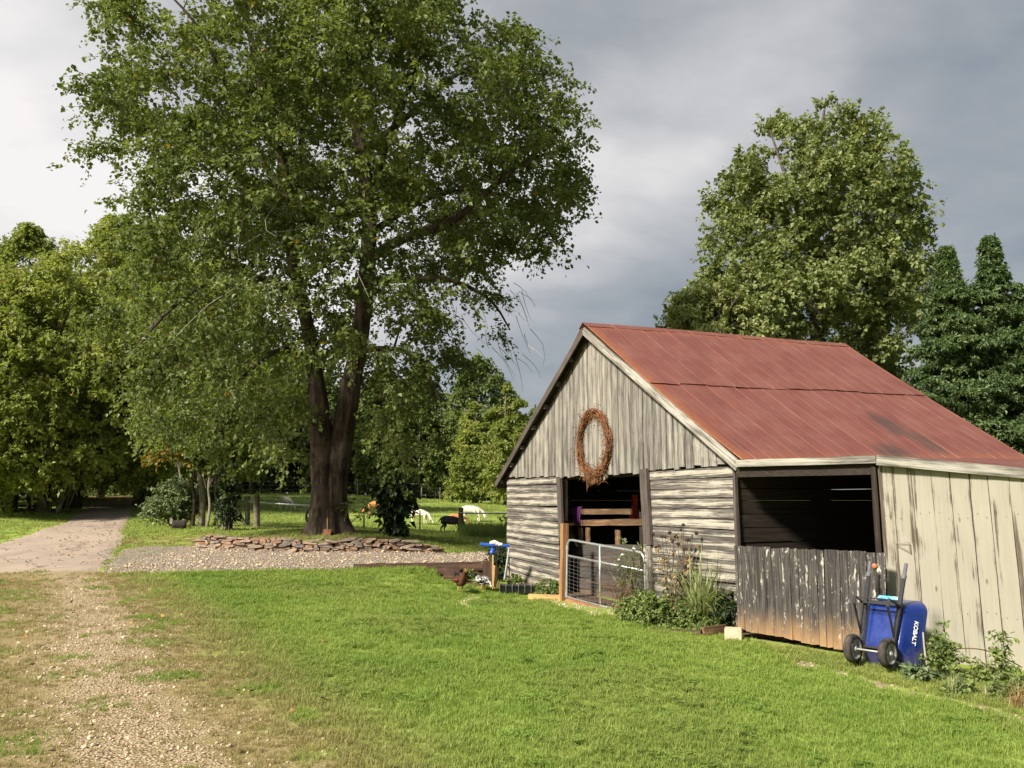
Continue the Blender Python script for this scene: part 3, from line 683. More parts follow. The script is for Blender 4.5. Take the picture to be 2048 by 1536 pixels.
# longer grass: pasture, verges, the bank under the maple
gp = []
for (y0, y1, dens) in [(18.5, 27, 60), (27, 40, 22), (40, 60, 7), (60, 80, 3)]:
    w = y1 * .66 + 2; x, y = rand_pts(-w, min(w, 3 + y0 * .1), y0, y1, dens, rng); gp.append(np.stack([x, y], 1))
gp = np.vstack(gp); gx_, gy_ = gp[:, 0], gp[:, 1]; d_, s_, l_ = masks(gx_, gy_)
wy = np.interp(gx_, WALL[:, 0], WALL[:, 1])
keep = inview(gx_, gy_, 1) & ~in_gravel(gx_, gy_, .1) & ~in_drive(gx_, gy_, -.15) & ~in_barn(gx_, gy_, .1) & ~((gx_ > WALL[0, 0]) & (gx_ < WALL[-1, 0]) & (np.abs(gy_ - wy) < .35)) & (rng.uniform(size=len(gp)) > l_ * 1.25)
keep &= ~((gy_ < 21.2) & (gx_ > -3.6))
gp = gp[keep]; n = len(gp); yy = gp[:, 1]
sc = (.75 + .011 * yy) * rng.uniform(.7, 1.3, n); fence_strip = (np.abs(yy - 31) < 1.4) & (gp[:, 0] > -6) & (gp[:, 0] < 1); sc = np.where(fence_strip, sc * 1.9, sc)
pr = [tuft_mesh('pasture_tuft', 22, .13, .07, .011, 11), tuft_mesh('pasture_tuft', 20, .12, .085, .011, 12, .8), tuft_mesh('pasture_tuft', 24, .15, .06, .012, 13)]
past = scatter('pasture_grass', np.column_stack([gp, H(gp)]), np.column_stack([np.zeros(n), np.zeros(n), rng.uniform(0, 6.28, n)]), sc, rng.integers(0, 3, n), pr, [M['pblade']] * 3, np.where(masks(gp[:, 0], yy)[2] > .2, .5, 0) * rng.uniform(size=n))
tag(past, 'bright pasture and verge grass beyond the gravel', 'grass', kind='stuff')
# pebbles: wheel track, gravel edge, pen, strip along the cream wall
px, py = rand_pts(-9, 2, 4.3, 18.6, 420, rng); td = track_d(px, py)
pn = np.array([mnoise.noise((a * 1.3, b * 1.3, 9)) for a, b in zip(px, py)])
k = inview(px, py, .5) & (td < .5) & (rng.uniform(size=len(px)) < np.clip(np.exp(-((td + 1.15 + .6 * pn) / .75) ** 2) * .9 + .16 + .3 * pn, 0, 1) * np.clip(11 / py, .2, 1))
P1 = np.stack([px[k], py[k]], 1)
px, py = rand_pts(2.5, 9, 6.5, 12, 260, rng); e = edge_d(px, py); k = (e > -.1) & (e < .32); P2 = np.stack([px[k], py[k]], 1)
px, py = rand_pts(.2, 3, 14, 17.4, 420, rng); k = in_poly(px, py, PEN); P3 = np.stack([px[k], py[k]], 1)
px, py = rand_pts(GR_NEAR[0, 0], GR_FAR[-1, 0], 18, 25, 110, rng); k = in_gravel(px, py, .12); P4 = np.stack([px[k], py[k]], 1)
px, py = rand_pts(-1.6, -.3, 15.3, 18.6, 300, rng); k = np.hypot((px - PX(935, 1200, 17)[0] - .10 * np.sin(py * 3)) / .14, (py - 16.6) / 1.6) < 1; P5 = np.stack([px[k], py[k]], 1)
zz = [H(P1) + .004, H(P2) + .004, H(P3) + .01, np.maximum(H(P4) + .05, sleeper_z(P4)) + .005, H(P5) + .005]
PP = np.vstack([P1, P2, P3, P4, P5]); zz = np.concatenate(zz); n = len(PP)
scp = np.exp(rng.normal(math.log(.0068), .45, n)) * (.8 + PP[:, 1] * .028); scp = np.where(PP[:, 1] > 18, scp * 1.6, scp)
peb = scatter('gravel_stones', np.column_stack([PP, zz]), rng.uniform(0, 6.28, (n, 3)) * (.12, .12, 1), scp, rng.integers(0, 4, n), [pebble_mesh('pebble', i) for i in range(4)], [M['pebble']] * 4)
tag(peb, 'loose pale gravel stones on the track, drive and pen', 'gravel', kind='stuff')
# fallen leaves
px, py = rand_pts(-18, -1, 4.5, 38, 16, rng); l = np.interp(py, DL[:, 1], DL[:, 0]); r_ = np.interp(py, DR[:, 1], DR[:, 0]); wy = np.interp(px, WALL[:, 0], WALL[:, 1])
pl_ = np.where(py > 19, np.clip(.9 * np.exp(-np.abs(px - l) / .5) + .8 * np.exp(-np.abs(px - r_) / .5) + .10 * ((px > l) & (px < r_)) + .55 * np.exp(-((px - (l + .7 * (r_ - l))) / .6) ** 2), 0, 1), .025)
pl_ = np.where((py > wy) & (py < wy + 3) & (px > WALL[0, 0] - 3), .7, pl_); pl_ = np.where((py < 19) & (track_d(px, py) < 0), .09, pl_)
k = (rng.uniform(size=len(px)) < pl_) & inview(px, py, .5); PP = np.stack([px[k], py[k]], 1); n = len(PP)
lv = scatter('fallen_leaves', np.column_stack([PP, H(PP) + .045]), np.column_stack([rng.normal(0, .35, n), rng.normal(0, .35, n), rng.uniform(0, 6.28, n)]), rng.uniform(.022, .04, n), rng.integers(0, 3, n), [leaf_litter_mesh('dead_leaf', i) for i in range(3)], [M['fallen'], simple('fallen yellow leaves', (.34, .22, .06), .8, 0, .4, 2, .2, 0), simple('fallen dark leaves', (.08, .045, .03), .8, 0, .4, 2, .2, 0)])
tag(lv, 'dry brown leaves fallen along the driveway', 'leaves', kind='stuff')
# ------------------------------------------------------------ the barn
W_, ZE, ZR, LEN = 8.5037, .5765, 3.3152, 6.45
E1v = np.array([*E1, 0]); E2v = np.array([*E2, 0]); UP = np.array([0, 0, 1.0]); Cv = np.array([*BARN_C, 0])
def BP(s, t, z): return Cv + E1v * s + E2v * t + UP * z
def hit(u, v, p0, n):
    d = PX(u, v, 1.0); return d * ((np.asarray(p0) @ n) / (d @ n))
def wall_hit(u, v, t=0.0): return hit(u, v, BP(0, t, 0), E2v)
def s_of(u, v=1000, t=0.0): return float((wall_hit(u, v, t) - BP(0, t, 0)) @ E1v)
def plank(parent, p, xd, yd, w, th, mat, a0=0, a1=None, b0=0, b1=None, rng=random, wob=.006, name='plank', bow=.006, segs=5):
    """one board: p = start on its centre line, xd along the grain, yd across; a0..a1 / b0..b1 = extent along x at the -w/2 and +w/2 edges"""
    xd, yd = np.asarray(xd, float), np.asarray(yd, float); xd = xd / np.linalg.norm(xd); yd = yd - xd * (yd @ xd); yd /= np.linalg.norm(yd); zd = np.cross(xd, yd)
    b1 = a1 if b1 is None else b1
    V, ed = [], []; tw = rng.uniform(-.004, .004)
    for i in range(segs + 1):
        f = i / segs; bo = bow * rng.uniform(-1, 1); e0, e1 = rng.uniform(-wob, wob), rng.uniform(-wob, wob)
        xa, xb = a0 + (a1 - a0) * f, b0 + (b1 - b0) * f
        V += [(xa, -w / 2 + e0, th / 2 + bo + tw), ((xa + xb) / 2, 0, th / 2 + bo + .002), (xb, w / 2 + e1, th / 2 + bo - tw), (xb, w / 2 + e1, -th / 2 + bo), (xa, -w / 2 + e0, -th / 2 + bo)]
        ed += [1, 0, 1, 1, 1]
    Q = []
    for i in range(segs):
        for j in range(5): Q.append((i * 5 + j, i * 5 + 5 + j, i * 5 + 5 + (j + 1) % 5, i * 5 + (j + 1) % 5))
    n = segs * 5
    me = mesh_np(name, V, [np.array(Q), np.array([(0, 1, 4), (1, 3, 4), (1, 2, 3)]), np.array([(n, n + 4, n + 1), (n + 1, n + 4, n + 3), (n + 1, n + 3, n + 2)])], {'edge': ed})
    bm = bmesh.new(); bm.from_mesh(me); bmesh.ops.recalc_face_normals(bm, faces=bm.faces); bm.to_mesh(me); bm.free()
    me.materials.append(mat); o = bpy.data.objects.new(name, me)
    Mx = Matrix.Identity(4)
    for r in range(3): Mx[r][0], Mx[r][1], Mx[r][2], Mx[r][3] = xd[r], yd[r], zd[r], p[r]
    return put(o, parent, Mx)
def gz(p): return h(p[0], p[1])
rp = random.Random(21)
barn = thing('barn', BP(0, 0, -2.0), 'old barn with peeling cream boards and rusty red tin roof', 'barn')
slope = (ZR - ZE) / (W_ / 2)
sD0, sD1 = s_of(1284), s_of(1121)                    # door opening, right and left edge
# gable: vertical boards on a stud frame
fr = MB()
for k in range(1, 8):
    s = W_ * k / 8; zt = ZR - slope * abs(s - W_ / 2) - .18; fr.beam(BP(s, .10, .62), BP(s, .10, max(zt, .75)), .09, .05, E2v)
fr.beam(BP(.06, .09, .56), BP(W_ - .06, .09, .53), .12, .09)
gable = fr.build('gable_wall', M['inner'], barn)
s = .012
while s < W_ - .05:
    w = rp.choice([.14, .17, .2, .2, .22, .26]); w = min(w, W_ - .01 - s); c = s + w / 2
    def top(q): return ZR - slope * abs(q - W_ / 2) - .10
    zb = .545 - .05 * math.sin(math.pi * c / W_) + rp.uniform(-.022, .022)
    if sD0 < c < sD1: zb -= .03 + rp.uniform(-.02, .03)
    g = rp.uniform(.003, .009)
    if top(c) - zb > .05:
        plank(gable, BP(c, -.035 + rp.uniform(-.006, .006), zb), UP, E1v, w - g, .024, M['gable'], 0, top(s) - zb, rp.uniform(-.012, .012), top(s + w) - zb, rp)
    s += w
# lower front wall: lapped horizontal boards either side of the door
fr = MB(); fr.beam(BP(.02, .10, .48), BP(W_ - .02, .10, .48), .07, .10)
for s in (.06, sD0 - .05, sD1 + .05, W_ - .06, 1.3, 7.1): fr.beam(BP(s, .09, -2.3), BP(s, .09, .55), .09, .09, E2v)
lower = fr.build('front_wall', M['inner'], barn)
def siding(s0, s1, n, sag):
    z1 = .50; z0 = -2.16; hgt = (z1 - z0) / n
    for k in range(n):
        z = z1 - hgt * (k + .5); f = k / n; j = rp.uniform(-.008, .008)
        # the old wall has settled: boards run out of level
        pa = BP(s1 + rp.uniform(-.02, .012), -.014, z + sag[0] * (f) + j); pb = BP(s0 + rp.uniform(-.03, .005), -.014, z + sag[1] * f + rp.uniform(-.01, .01)); L = np.linalg.norm(pb - pa)
        w = hgt * rp.uniform(.9, 1.0)
        tilt = UP * .994 - (-E2v) * .05
        plank(lower, pa, pb - pa, tilt, w, .022, M['siding'], 0, L, 0, L, rp, wob=.005)
siding(.0, sD0 - .06, 17, (.0, .02)); siding(sD1 + .04, W_ - .01, 17, (.08, -.02))
# door posts and what hangs over the door
dr = MB(); 
def post_px(u0, v0, u1, v1, t, w, th, mat, name='door_post', parent=barn):
    a, b = wall_hit(u0, v0, t), wall_hit(u1, v1, t); L = np.linalg.norm(b - a)
    return plank(parent, a, b - a, E1v, w, th, mat, 0, L, 0, L, rp, name=name)
post_px(1118, 956, 1123, 1076, -.06, .16, .05, M['post']); post_px(1124, 958, 1124, 1200, .06, .14, .06, M['post'])
post_px(1131, 958, 1132, 1042, .12, .09, .05, M['whitepost'])
post_px(1288, 938, 1296, 1090, -.07, .22, .05, M['post']); post_px(1297, 1090, 1301, 1208, -.05, .17, .05, M['whitepost'])
lb = MB(); p = wall_hit(1209, 950, -.02); lb.lathe(p + UP * .10, -UP, [(0, .012), (.02, .03), (.05, .035), (.06, .05), (.09, .05), (.10, .03), (.16, .035), (.19, .03), (.20, .0)], 12)
lb.build('lamp_socket', M['bulb'], barn, smooth=True)
# side wall of the main barn, seen inside the open bay
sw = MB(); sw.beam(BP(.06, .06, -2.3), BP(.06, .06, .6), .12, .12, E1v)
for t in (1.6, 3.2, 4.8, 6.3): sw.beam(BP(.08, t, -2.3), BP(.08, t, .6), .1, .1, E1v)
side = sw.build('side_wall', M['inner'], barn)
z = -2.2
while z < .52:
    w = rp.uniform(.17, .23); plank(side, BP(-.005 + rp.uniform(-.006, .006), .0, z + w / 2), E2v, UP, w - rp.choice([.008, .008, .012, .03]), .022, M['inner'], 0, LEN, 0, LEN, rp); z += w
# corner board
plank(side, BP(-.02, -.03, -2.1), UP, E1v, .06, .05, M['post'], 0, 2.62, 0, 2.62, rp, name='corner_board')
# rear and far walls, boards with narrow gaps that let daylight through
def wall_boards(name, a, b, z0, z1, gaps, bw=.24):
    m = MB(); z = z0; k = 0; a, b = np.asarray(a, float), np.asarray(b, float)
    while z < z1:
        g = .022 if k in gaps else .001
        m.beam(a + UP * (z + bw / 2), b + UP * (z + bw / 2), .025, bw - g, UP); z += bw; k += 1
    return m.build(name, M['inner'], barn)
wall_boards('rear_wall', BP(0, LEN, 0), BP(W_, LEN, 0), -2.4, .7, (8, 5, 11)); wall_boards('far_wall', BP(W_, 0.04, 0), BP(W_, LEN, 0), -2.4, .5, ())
rg = MB(); n = len(rg.v); rg.add([BP(0, LEN, .6), BP(W_, LEN, .6), BP(W_ / 2, LEN, ZR), BP(0, LEN + .03, .6), BP(W_, LEN + .03, .6), BP(W_ / 2, LEN + .03, ZR)], [(0, 1, 2), (5, 4, 3), (0, 3, 4, 1), (1, 4, 5, 2), (2, 5, 3, 0)]); rg.build('rear_gable', M['inner'], barn)
# ---- roof
def RY(s, t): return BP(s, t, 0)[1]
RN = PX(1168, 648, RY(W_ / 2, -.3)); RF = PX(1688, 688, RY(W_ / 2, LEN + .05)); EN = PX(1478, 916, RY(-.2, -.3)); EF = PX(2058, 921, RY(-.2, LEN + .05)); LN = PX(993, 963, RY(W_ + .4, -.3)); LF = LN + (RF - RN)
def RS(q, t, left=False):
    """roof surface: q 0 eave .. 1 ridge, t 0 near .. 1 far"""
    a, b, c, d = (LN, LF, RN, RF) if left else (EN, EF, RN, RF)
    e = a * (1 - t) + b * t; r = c * (1 - t) + d * t; p = e * (1 - q) + r * q
    return p - UP * (.035 * math.sin(math.pi * q) + .02 * math.sin(math.pi * t) + .02 * math.sin(5 * t + 3 * q))
dk = MB()
for left in (False, True):
    g = [[RS(q, t, left) - UP * .035 for t in np.linspace(0, 1, 7)] for q in np.linspace(0, .995, 7)]; low = [[p - UP * .03 for p in r] for r in g]
    V = [p for r in g for p in r] + [p for r in low for p in r]; F4 = []
    for i in range(6):
        for j in range(6): a = i * 7 + j; F4 += [(a, a + 1, a + 8, a + 7), (49 + a, 49 + a + 7, 49 + a + 8, 49 + a + 1)]
        F4 += [(i * 7, i * 7 + 7, 49 + i * 7 + 7, 49 + i * 7), (i * 7 + 6, 49 + i * 7 + 6, 49 + i * 7 + 13, i * 7 + 13), (i, 49 + i, 50 + i, i + 1)]
    dk.add(V, F4)
    for t in np.linspace(.02, .98, 9): dk.beam(RS(.02, t, left) - UP * .13, RS(.98, t, left) - UP * .13, .06, .13)
roof = dk.build('roof', M['inner'], barn)
def soot_at(q, t):
    v = 0
    for (qc, tc, sq, st, a) in [(.24, .655, .11, .055, 1.2), (.05, .53, .09, .08, 1.15), (.10, .69, .11, .06, 1.0), (.07, .84, .08, .06, .6), (.10, .045, .10, .035, .7), (.13, .97, .06, .02, .7), (.02, .3, .03, .2, .25)]:
        v = max(v, a * math.exp(-((q - qc) / sq) ** 2 - ((t - tc) / st) ** 2))
    return v
def sheet(q0, q1, t0, t1, lift, left=False):
    ys = [0, .03, .06, .48, .5, .52, .94, .97, 1.0]; zs = [.003, .011, 0, 0, .005, 0, 0, .009, .003]; nq = 9; V, soot, rust = [], [], []
    e_ = RS(q0, (t0 + t1) / 2, left); r_ = RS(q1, (t0 + t1) / 2, left); xd = (e_ - r_) / np.linalg.norm(e_ - r_); yd = RS(.5, t1, left) - RS(.5, t0, left); yd -= xd * (yd @ xd); yd /= np.linalg.norm(yd); zd = np.cross(xd, yd); 
    if zd[2] < 0: yd = -yd; zd = -zd
    c = (e_ + r_) / 2; ph = rp.uniform(0, 6)
    for i in range(nq):
        q = q1 + (q0 - q1) * i / (nq - 1)
        for y, zz in zip(ys, zs):
            t = t0 + (t1 - t0) * y; w = RS(q, t, left) + zd * (lift + zz + .004 * math.sin(ph + 9 * q + 3 * y) + (.012 * rp.uniform(0, 1) if i == nq - 1 else 0)) + xd * ((.01 * math.sin(ph) + .006 * math.sin(7 * y)) if i in (nq - 1,) else 0)
            d = w - c; V.append((d @ xd, d @ yd, d @ zd)); soot.append(0 if left else soot_at(q, t)); rust.append(max(sstep((q - .94) / .06), sstep((.02 - t) / .02), .5 * sstep((.04 - q) / .04)) * .8)
    me = mesh_np('roof_sheet', V, grid_faces(9, nq), {'soot': soot, 'rust': rust}); me.materials.append(M['roof'])
    o = bpy.data.objects.new('roof_sheet', me); Mx = Matrix.Identity(4)
    for r in range(3): Mx[r][0], Mx[r][1], Mx[r][2], Mx[r][3] = xd[r], yd[r], zd[r], c[r]
    so = o.modifiers.new('thickness', 'SOLIDIFY'); so.thickness = .003
    return put(o, roof, Mx)
NS = 11
for k in range(NS):
    j = rp.uniform(-.004, .004)
    sheet(-.012 + rp.uniform(-.006, .006), .535, k / NS - .002, (k + 1) / NS + .004, .004 + .003 * (k % 2)); sheet(.50 + .006 * math.sin(k * 1.3), 1.0, k / NS - .002, (k + 1) / NS + .004, .017 + .003 * (k % 2))
    sheet(-.012, 1.0, k / NS - .002, (k + 1) / NS + .004, .006 + .003 * (k % 2), True)
rc = MB(); ts = np.linspace(-.005, 1.005, 12)
for i in range(11):
    a, b = RS(1, ts[i]) + UP * .035, RS(1, ts[i + 1]) + UP * .035; nr = (RS(.965, .5) - RS(1, .5)); nl = (RS(.965, .5, True) - RS(1, .5, True))
    rc.add([a, b, b + nr, a + nr, b + nl, a + nl], [(0, 1, 2, 3), (1, 0, 5, 4)])
rcap = rc.build('ridge_cap', M['roof'], roof); so = rcap.modifiers.new('thickness', 'SOLIDIFY'); so.thickness = .006
def board_between(parent, a, b, upv, w, th, mat, name): 
    a, b = np.asarray(a), np.asarray(b); L = np.linalg.norm(b - a); return plank(parent, a, b - a, upv, w, th, mat, 0, L, 0, L, rp, name=name, wob=.004)
dn = -UP * .115 - E2v * .012
nrm = np.cross(EN - RN, E2v); 
board_between(roof, RN + dn - E2v * .01 - UP * .02, EN + dn - E2v * .01, UP, .15, .028, M['fascia'], 'rake_board')
board_between(roof, RN + dn - E2v * .01 - UP * .02, LN + dn - E2v * .01 + UP * .03, UP, .13, .028, M['post'], 'rake_board')
for k in range(8):                                              # lookout blocks under the overhang
    q = .04 + k * .135; a = RS(q, 0, True) - UP * .13; lk = MB(); lk.beam(a + E2v * .02, a + E2v * .30, .06, .09); lk.build('lookout', M['post'], roof)
board_between(roof, LN - UP * .1, LF - UP * .1, UP, .13, .03, M['post'], 'fascia_board')
# ---- open bay and cream wing under the lowered eave
fa, fb = PX(1473, 927, 12.16), PX(1752, 919, 11.12); fc, fd = PX(1753, 920, 11.08), PX(2048, 946, 10.66); fd2 = fd + (fd - fc) * .85
board_between(barn, fa, fb, UP, .10, .03, M['fascia'], 'fascia_board'); board_between(barn, fc, fd2, UP, .135, .03, M['fascia'], 'fascia_board')
def back(p, k=.02): return p + np.array([.25, .95, 0]) * k
lr = MB(); top_ = [fa + UP * .03, fb + UP * .03, fc + UP * .045, fd2 + UP * .045]; rear = [RS(.02, .02) - UP * .045, RS(.02, .48) - UP * .045, RS(.02, .5) - UP * .045, RS(.02, 1.25) - UP * .045]
V = [back(p) for p in top_] + rear + [back(p) - UP * .03 for p in top_] + [p - UP * .03 for p in rear]
lr.add(V, [(0, 1, 5, 4), (1, 2, 6, 5), (2, 3, 7, 6), (8, 12, 13, 9), (9, 13, 14, 10), (10, 14, 15, 11), (0, 8, 9, 1), (1, 9, 10, 2), (2, 10, 11, 3), (3, 11, 15, 7)]); lr.build('lean_to_roof', M['roof'], barn)
hb = MB(); hb.beam(back(fa, .10) - UP * .12, back(fb, .10) - UP * .12, .06, .15); hb.build('header_beam', M['inner'], barn)
wd = np.array([WE[0] - WD[0], WE[1] - WD[1], 0]); WLEN = np.linalg.norm(wd); wd /= WLEN; wn = np.array([wd[1], -wd[0], 0])
Wd3 = np.array([*WD, 0])
st = MB(); st.beam(Wd3 - wn * .08 + wd * .02 - UP * 2.3, Wd3 - wn * .08 + wd * .02 + UP * .5, .10, .10, wn)
for k in (1.5, 3.0): st.beam(Wd3 - wn * .08 + wd * k - UP * 2.3, Wd3 - wn * .08 + wd * k + UP * .2, .10, .10, wn)
for zz in (-1.4, -.2): st.beam(Wd3 - wn * .07 + wd * .0 + UP * zz, Wd3 - wn * .07 + wd * WLEN + UP * zz, .05, .1)
wing = st.build('wing_wall', M['inner'], barn)
x = 0
for w in [.17, .235, .235, .215, .225, .215, .235, .225, .215, .235, .22, .23, .24, .22, .23]:
    if x > WLEN: break
    zt = fc[2] + (fd2[2] - fc[2]) * (x / WLEN) - .01; c = Wd3 + wd * (x + w / 2); zb = -2.42
    lean = UP + wd * (-.018)
    plank(wing, c + UP * zb + wn * (.012 + rp.uniform(-.004, .004)) + wd * .05, lean, -wd, w - rp.choice([.004, .006, .012]), .024, M['wing'], 0, zt - zb, 0, zt - zb, rp, wob=.003, segs=6); x += w
nl = MB(); x = 0
for w in [.17, .235, .235, .215, .225, .215, .235, .225, .215, .235, .22, .23, .24, .22, .23]:
    if x > WLEN: break
    for zz in (-1.42, -.2):
        for o_ in (.25, .72): q = Wd3 + wd * (x + w * o_ + .03 + .018 * (-1.0 - zz)) + UP * (zz + rp.uniform(-.05, .05)) + wn * .028; nl.lathe(q, wn, [(-.01, .0048), (.002, .0045), (.003, 0)], 6)
    x += w
nl.build('nail_heads', simple('rusty nail heads', (.06, .035, .022), .8), wing, kind='stuff')
ew = MB(); ew.beam(Wd3 + wd * WLEN - UP * 1.1, np.array([9.3, 15.2, -1.1]), .03, 2.9); ew.build('end_wall', M['inner'], barn)
fl = MB(); fp = [BP(0, 0, 0), np.array([3.25, 12.3, 0]), np.array([4.85, 11.15, 0]), np.array([7.9, 10.3, 0]), np.array([9.4, 15.2, 0]), BP(W_, LEN, 0), BP(W_, 0, 0), BP(sD1, -.05, 0), BP(sD0, -.05, 0)]
fl.add([p + UP * (max(gz(p), -2.35) + .03) for p in fp], [tuple(range(len(fp)))]); fl.build('floor', simple('barn dirt floor', (.085, .055, .035), .95, 0, .4, 3), barn)
wb = MB(); p = hit(1792, 1087, Wd3 + wn * .035, wn); wb.tube([p, p + wn * .02 + wd * .155 + UP * .015], .004); wb.tube([p + wn * .02 + wd * .155 + UP * .02, p + wn * .02 + wd * .16 - UP * .115], .005); wb.tube([p - UP * .015 + wn * .01, p + wn * .02 + wd * .16 - UP * .105], .004)
wb.build('wall_bracket', simple('rusty wire', (.22, .15, .10), .7, .3), barn)
# ---- low wooden door across the open bay
HA, HB = PX(1468, 1092, 12.2), PX(1771, 1105.5, 10.9); HC, HD = PX(1478, 1258, 12.2), PX(1776, 1317, 10.9)
hx = (HB - HA); hx[2] = 0; HW = np.linalg.norm(hx); hx /= HW; hn = np.array([hx[1], -hx[0], 0])
hf = MB()
for zz in (.2, .8): hf.beam(HC + (HA - HC) * zz - hn * .035, HD + (HB - HD) * zz - hn * .035, .03, .11)
half = hf.build('half_door', M['inner'], barn); half['label'] = 'low door of bare grey boards across the open bay'
x = 0; ws = []
while x < HW - .02:
    w = rp.choice([.085, .10, .11, .12, .13]); w = min(w, HW - x)
    if HW - x - w < .05: w = HW - x
    f = (x + w / 2) / HW; a = HC * (1 - f) + HD * f; b = HA * (1 - f) + HB * f; L = np.linalg.norm(b - a)
    plank(half, a + hn * rp.uniform(-.004, .004), b - a, -hx, w - rp.choice([.003, .004, .008]), .022, M['panel'], rp.uniform(-.015, .015), L + rp.uniform(-.01, .012), rp.uniform(-.015, .015), L + rp.uniform(-.01, .012), rp, wob=.003); x += w
kb = MB(); p = hit(1749, 1132, HB + hn * .02, hn); kb.lathe(p, hn, [(0, .034), (.010, .034), (.016, .028), (.018, .0)], 14); kb.build('knob', M['terracotta'], half, smooth=True)
plank(barn, Wd3 + wn * .01 - wd * .05 - UP * 2.3, UP, -wd, .06, .05, M['inner'], 0, 2.75, 0, 2.75, rp, name='corner_post')
# ---- stall partition just inside the door
T_ = .55
def in_hit(u, v, t=T_): return wall_hit(u, v, t)
sp_ = MB(); a, b = in_hit(1133, 1045), in_hit(1286, 1045); sp_.beam(a - UP * 1.3, a + UP * .5, .1, .1, E2v); sp_.beam(b - UP * 1.3, b + UP * .2, .1, .1, E2v); stall = sp_.build('stall_partition', M['inner'], barn)
def rail_px(u0, v0, u1, v1, w, mat, t=T_, th=.04, name='plank'):
    a, b = in_hit(u0, v0, t), in_hit(u1, v1, t); ud = UP if abs(u1 - u0) > abs(v1 - v0) else E1v
    L = np.linalg.norm(b - a); return plank(stall, a, b - a, ud, w, th, mat, 0, L, 0, L, rp, name=name)
rail_px(1262, 1023, 1133, 1023, .11, M['slat'], T_ - .06, name='rail'); rail_px(1286, 1044, 1133, 1046, .12, M['slat'], T_ - .06, name='rail')
for (u, v0, v1) in [(1161, 1055, 1092), (1176, 1055, 1092), (1236, 1060, 1092)]: rail_px(u, v1, u, v0, .17, M['slat'], T_ - .02, .025, 'slat')
rail_px(1153, 1092, 1140, 1056, .09, M['slat'], T_ - .05, .025, 'slat'); rail_px(1156, 1092, 1136, 1064, .05, M['whitepost'], T_ - .08, .02, 'brace')
for k in range(5): rail_px(1286, 1102 + k * 24, 1134, 1099 + k * 22, .22, M['post'] if k % 2 else M['siding'], T_ - .03, .025)
# ------------------------------------------------------------ things around the barn
def curve(pts, n=20):
    """smooth curve through points"""
    P = np.asarray(pts, float); d = np.concatenate([[0], np.cumsum(np.linalg.norm(np.diff(P, axis=0), axis=1))]); t = np.linspace(0, d[-1], n); out = []
    for x in t:
        i = min(np.searchsorted(d, x, 'right') - 1, len(P) - 2); f = (x - d[i]) / (d[i + 1] - d[i] + 1e-9)
        p0, p1, p2, p3 = P[max(i - 1, 0)], P[i], P[i + 1], P[min(i + 2, len(P) - 1)]
        out.append(.5 * ((2 * p1) + (-p0 + p2) * f + (2 * p0 - 5 * p1 + 4 * p2 - p3) * f * f + (-p0 + 3 * p1 - 3 * p2 + p3) * f ** 3))
    return np.array(out)
def leaves_geo(P, A, Nn, L, Wd):
    """kite-shaped folded leaves: base P, axis A, normal Nn, lengths L, widths Wd -> verts (4n,3), tris (2n,3)"""
    S = np.cross(A, Nn); S /= np.linalg.norm(S, axis=1)[:, None] + 1e-9; Nn = np.cross(S, A)
    L = L[:, None]; Wd = Wd[:, None]
    V = np.stack([P, P + A * L * .45 + S * Wd * .5 + Nn * Wd * .16, P + A * L - Nn * L * .12, P + A * L * .45 - S * Wd * .5 + Nn * Wd * .16], 1).reshape(-1, 3)
    b = np.arange(len(P))[:, None] * 4; T = np.concatenate([b + [0, 1, 2], b + [0, 2, 3]], 1).reshape(-1, 3)
    return V, T
def unit(a): return a / (np.linalg.norm(a, axis=-1, keepdims=True) + 1e-9)
def rand_dirs(n, rng): return unit(rng.normal(size=(n, 3)))
# dried vine wreath
wr_c = wall_hit(1187, 887, -.10); wreath = thing('wreath', wr_c, 'large round wreath of dry brown vine on the gable over the door', 'wreath')
rw = random.Random(3); ring, fuzz = MB(), MB()
def ring_pt(a, r=.56, o=0): return wr_c + E1v * (math.cos(a) * r * 1.02) + UP * (math.sin(a) * r * 1.06) - E2v * o
for k in range(16):
    p0, p1, p2 = rw.uniform(0, 6), rw.uniform(0, 6), rw.uniform(0, 6); pts = [ring_pt(a, .565 + .055 * math.sin(3 * a + p0) + .02 * math.sin(7 * a + p1), .035 * math.sin(4 * a + p2)) for a in np.linspace(0, 6.283, 40)[:-1]]
    ring.tube(pts, rw.uniform(.008, .015), 4, loop=True)
ring.build('ring', M['vine_twig'], wreath)
for k in range(1150):
    a = rw.uniform(0, 6.283); thick = 1 + .5 * max(0, math.sin(a) * -1) + .35 * (math.cos(a) > 0) * rw.random(); p = ring_pt(a, .565 + rw.gauss(0, .055 * thick), rw.gauss(.01, .05)); d = np.array([rw.gauss(0, 1) for _ in range(3)]); d += (ring_pt(a + .1) - ring_pt(a)) * 12 * rw.choice([-1, 1, 1]); d /= np.linalg.norm(d); L = rw.uniform(.04, .12) * thick
    q = p + d * L; fuzz.tube([p, (p + q) / 2 + np.array([rw.gauss(0, .012) for _ in range(3)]), q - UP * L * .12], [.005, .004, .002], 3, cap=False)
for k in range(60):
    a = -1.57 + rw.gauss(.1, .25); p = ring_pt(a, .6); fuzz.tube([p, p - UP * .12 + E1v * rw.gauss(0, .05), p - UP * rw.uniform(.08, .17) + E1v * rw.gauss(0, .1)], [.006, .004, .002], 3, cap=False)
fuzz.build('twig_tangle', M['vine_twig'], wreath, kind='stuff')
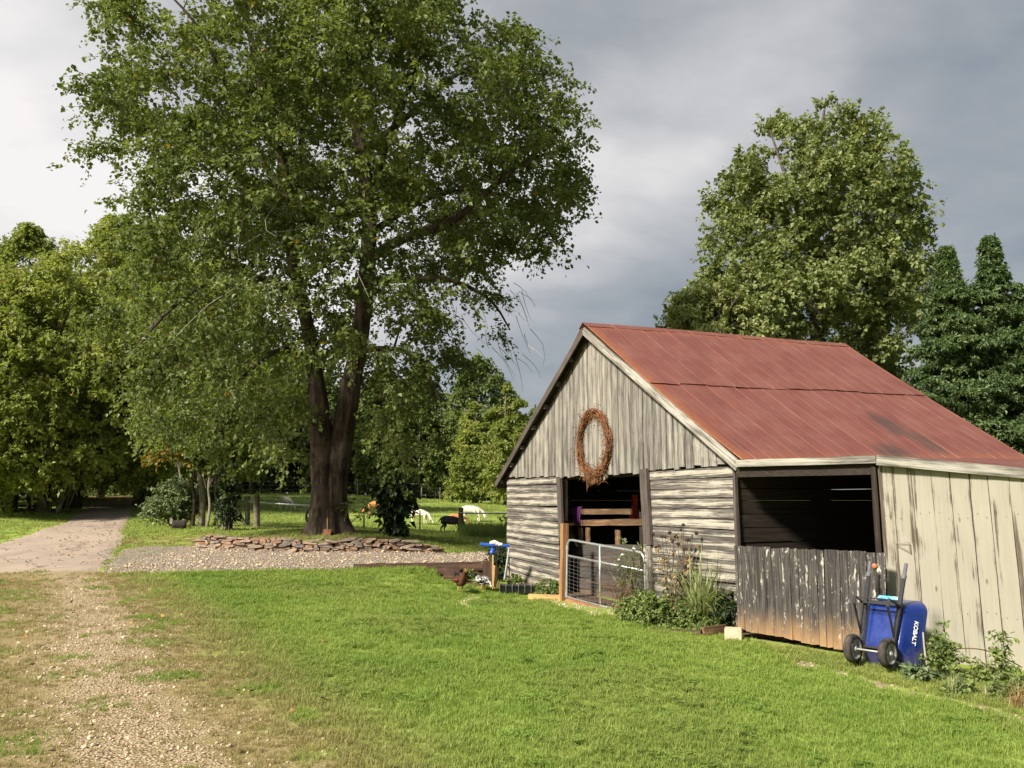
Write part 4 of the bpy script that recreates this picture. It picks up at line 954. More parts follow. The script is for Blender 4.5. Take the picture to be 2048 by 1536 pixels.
# purple halter rope and red cloth inside
hr = MB(); 
for k in range(9):
    u = 1147 + k * 2.3; a = in_hit(u, 1019, T_ - .10); pts = curve([a - E2v * .0 + UP * .05, a - E2v * .05 + UP * .03, a - E2v * .06 - UP * (.08 + .02 * (k % 3)), a - E2v * .05 - UP * (.16 + .05 * ((k * 5) % 4)) - E1v * .05 * (k % 2)], 9); hr.tube(pts, .012, 5)
tag(hr.build('halter_rope', M['purple'], smooth=True), 'purple rope hung over the top rail inside the barn door', 'rope')
rc_ = MB(); p = in_hit(1268, 990, 1.6); g = []
for i in range(6):
    for j in range(5): g.append(p + UP * (-.11 * i) - E1v * ((j - 2) * .05 * (1 + .2 * i)) + E2v * (.03 * math.sin(j * 2 + i)))
rc_.add(g, [(i * 5 + j, i * 5 + j + 1, i * 5 + j + 6, i * 5 + j + 5) for i in range(5) for j in range(4)]); ro = rc_.build('red_cloth', M['redcloth']); sm = ro.modifiers.new('thickness', 'SOLIDIFY'); sm.thickness = .01
tag(ro, 'red cloth hanging in the dark behind the right door post', 'cloth')

# tube gate in the barn doorway
GA, GB = PX(1135, 1079, 16.9), PX(1289, 1106, 14.75); GC, GD = PX(1133, 1196, 16.9), PX(1293, 1238, 14.75)
gate = thing('tube_gate', (GC + GD) / 2, 'galvanised tube gate with wire mesh standing in front of the barn door', 'gate')
def gp_(f, k): return (GC * (1 - f) + GD * f) * (1 - k) + (GA * (1 - f) + GB * f) * k
fr = MB(); rr = .10; rim = [gp_(0, 0), gp_(0, .5), gp_(0, .86), gp_(.012, .95), gp_(.05, 1), gp_(.3, 1), gp_(.6, 1), gp_(.94, 1), gp_(.985, .95), gp_(1, .85), gp_(1, .4), gp_(1, 0.0)]
fr.tube(curve(rim, 44), .024, 8); fr.tube([gp_(0, .02), gp_(1, .02)], .022, 8); fr.build('frame', M['galv'], gate, smooth=True)
b = MB(); b.tube([gp_(.0, .725), gp_(1, .725)], .021, 8); b.build('crossbar', M['galv'], gate, smooth=True)
b = MB(); b.tube([gp_(.455, .02), gp_(.455, .99)], .022, 8); b.build('upright', M['galv'], gate, smooth=True)
b = MB()
for k in np.linspace(.08, .70, 11): b.tube([gp_(f, k - .02 * math.sin(f * 6.28) * (k < .6)) for f in np.linspace(0, 1, 7)], .0032, 3, cap=False)
for f in np.linspace(.04, .96, 17): b.tube([gp_(f, .04), gp_(f, .71)], .0028, 3, cap=False)
b.build('wire_mesh', M['wire'], gate, kind='stuff')
for k in (.06, .86):
    b = MB(); q = gp_(0, k); b.tube([q, q - (GB - GA) / np.linalg.norm(GB - GA) * .09], .016, 6); b.tube([q - UP * .05, q + UP * .05], .03, 8); b.build('hinge', M['galv'], gate)
def timber(name, a, b, w, hgt, mat, label, cat, group=None, up=UP, wob=.004):
    a, b = np.asarray(a, float), np.asarray(b, float); L = np.linalg.norm(b - a)
    o = plank(None, a, b - a, up, hgt, w, mat, 0, L, 0, L, rp, name=name, wob=wob); tag(o, label, cat, group); return o
p = PX(1129, 1047, 16.98); q = np.array([p[0] - .04, p[1], gz(p) - .1]); timber('gate_post', q, p, .125, .115, M['cedar'], 'square reddish timber post hinging the tube gate', 'post', up=E1v)
# timbers bounding the pen
ZP = -1.98
def edge_timber(u0, v0, Y0, u1, v1, Y1, hgt, mat, label, w=.09, name='edging_timber', grp='timber edging around the barn front'):
    return timber(name, PX(u0, v0, Y0), PX(u1, v1, Y1), w, hgt, mat, label, 'timber', grp)
edge_timber(1058, 1195.5, 17.2, 1122, 1198, 17.0, .15, M['newwood'], 'yellow timber lying between the black trough and the gate post')
edge_timber(1136, 1203, 16.75, 1292, 1245, 14.55, .12, M['cedar'], 'reddish timber lying along the bottom of the tube gate')
edge_timber(1186, 1237, 14.75, 1262, 1240, 14.5, .14, M['newwood'], 'yellow timber between the gravel pen and the leafy weeds')
edge_timber(952, 1176, 18.6, 1062, 1181, 18.4, .06, M['newwood'], 'thin yellow timber at the foot of the blue topped post')
edge_timber(1303, 1267, 12.95, 1404, 1273, 12.35, .16, M['railtie'], 'brown board edging the weed bed left of the pale block', .05)
edge_timber(1407, 1268, 12.3, 1451, 1262, 12.45, .19, M['slat'], 'short tan board edging the weed bed beside the pale block', .05)
blk = MB(); c = PX(1467, 1271, 12.05); blk.box(c - UP * .0, wd * .115 , wn * .12, UP * .10); o = blk.build('concrete_block', M['concrete'], bevel=.006)
bm = bmesh.new(); bm.from_mesh(o.data); bm.to_mesh(o.data); bm.free(); tag(o, 'pale tan concrete block at the left foot of the grey half door', 'block')
# black feeding trough with wire dividers
TA, TB = PX(1001, 1190, 18.0), PX(1076, 1189, 17.9); tx = (TB - TA); tx[2] = 0; TL = np.linalg.norm(tx); tx /= TL; tn = np.array([tx[1], -tx[0], 0]); tb = (TA + TB) / 2; tb[2] = gz(tb) + .03
tr = thing('feed_trough', tb, 'long black plastic feed trough with wire dividers on the grass', 'trough')
m = MB(); V = []
for (hh, ww) in [(0, .07), (.16, .11), (.165, .125), (.155, .125)]: V += [tb - tx * (TL / 2 + .2 * (ww - .07)) - tn * ww + UP * hh, tb + tx * (TL / 2 + .2 * (ww - .07)) - tn * ww + UP * hh, tb + tx * (TL / 2 + .2 * (ww - .07)) + tn * ww + UP * hh, tb - tx * (TL / 2 + .2 * (ww - .07)) + tn * ww + UP * hh]
V += [tb - tx * (TL / 2 - .01) - tn * .055 + UP * .015, tb + tx * (TL / 2 - .01) - tn * .055 + UP * .015, tb + tx * (TL / 2 - .01) + tn * .055 + UP * .015, tb - tx * (TL / 2 - .01) + tn * .055 + UP * .015]
V += [q + (q - tb) * 0 for q in V[4:8]]
m.add(V, [(3, 2, 1, 0)] + [(r * 4 + j, r * 4 + (j + 1) % 4, r * 4 + 4 + (j + 1) % 4, r * 4 + 4 + j) for r in range(3) for j in range(4)] + [(16, 17, 18, 19)] + [(16 + j, 12 + j, 12 + (j + 1) % 4, 16 + (j + 1) % 4) for j in range(4)]); m.build('basin', M['black_plastic'], tr)
for k in range(7):
    c = tb + tx * (TL * (k / 6 - .5)); m = MB(); m.tube(curve([c + tn * .095 + UP * .02, c + tn * .13 + UP * .165, c + UP * .19, c - tn * .13 + UP * .165], 12), .005, 5); m.build('divider', M['galv'], tr)
# tool with a blue head, standing on a wooden stick
bt = PX(986, 1177, 18.55); bt[2] = gz(bt); tool = thing('blue_headed_tool', bt, 'wooden stick with a wide blue head standing beside the barn corner', 'tool')
def px_at(u, v, Y=18.55): return PX(u, v, Y)
m = MB(); m.beam(px_at(986, 1180), px_at(985.5, 1108), .035, .035, (0, 1, 0)); m.build('handle', M['newwood'], tool)
m = MB(); a, b_ = px_at(960, 1088.5), px_at(1019, 1091.5); m.beam(a, b_, .16, .06); o = m.build('head', M['blue_plastic'], tool, bevel=.012)
m = MB(); m.tube(curve([px_at(985, 1108), px_at(984, 1103), px_at(986, 1099), px_at(985, 1094)], 10), [.03, .05, .055, .05, .045, .05, .045, .05, .05, .04], 8); m.beam(px_at(981, 1097), px_at(991, 1104), .04, .03); m.build('socket', M['blue_plastic'], tool, smooth=False)
m = MB()
for (u, v, r) in [(984, 1085.5, .05), (989, 1085, .06), (994, 1087, .055), (999, 1089, .05), (1002, 1089, .045)]: m.lathe(px_at(u, v, 18.5) - UP * r, UP, [(0, 0), (r * .5, r * .9), (r, r * 1.15), (r * 1.6, r * .8), (r * 1.9, 0)], 8)
tag(m.build('rag', M['white_plastic'], smooth=True), 'crumpled white rag lying on the blue tool head', 'rag')
timber('yellow_board', px_at(990.5, 1176, 18.6), px_at(990.5, 1131, 18.65), .03, .075, M['newwood'], 'short yellow board standing beside the blue headed tool', 'board', up=np.array([1., 0, 0]))
m = MB(); m.tube(curve([px_at(990, 1106), px_at(992.5, 1118), px_at(995, 1145), px_at(994, 1163), px_at(988, 1176)], 20), .013, 6); tag(m.build('black_hose', M['black_plastic'], smooth=True), 'thin black hose hanging in an arc beside the yellow board', 'hose')
# second tube gate leaning by the barn corner
M['pipe'] = simple('dull grey green pipe', (.25, .27, .25), .5, .3)
ga = thing('leaning_gate', PX(1009, 1160, 20.0), 'grey tube gate leaning against the far corner of the barn', 'gate')
m = MB(); m.tube(curve([PX(1008.5, 1161, 20.0), PX(1015, 1120, 20.1), PX(1020, 1086, 20.2), PX(1023, 1075, 20.25), PX(1029, 1070, 20.6), PX(1034, 1070, 21.2)], 26), .026, 8); m.build('frame', M['pipe'], ga, smooth=True)
for (u, v) in [(1017, 1113), (1014, 1133), (1011.5, 1151)]:
    m = MB(); m.tube([PX(u, v, 20.1), PX(u + 22, v - 1, 21.6)], .022, 8); m.build('crossbar', M['pipe'], ga, smooth=True)
# retaining sleepers
def sleeper(u0, v0, Y0, u1, v1, Y1, hgt, w, label):
    return timber('sleeper', PX(u0, v0, Y0), PX(u1, v1, Y1), w, hgt, M['railtie'], label, 'sleeper', 'old sleepers edging the gravel')
sleeper(708, 1137, 20.35, 966, 1132, 20.62, .20, .2, 'long brown sleeper retaining the gravel above the lawn'); sleeper(908, 1151, 20.45, 966, 1149, 20.66, .2, .18, 'short lower sleeper half sunk under the long top one')
sleeper(874, 1139, 20.0, 918, 1139, 20.05, .17, .5, 'short brown sleeper step below the long sleeper'); sleeper(888, 1151, 19.5, 928, 1152, 19.5, .12, .4, 'lowest brown sleeper step behind the red hen')
o = timber('sleeper_post', PX(975, 1166, 20.2), PX(975, 1122, 20.2), .22, .22, M['railtie'], 'thick upright sleeper at the right end of the gravel', 'post', up=np.array([1., 0, 0]))
m = MB(); m.tube(curve([PX(941, 1168, 18.6), PX(950, 1161, 18.9), PX(961, 1152, 19.4)], 8) + UP * .02, .014, 5); tag(m.build('fallen_stick', M['twig']), 'dark stick lying in the dirt behind the hens', 'stick')

# ------------------------------------------------------------ wheelbarrow tipped up against the wall
dx_ = np.array([.62, -.785, 0]); dx_ /= np.linalg.norm(dx_); no = np.array([dx_[1], -dx_[0], 0.])        # no: away from the wall
wb0 = PX(1749, 1343, 10.32); wb0[2] = gz(wb0) + .015
upw = UP - no * .43; upw /= np.linalg.norm(upw); ow = np.cross(dx_, upw) * -1
if ow @ no < 0: ow = -ow
def WB(x, y, z): return wb0 + dx_ * (x * .92) + upw * (y * .94) + ow * (z * .95)
barrow = thing('wheelbarrow', wb0, 'blue two wheeled wheelbarrow tipped up on end against the barn', 'wheelbarrow')
def rrect(hx_, y0, y1, r, n=5, taper=0):
    pts = []
    for (cx, cy, a0) in [(hx_ - r, y1 - r, 0), (-hx_ + r, y1 - r, 90), (-hx_ + r, y0 + r, 180), (hx_ - r, y0 + r, 270)]:
        for k in range(n + 1): a = R(a0 + 90 * k / n); pts.append((cx + r * math.cos(a), cy + r * math.sin(a)))
    return pts
loops = [(-.375, rrect(.365, .02, 1.0, .14)), (-.36, rrect(.378, .005, 1.015, .15)), (-.335, rrect(.372, .012, 1.008, .145)), (-.22, rrect(.325, .10, .955, .13)), (-.10, rrect(.278, .20, .895, .12)), (-.06, rrect(.262, .235, .87, .11)), (-.045, rrect(.235, .265, .845, .10)), (-.042, rrect(.14, .36, .76, .05))]
m = MB(); V = [WB(x, y, z - .012) for z, l in loops for (x, y) in l]; nn = 24; Fq = [(i * nn + j, i * nn + (j + 1) % nn, (i + 1) * nn + (j + 1) % nn, (i + 1) * nn + j) for i in range(len(loops) - 1) for j in range(nn)] + [tuple((len(loops) - 1) * nn + j for j in range(nn))]
m.add(V, Fq); tray = m.build('tray', M['tray'], barrow, smooth=True); sm = tray.modifiers.new('thickness', 'SOLIDIFY'); sm.thickness = .006
m = MB(); m.tube([WB(x, y, -.385) for (x, y) in rrect(.372, .01, 1.01, .148, 7)], .011, 6, loop=True); m.build('rolled_rim', M['tray'], tray, smooth=True)
m = MB(); V = []
for i in range(5):
    for j in range(4): y = .905 + .068 * j / 3; V.append(WB(-.17 + .30 * i / 4, y + .012, -.052 - (y - .865) * 1.05 + .004))
m.add(V, [(i * 4 + j, i * 4 + j + 1, i * 4 + j + 5, i * 4 + j + 4) for i in range(4) for j in range(3)]); m.build('sticker', M['sticker'], tray)
for sx in (-1, 1):
    hb_, ht_ = (sx * .205, -.0, .02), (sx * .245, 1.20, .05)
    m = MB(); m.beam(WB(*hb_), WB(*ht_), .045, .03, ow); m.build('handle', M['black_metal'], barrow)
    dv = WB(*ht_) - WB(*hb_); dv /= np.linalg.norm(dv); m = MB(); e = WB(*ht_); m.lathe(e - dv * .04, dv, [(0, .026), (.02, .03), (.05, .03), (.06, .021), (.19, .021), (.20, .016), (.205, 0)], 12); m.build('grip', M['grip'], barrow, smooth=True)
    m = MB(); lg = [WB(sx * .255, .80, .03), WB(sx * .235, .80, .30), WB(sx * .23, .70, .305)]; m.beam(lg[0], lg[1], .035, .012, upw); m.beam(lg[1] + upw * .01, lg[2], .035, .014, ow); m.beam(lg[2] + upw * .01, WB(sx * .225, .40, .04), .03, .014, dx_ if abs(dx_ @ ow) < .9 else upw); m.build('leg', M['black_metal'], barrow)
    # wheel
    wc = WB(sx * .235, .165, .155); wc[2] = max(wc[2], gz(wc) + .165)
    wh = bpy.data.objects.new('wheel', None); wh.empty_display_size = .1; put(wh, barrow, Matrix.Translation(Vector(wc)))
    m = MB(); prof = [(-.040, .105), (-.048, .125), (-.043, .150), (-.026, .166), (0, .170), (.026, .166), (.043, .150), (.048, .125), (.040, .105)]; m.lathe(wc, dx_, prof, 36); m.build('tyre', M['tyre'], wh, smooth=True)
    m = MB(); m.lathe(wc, dx_, [(-.042, .108), (-.045, .115), (-.03, .10), (0, .095), (.03, .10), (.045, .115), (.042, .108), (.036, .104), (.03, .096), (.0, .09), (-.03, .096), (-.042, .108)], 30)
    m.lathe(wc, dx_, [(-.05, 0), (-.05, .028), (-.02, .034), (.02, .034), (.05, .028), (.05, 0)], 14)
    for k in range(5):
        a = k * 2 * math.pi / 5 + .3; u_ = upw * math.cos(a) + ow * math.sin(a); v_ = np.cross(dx_, u_); m.box(wc + u_ * .064 + dx_ * .012, u_ * .036, v_ * .017, dx_ * .012)
    m.build('rim', M['rim'], wh, smooth=False)
m = MB(); c0, c1 = WB(-.30, .165, .155), WB(.30, .165, .155); zc = gz(WB(.2, .165, .155)) + .165
c0[2] = max(c0[2], gz(c0) + .165); c1[2] = max(c1[2], gz(c1) + .165); m.tube([c0, c1], .011, 8); m.build('axle', M['rim'], barrow, smooth=True)
for sx in (-1, 1):
    m = MB(); q = WB(sx * .165, .165, .155); q[2] = max(q[2], gz(q) + .165); m.beam(q, WB(sx * .205, .20, .03), .03, .012, upw); m.build('axle_bracket', M['black_metal'], barrow)
m = MB(); m.beam(WB(-.26, .79, .10), WB(.26, .79, .10), .03, .02, upw); m.beam(WB(-.245, .80, .29), WB(.245, .80, .29), .012, .012, upw); m.build('cross_brace', M['black_metal'], barrow)
m = MB(); m.beam(WB(-.25, .84, .0), WB(.25, .84, .0), .025, .03, upw); m.beam(WB(-.215, .25, -.01), WB(.215, .25, -.01), .03, .025, upw); m.build('tray_bracket', M['black_metal'], barrow)
# lettering down the right-hand side of the tray
fc_ = bpy.data.curves.new('lettering', 'FONT'); fc_.body = 'KOBALT'; fc_.size = .078; fc_.extrude = .0012; fc_.offset = .0019; fc_.space_character = .96; fc_.align_x = 'CENTER'; fc_.align_y = 'CENTER'
tmp = bpy.data.objects.new('lettering_source', fc_); COL.objects.link(tmp); dg = bpy.context.evaluated_depsgraph_get(); tme = bpy.data.meshes.new_from_object(tmp.evaluated_get(dg)); bpy.data.objects.remove(tmp)
tme.materials.clear(); tme.materials.append(M['white_print']); let = bpy.data.objects.new('lettering', tme)
# plane of the side: from (x .278 z -.10) to (x .365 z -.33)
pa, pb = WB(.285, .555, -.115), WB(.352, .555, -.29); lx = -upw; ly = unit(pb - pa) ; lz = np.cross(lx, ly)
if lz @ dx_ < 0: ly = -ly; lz = -lz
cc = (pa * .35 + pb * .65) + lz * .012; Mx = Matrix.Identity(4)
for r in range(3): Mx[r][0], Mx[r][1], Mx[r][2], Mx[r][3] = lx[r], ly[r], lz[r], cc[r]
put(let, tray, Mx)
# ------------------------------------------------------------ trees
class Tree:
    """limb skeleton + leaf clumps. Limbs are tubes; every clump hangs on a branch that leaves the nearest limb"""
    def __init__(s, seed): s.rng = np.random.default_rng(seed); s.nodes = np.zeros((0, 3)); s.rad = np.zeros(0); s.branches = []; s.C = np.zeros((0, 3))
    def limb(s, pts, rad, n=16):
        P = curve(pts, n); r = np.interp(np.linspace(0, 1, n), np.linspace(0, 1, len(rad)), rad); s.nodes = np.vstack([s.nodes, P]); s.rad = np.concatenate([s.rad, r]); return P, r
    def clumps(s, C, axis_xy, droop=.25, r0=.035, min_z=None, up_bias=.55):
        """branches from the skeleton out to clump centres C"""
        order = np.argsort(np.hypot(C[:, 0] - axis_xy[0], C[:, 1] - axis_xy[1])); s.C = C[order]
        for c in s.C:
            d = s.nodes - c; dist = np.linalg.norm(d, axis=1) + .9 * np.maximum(d[:, 2] + up_bias * np.hypot(d[:, 0], d[:, 1]), 0) ; i = int(np.argmin(dist)); a = s.nodes[i]
            L = np.linalg.norm(c - a)
            if L < .12: continue
            mid = (a + c) / 2 + np.array([0, 0, droop * L * .5]) + s.rng.normal(0, .07 * L, 3); P = curve([a, mid, c], 5 if L > .8 else 4); ra = min(s.rad[i] * .62, r0 * (.35 + .28 * L)); r = np.linspace(max(ra, .006), .005, len(P))
            s.branches.append((P, r)); s.nodes = np.vstack([s.nodes, P[2:]]); s.rad = np.concatenate([s.rad, r[2:]])
    def leaves(s, per, crad, size, flat=.55, droop=.3, twigs=7, aspect=.75, jitter=.48, center=None):
        """leaves set along short twigs that radiate from each clump centre"""
        g = s.rng; n = len(s.C); T = n * twigs; ci = np.repeat(np.arange(n), twigs); d = rand_dirs(T, g); d[:, 2] *= flat; out = s.C[ci] - (center if center is not None else s.C.mean(0)); d = unit(d + .45 * unit(out)); crv = np.broadcast_to(np.asarray(crad(s.C) if callable(crad) else crad, float), (n,))[ci]; ln = crv * g.uniform(.5, 1.15, T)
        k = max(1, per // twigs); ti = np.repeat(np.arange(T), k); f = g.uniform(.08, 1, len(ti)) ** .8; dd = d[ti]; L = (ln[ti] * f)[:, None]
        P = s.C[ci[ti]] + dd * L + np.array([0, 0, -1]) * droop * L * f[:, None] + g.normal(0, .055, (len(ti), 3)) * crv[ti][:, None]
        A = unit(dd * .5 + rand_dirs(len(ti), g) * .85 + np.array([0, 0, -.45])); Nn = unit(np.array([0, 0, 1.0]) + rand_dirs(len(ti), g) * .75 + .25 * dd)
        sz = size * g.uniform(1 - jitter, 1 + jitter, len(ti)); V, F3 = leaves_geo(P, A, Nn, sz, sz * aspect)
        ct = g.uniform(.25, .75, n); tint = np.clip(ct[ci[ti]] + g.normal(0, .17, len(ti)), 0, .97); tint[g.uniform(size=len(ti)) < .006] = 1
        s.tw = [(np.stack([s.C[ci[j]], s.C[ci[j]] + d[j] * ln[j] * .5 - np.array([0, 0, droop * ln[j] * .2]), s.C[ci[j]] + d[j] * ln[j] * .95 - np.array([0, 0, droop * ln[j] * .9])])) for j in range(T)]
        return V, F3, np.repeat(tint, 4)
def tubes_np(paths, nside):
    """many tapering tubes in one go: paths = [(P (k,3), r (k))]"""
    V, Fq, b = [], [], 0; ang = np.linspace(0, 2 * math.pi, nside, endpoint=False); ca, sa = np.cos(ang), np.sin(ang)
    for P, r in paths:
        k = len(P); t = unit(np.gradient(P, axis=0)); ref = np.array([0, 0, 1.0]) if abs(t[0][2]) < .9 else np.array([1.0, 0, 0]); a = unit(np.cross(t, ref)); c = np.cross(t, a)
        V.append((P[:, None] + r[:, None, None] * (ca[None, :, None] * a[:, None] + sa[None, :, None] * c[:, None])).reshape(-1, 3))
        i = np.arange(k - 1)[:, None] * nside; j = np.arange(nside)[None]; j2 = (j + 1) % nside; Fq.append(np.stack([b + i + j, b + i + j2, b + i + nside + j2, b + i + nside + j], -1).reshape(-1, 4)); b += k * nside
    return np.vstack(V), np.vstack(Fq)
def trunk_mesh(stems, flare, seed, nside=22):
    """stems: [(points, radii)] with fluted, flaring feet"""
    g = np.random.default_rng(seed); V, Fq, b = [], [], 0
    for P, r in stems:
        k = len(P); t = unit(np.gradient(P, axis=0)); a = unit(np.cross(t, np.array([0, 1.0, 0]))); c = np.cross(t, a); ang = np.linspace(0, 2 * math.pi, nside, endpoint=False); ph = g.uniform(0, 6, 4); z0 = P[0][2]
        for i in range(k):
            hz = max(P[i][2] - z0, 0); fl = flare * math.exp(-hz / .42); lob = 1 + fl * (.75 + .55 * np.cos(5 * ang + ph[0]) + .25 * np.cos(3 * ang + ph[1])) + .05 * np.cos(7 * ang + ph[2] + .8 * hz) + .04 * np.cos(11 * ang + ph[3] - hz) + g.normal(0, .012, nside)
            V.append(P[i] + (r[i] * lob)[:, None] * (np.cos(ang)[:, None] * a[i] + np.sin(ang)[:, None] * c[i]))
        i = np.arange(k - 1)[:, None] * nside; j = np.arange(nside)[None]; j2 = (j + 1) % nside; Fq.append(np.stack([b + i + j, b + i + j2, b + i + nside + j2, b + i + nside + j], -1).reshape(-1, 4)); b += k * nside
    return np.vstack(V), np.vstack(Fq)
def crown_points(n, prof, Y, rng, depth=1.0, shell=.45, voids=(), noise_cut=-.25, nscale=.35, bottom=None):
    """clump centres inside a crown whose left and right edges were measured on the photo: prof rows (v, uL, uR)"""
    prof = np.array(prof, float); v = prof[:, 0]; out = []
    zs = np.array([PX(1000, q, Y)[2] for q in v]); xl = np.array([PX(u, q, Y)[0] for u, q in zip(prof[:, 1], v)]); xr = np.array([PX(u, q, Y)[0] for u, q in zip(prof[:, 2], v)])
    o = np.argsort(zs); zs, xl, xr = zs[o], xl[o], xr[o]; zg = np.linspace(zs[0], zs[-1], 200); wdt = np.interp(zg, zs, xr - xl); cdf = np.cumsum(wdt ** 2); cdf /= cdf[-1]
    vo = [(PX(a, b, Y), r) for a, b, r in voids]
    while len(out) < n:
        z = np.interp(rng.uniform(), cdf, zg); a, b = np.interp(z, zs, xl), np.interp(z, zs, xr); rad = (b - a) / 2; th = rng.uniform(0, 2 * math.pi); rr = (rng.uniform(shell ** 2, 1)) ** .5 if rng.uniform() < .8 else rng.uniform(.1, 1)
        p = np.array([(a + b) / 2 + rr * rad * math.cos(th), Y + rr * rad * depth * math.sin(th), z + rng.normal(0, .12)])
        if mnoise.noise(p * nscale) + .5 * mnoise.noise(p * nscale * 2.7) < noise_cut: continue
        if any(math.hypot((p[0] / p[1] - q[0] / q[1]) * Y, (p[2] / p[1] - q[2] / q[1]) * Y) < r for q, r in vo): continue
        out.append(p)
    return np.array(out)
def finish_tree(root, T, base, leaf, crown, stems, limbs, bark, leafm, flare=.5, twig_frac=.4, twig_m=None, seed=0, nside=22):
    V, Fq = trunk_mesh(stems, flare, seed, nside); obj_np('trunk', V, Fq, bark, root, base, smooth=True)
    for P, r in limbs: V, Fq = tubes_np([(P, r)], 10); obj_np('limb', V, Fq, bark, root, base, smooth=True)
    if T.branches: V, Fq = tubes_np(T.branches, 4); obj_np('branches', V, Fq, bark, root, base, smooth=True, kind='stuff')
    V, F3, tint = crown; cr = obj_np('crown', V, F3, leafm, root, base, attrs={'tint': tint}); cr['kind'] = 'stuff'
    if twig_frac:
        tw = [(p, np.array([.007, .005, .002])) for p in T.tw if T.rng.uniform() < twig_frac]; V, Fq = tubes_np(tw, 3); obj_np('twigs', V, Fq, twig_m or M['twig'], root, base, kind='stuff')
# the big double-trunked maple
YM = 24.5; mb = PX(658, 1066, YM); mb[2] = gz(mb) - .05
maple = thing('maple_tree', mb, 'huge spreading tree with two dark trunks behind the stone wall', 'tree')
T = Tree(101)
def pxl(l): return [PX(u, v, YM + dy) for u, v, dy in l]
L1 = T.limb(pxl([(646, 1072, .0), (648, 1010, 0), (646, 950, 0), (643, 890, 0), (640, 840, .05), (632, 760, .1), (622, 690, .1), (608, 620, .1), (590, 540, 0), (578, 460, -.2), (574, 380, -.3), (560, 300, -.4), (530, 190, -.6), (500, 70, -.8), (480, -60, -.9)]), [.38, .345, .32, .28, .22, .185, .19, .18, .17, .155, .14, .115, .09, .07, .04], 34)
L2 = T.limb(pxl([(670, 1072, .1), (668, 1010, .1), (672, 950, .1), (681, 890, .1), (690, 840, .1), (704, 760, .1), (718, 690, .1), (728, 610, 0), (735, 530, .1), (738, 450, .2), (735, 380, .3), (722, 300, .5), (704, 200, .7), (690, 90, .8), (685, -40, .8)]), [.38, .35, .33, .31, .265, .235, .245, .23, .215, .20, .17, .145, .115, .085, .05], 34)
limbs = []
for pts, rad in [([(736, 520, .1), (800, 480, -.6), (900, 445, -1.2), (955, 400, -1.6), (1040, 330, -2), (1120, 300, -2.2)], [.17, .15, .13, .10, .06, .03]), ([(733, 560, 0), (820, 560, 1), (900, 560, 1.4), (980, 600, 1.6), (1020, 660, 1.8)], [.13, .10, .08, .05, .02]),
                 ([(582, 480, -.2), (520, 400, -1.2), (440, 320, -2), (330, 270, -2.4), (230, 240, -2.6)], [.15, .12, .10, .07, .03]), ([(600, 590, 0), (540, 560, -1.2), (430, 560, -2.4), (340, 620, -3), (270, 700, -3.4)], [.13, .10, .08, .05, .02]),
                 ([(575, 400, -.2), (480, 260, 1), (390, 160, 1.6), (280, 90, 2)], [.13, .10, .07, .03]), ([(722, 310, .5), (830, 220, 1.2), (930, 140, 1.6), (1060, 120, 1.8)], [.13, .10, .07, .03]), ([(716, 700, .1), (800, 700, -1.5), (850, 740, -2.4), (880, 800, -2.8)], [.10, .08, .05, .02]),
                 ([(626, 720, .1), (560, 700, -1.6), (480, 760, -2.8), (430, 830, -3.4)], [.11, .08, .05, .02]), ([(738, 430, .2), (760, 330, -2), (800, 220, -3.4), (840, 120, -4)], [.14, .11, .08, .04]), ([(580, 430, -.2), (600, 300, 2.5), (620, 160, 3.8), (640, 20, 4.4)], [.14, .11, .08, .04]),
                 ([(735, 470, .2), (850, 400, 2.6), (960, 380, 3.6), (1090, 420, 4.0)], [.12, .09, .06, .02]), ([(560, 300, -.4), (470, 200, -2.6), (400, 60, -3.6), (330, -20, -4)], [.11, .08, .05, .02])]:
    limbs.append(T.limb(pxl(pts), rad, 16))
PROF = [(-170, 600, 740), (-110, 460, 850), (-50, 330, 890), (10, 265, 915), (70, 215, 1020), (130, 265, 1100), (190, 210, 1150), (250, 260, 1170), (320, 190, 1160), (390, 255, 1155), (460, 260, 1160), (520, 280, 1100), (570, 280, 1050), (640, 250, 1020), (700, 215, 980), (760, 215, 925), (820, 230, 895), (880, 320, 870), (930, 390, 840)]
gT = np.random.default_rng(5)
C = crown_points(1250, PROF, YM, gT, .92, .5, [(872, 140, .55), (935, 650, .8), (880, 590, .55), (790, 690, .45), (690, 770, .45), (1010, 560, .6), (690, 610, .3), (1000, 270, .4), (960, 500, .4), (250, 130, .4), (270, 345, .45), (180, 450, .7), (420, 200, .3), (660, 900, 1.1), (730, 950, .9), (760, 600, .4), (860, 690, .5)], -.22, .33)
# low boughs are thinner on the right and hang lower on the left
C = C[~((C[:, 0] < PX(520, 800, YM)[0]) & (C[:, 2] < PX(0, 560, YM)[2]) & (gT.uniform(size=len(C)) < .45))]
C = C[~((C[:, 2] < PX(0, 700, YM)[2]) & (C[:, 0] > PX(640, 800, YM)[0]) & (gT.uniform(size=len(C)) < .35))]
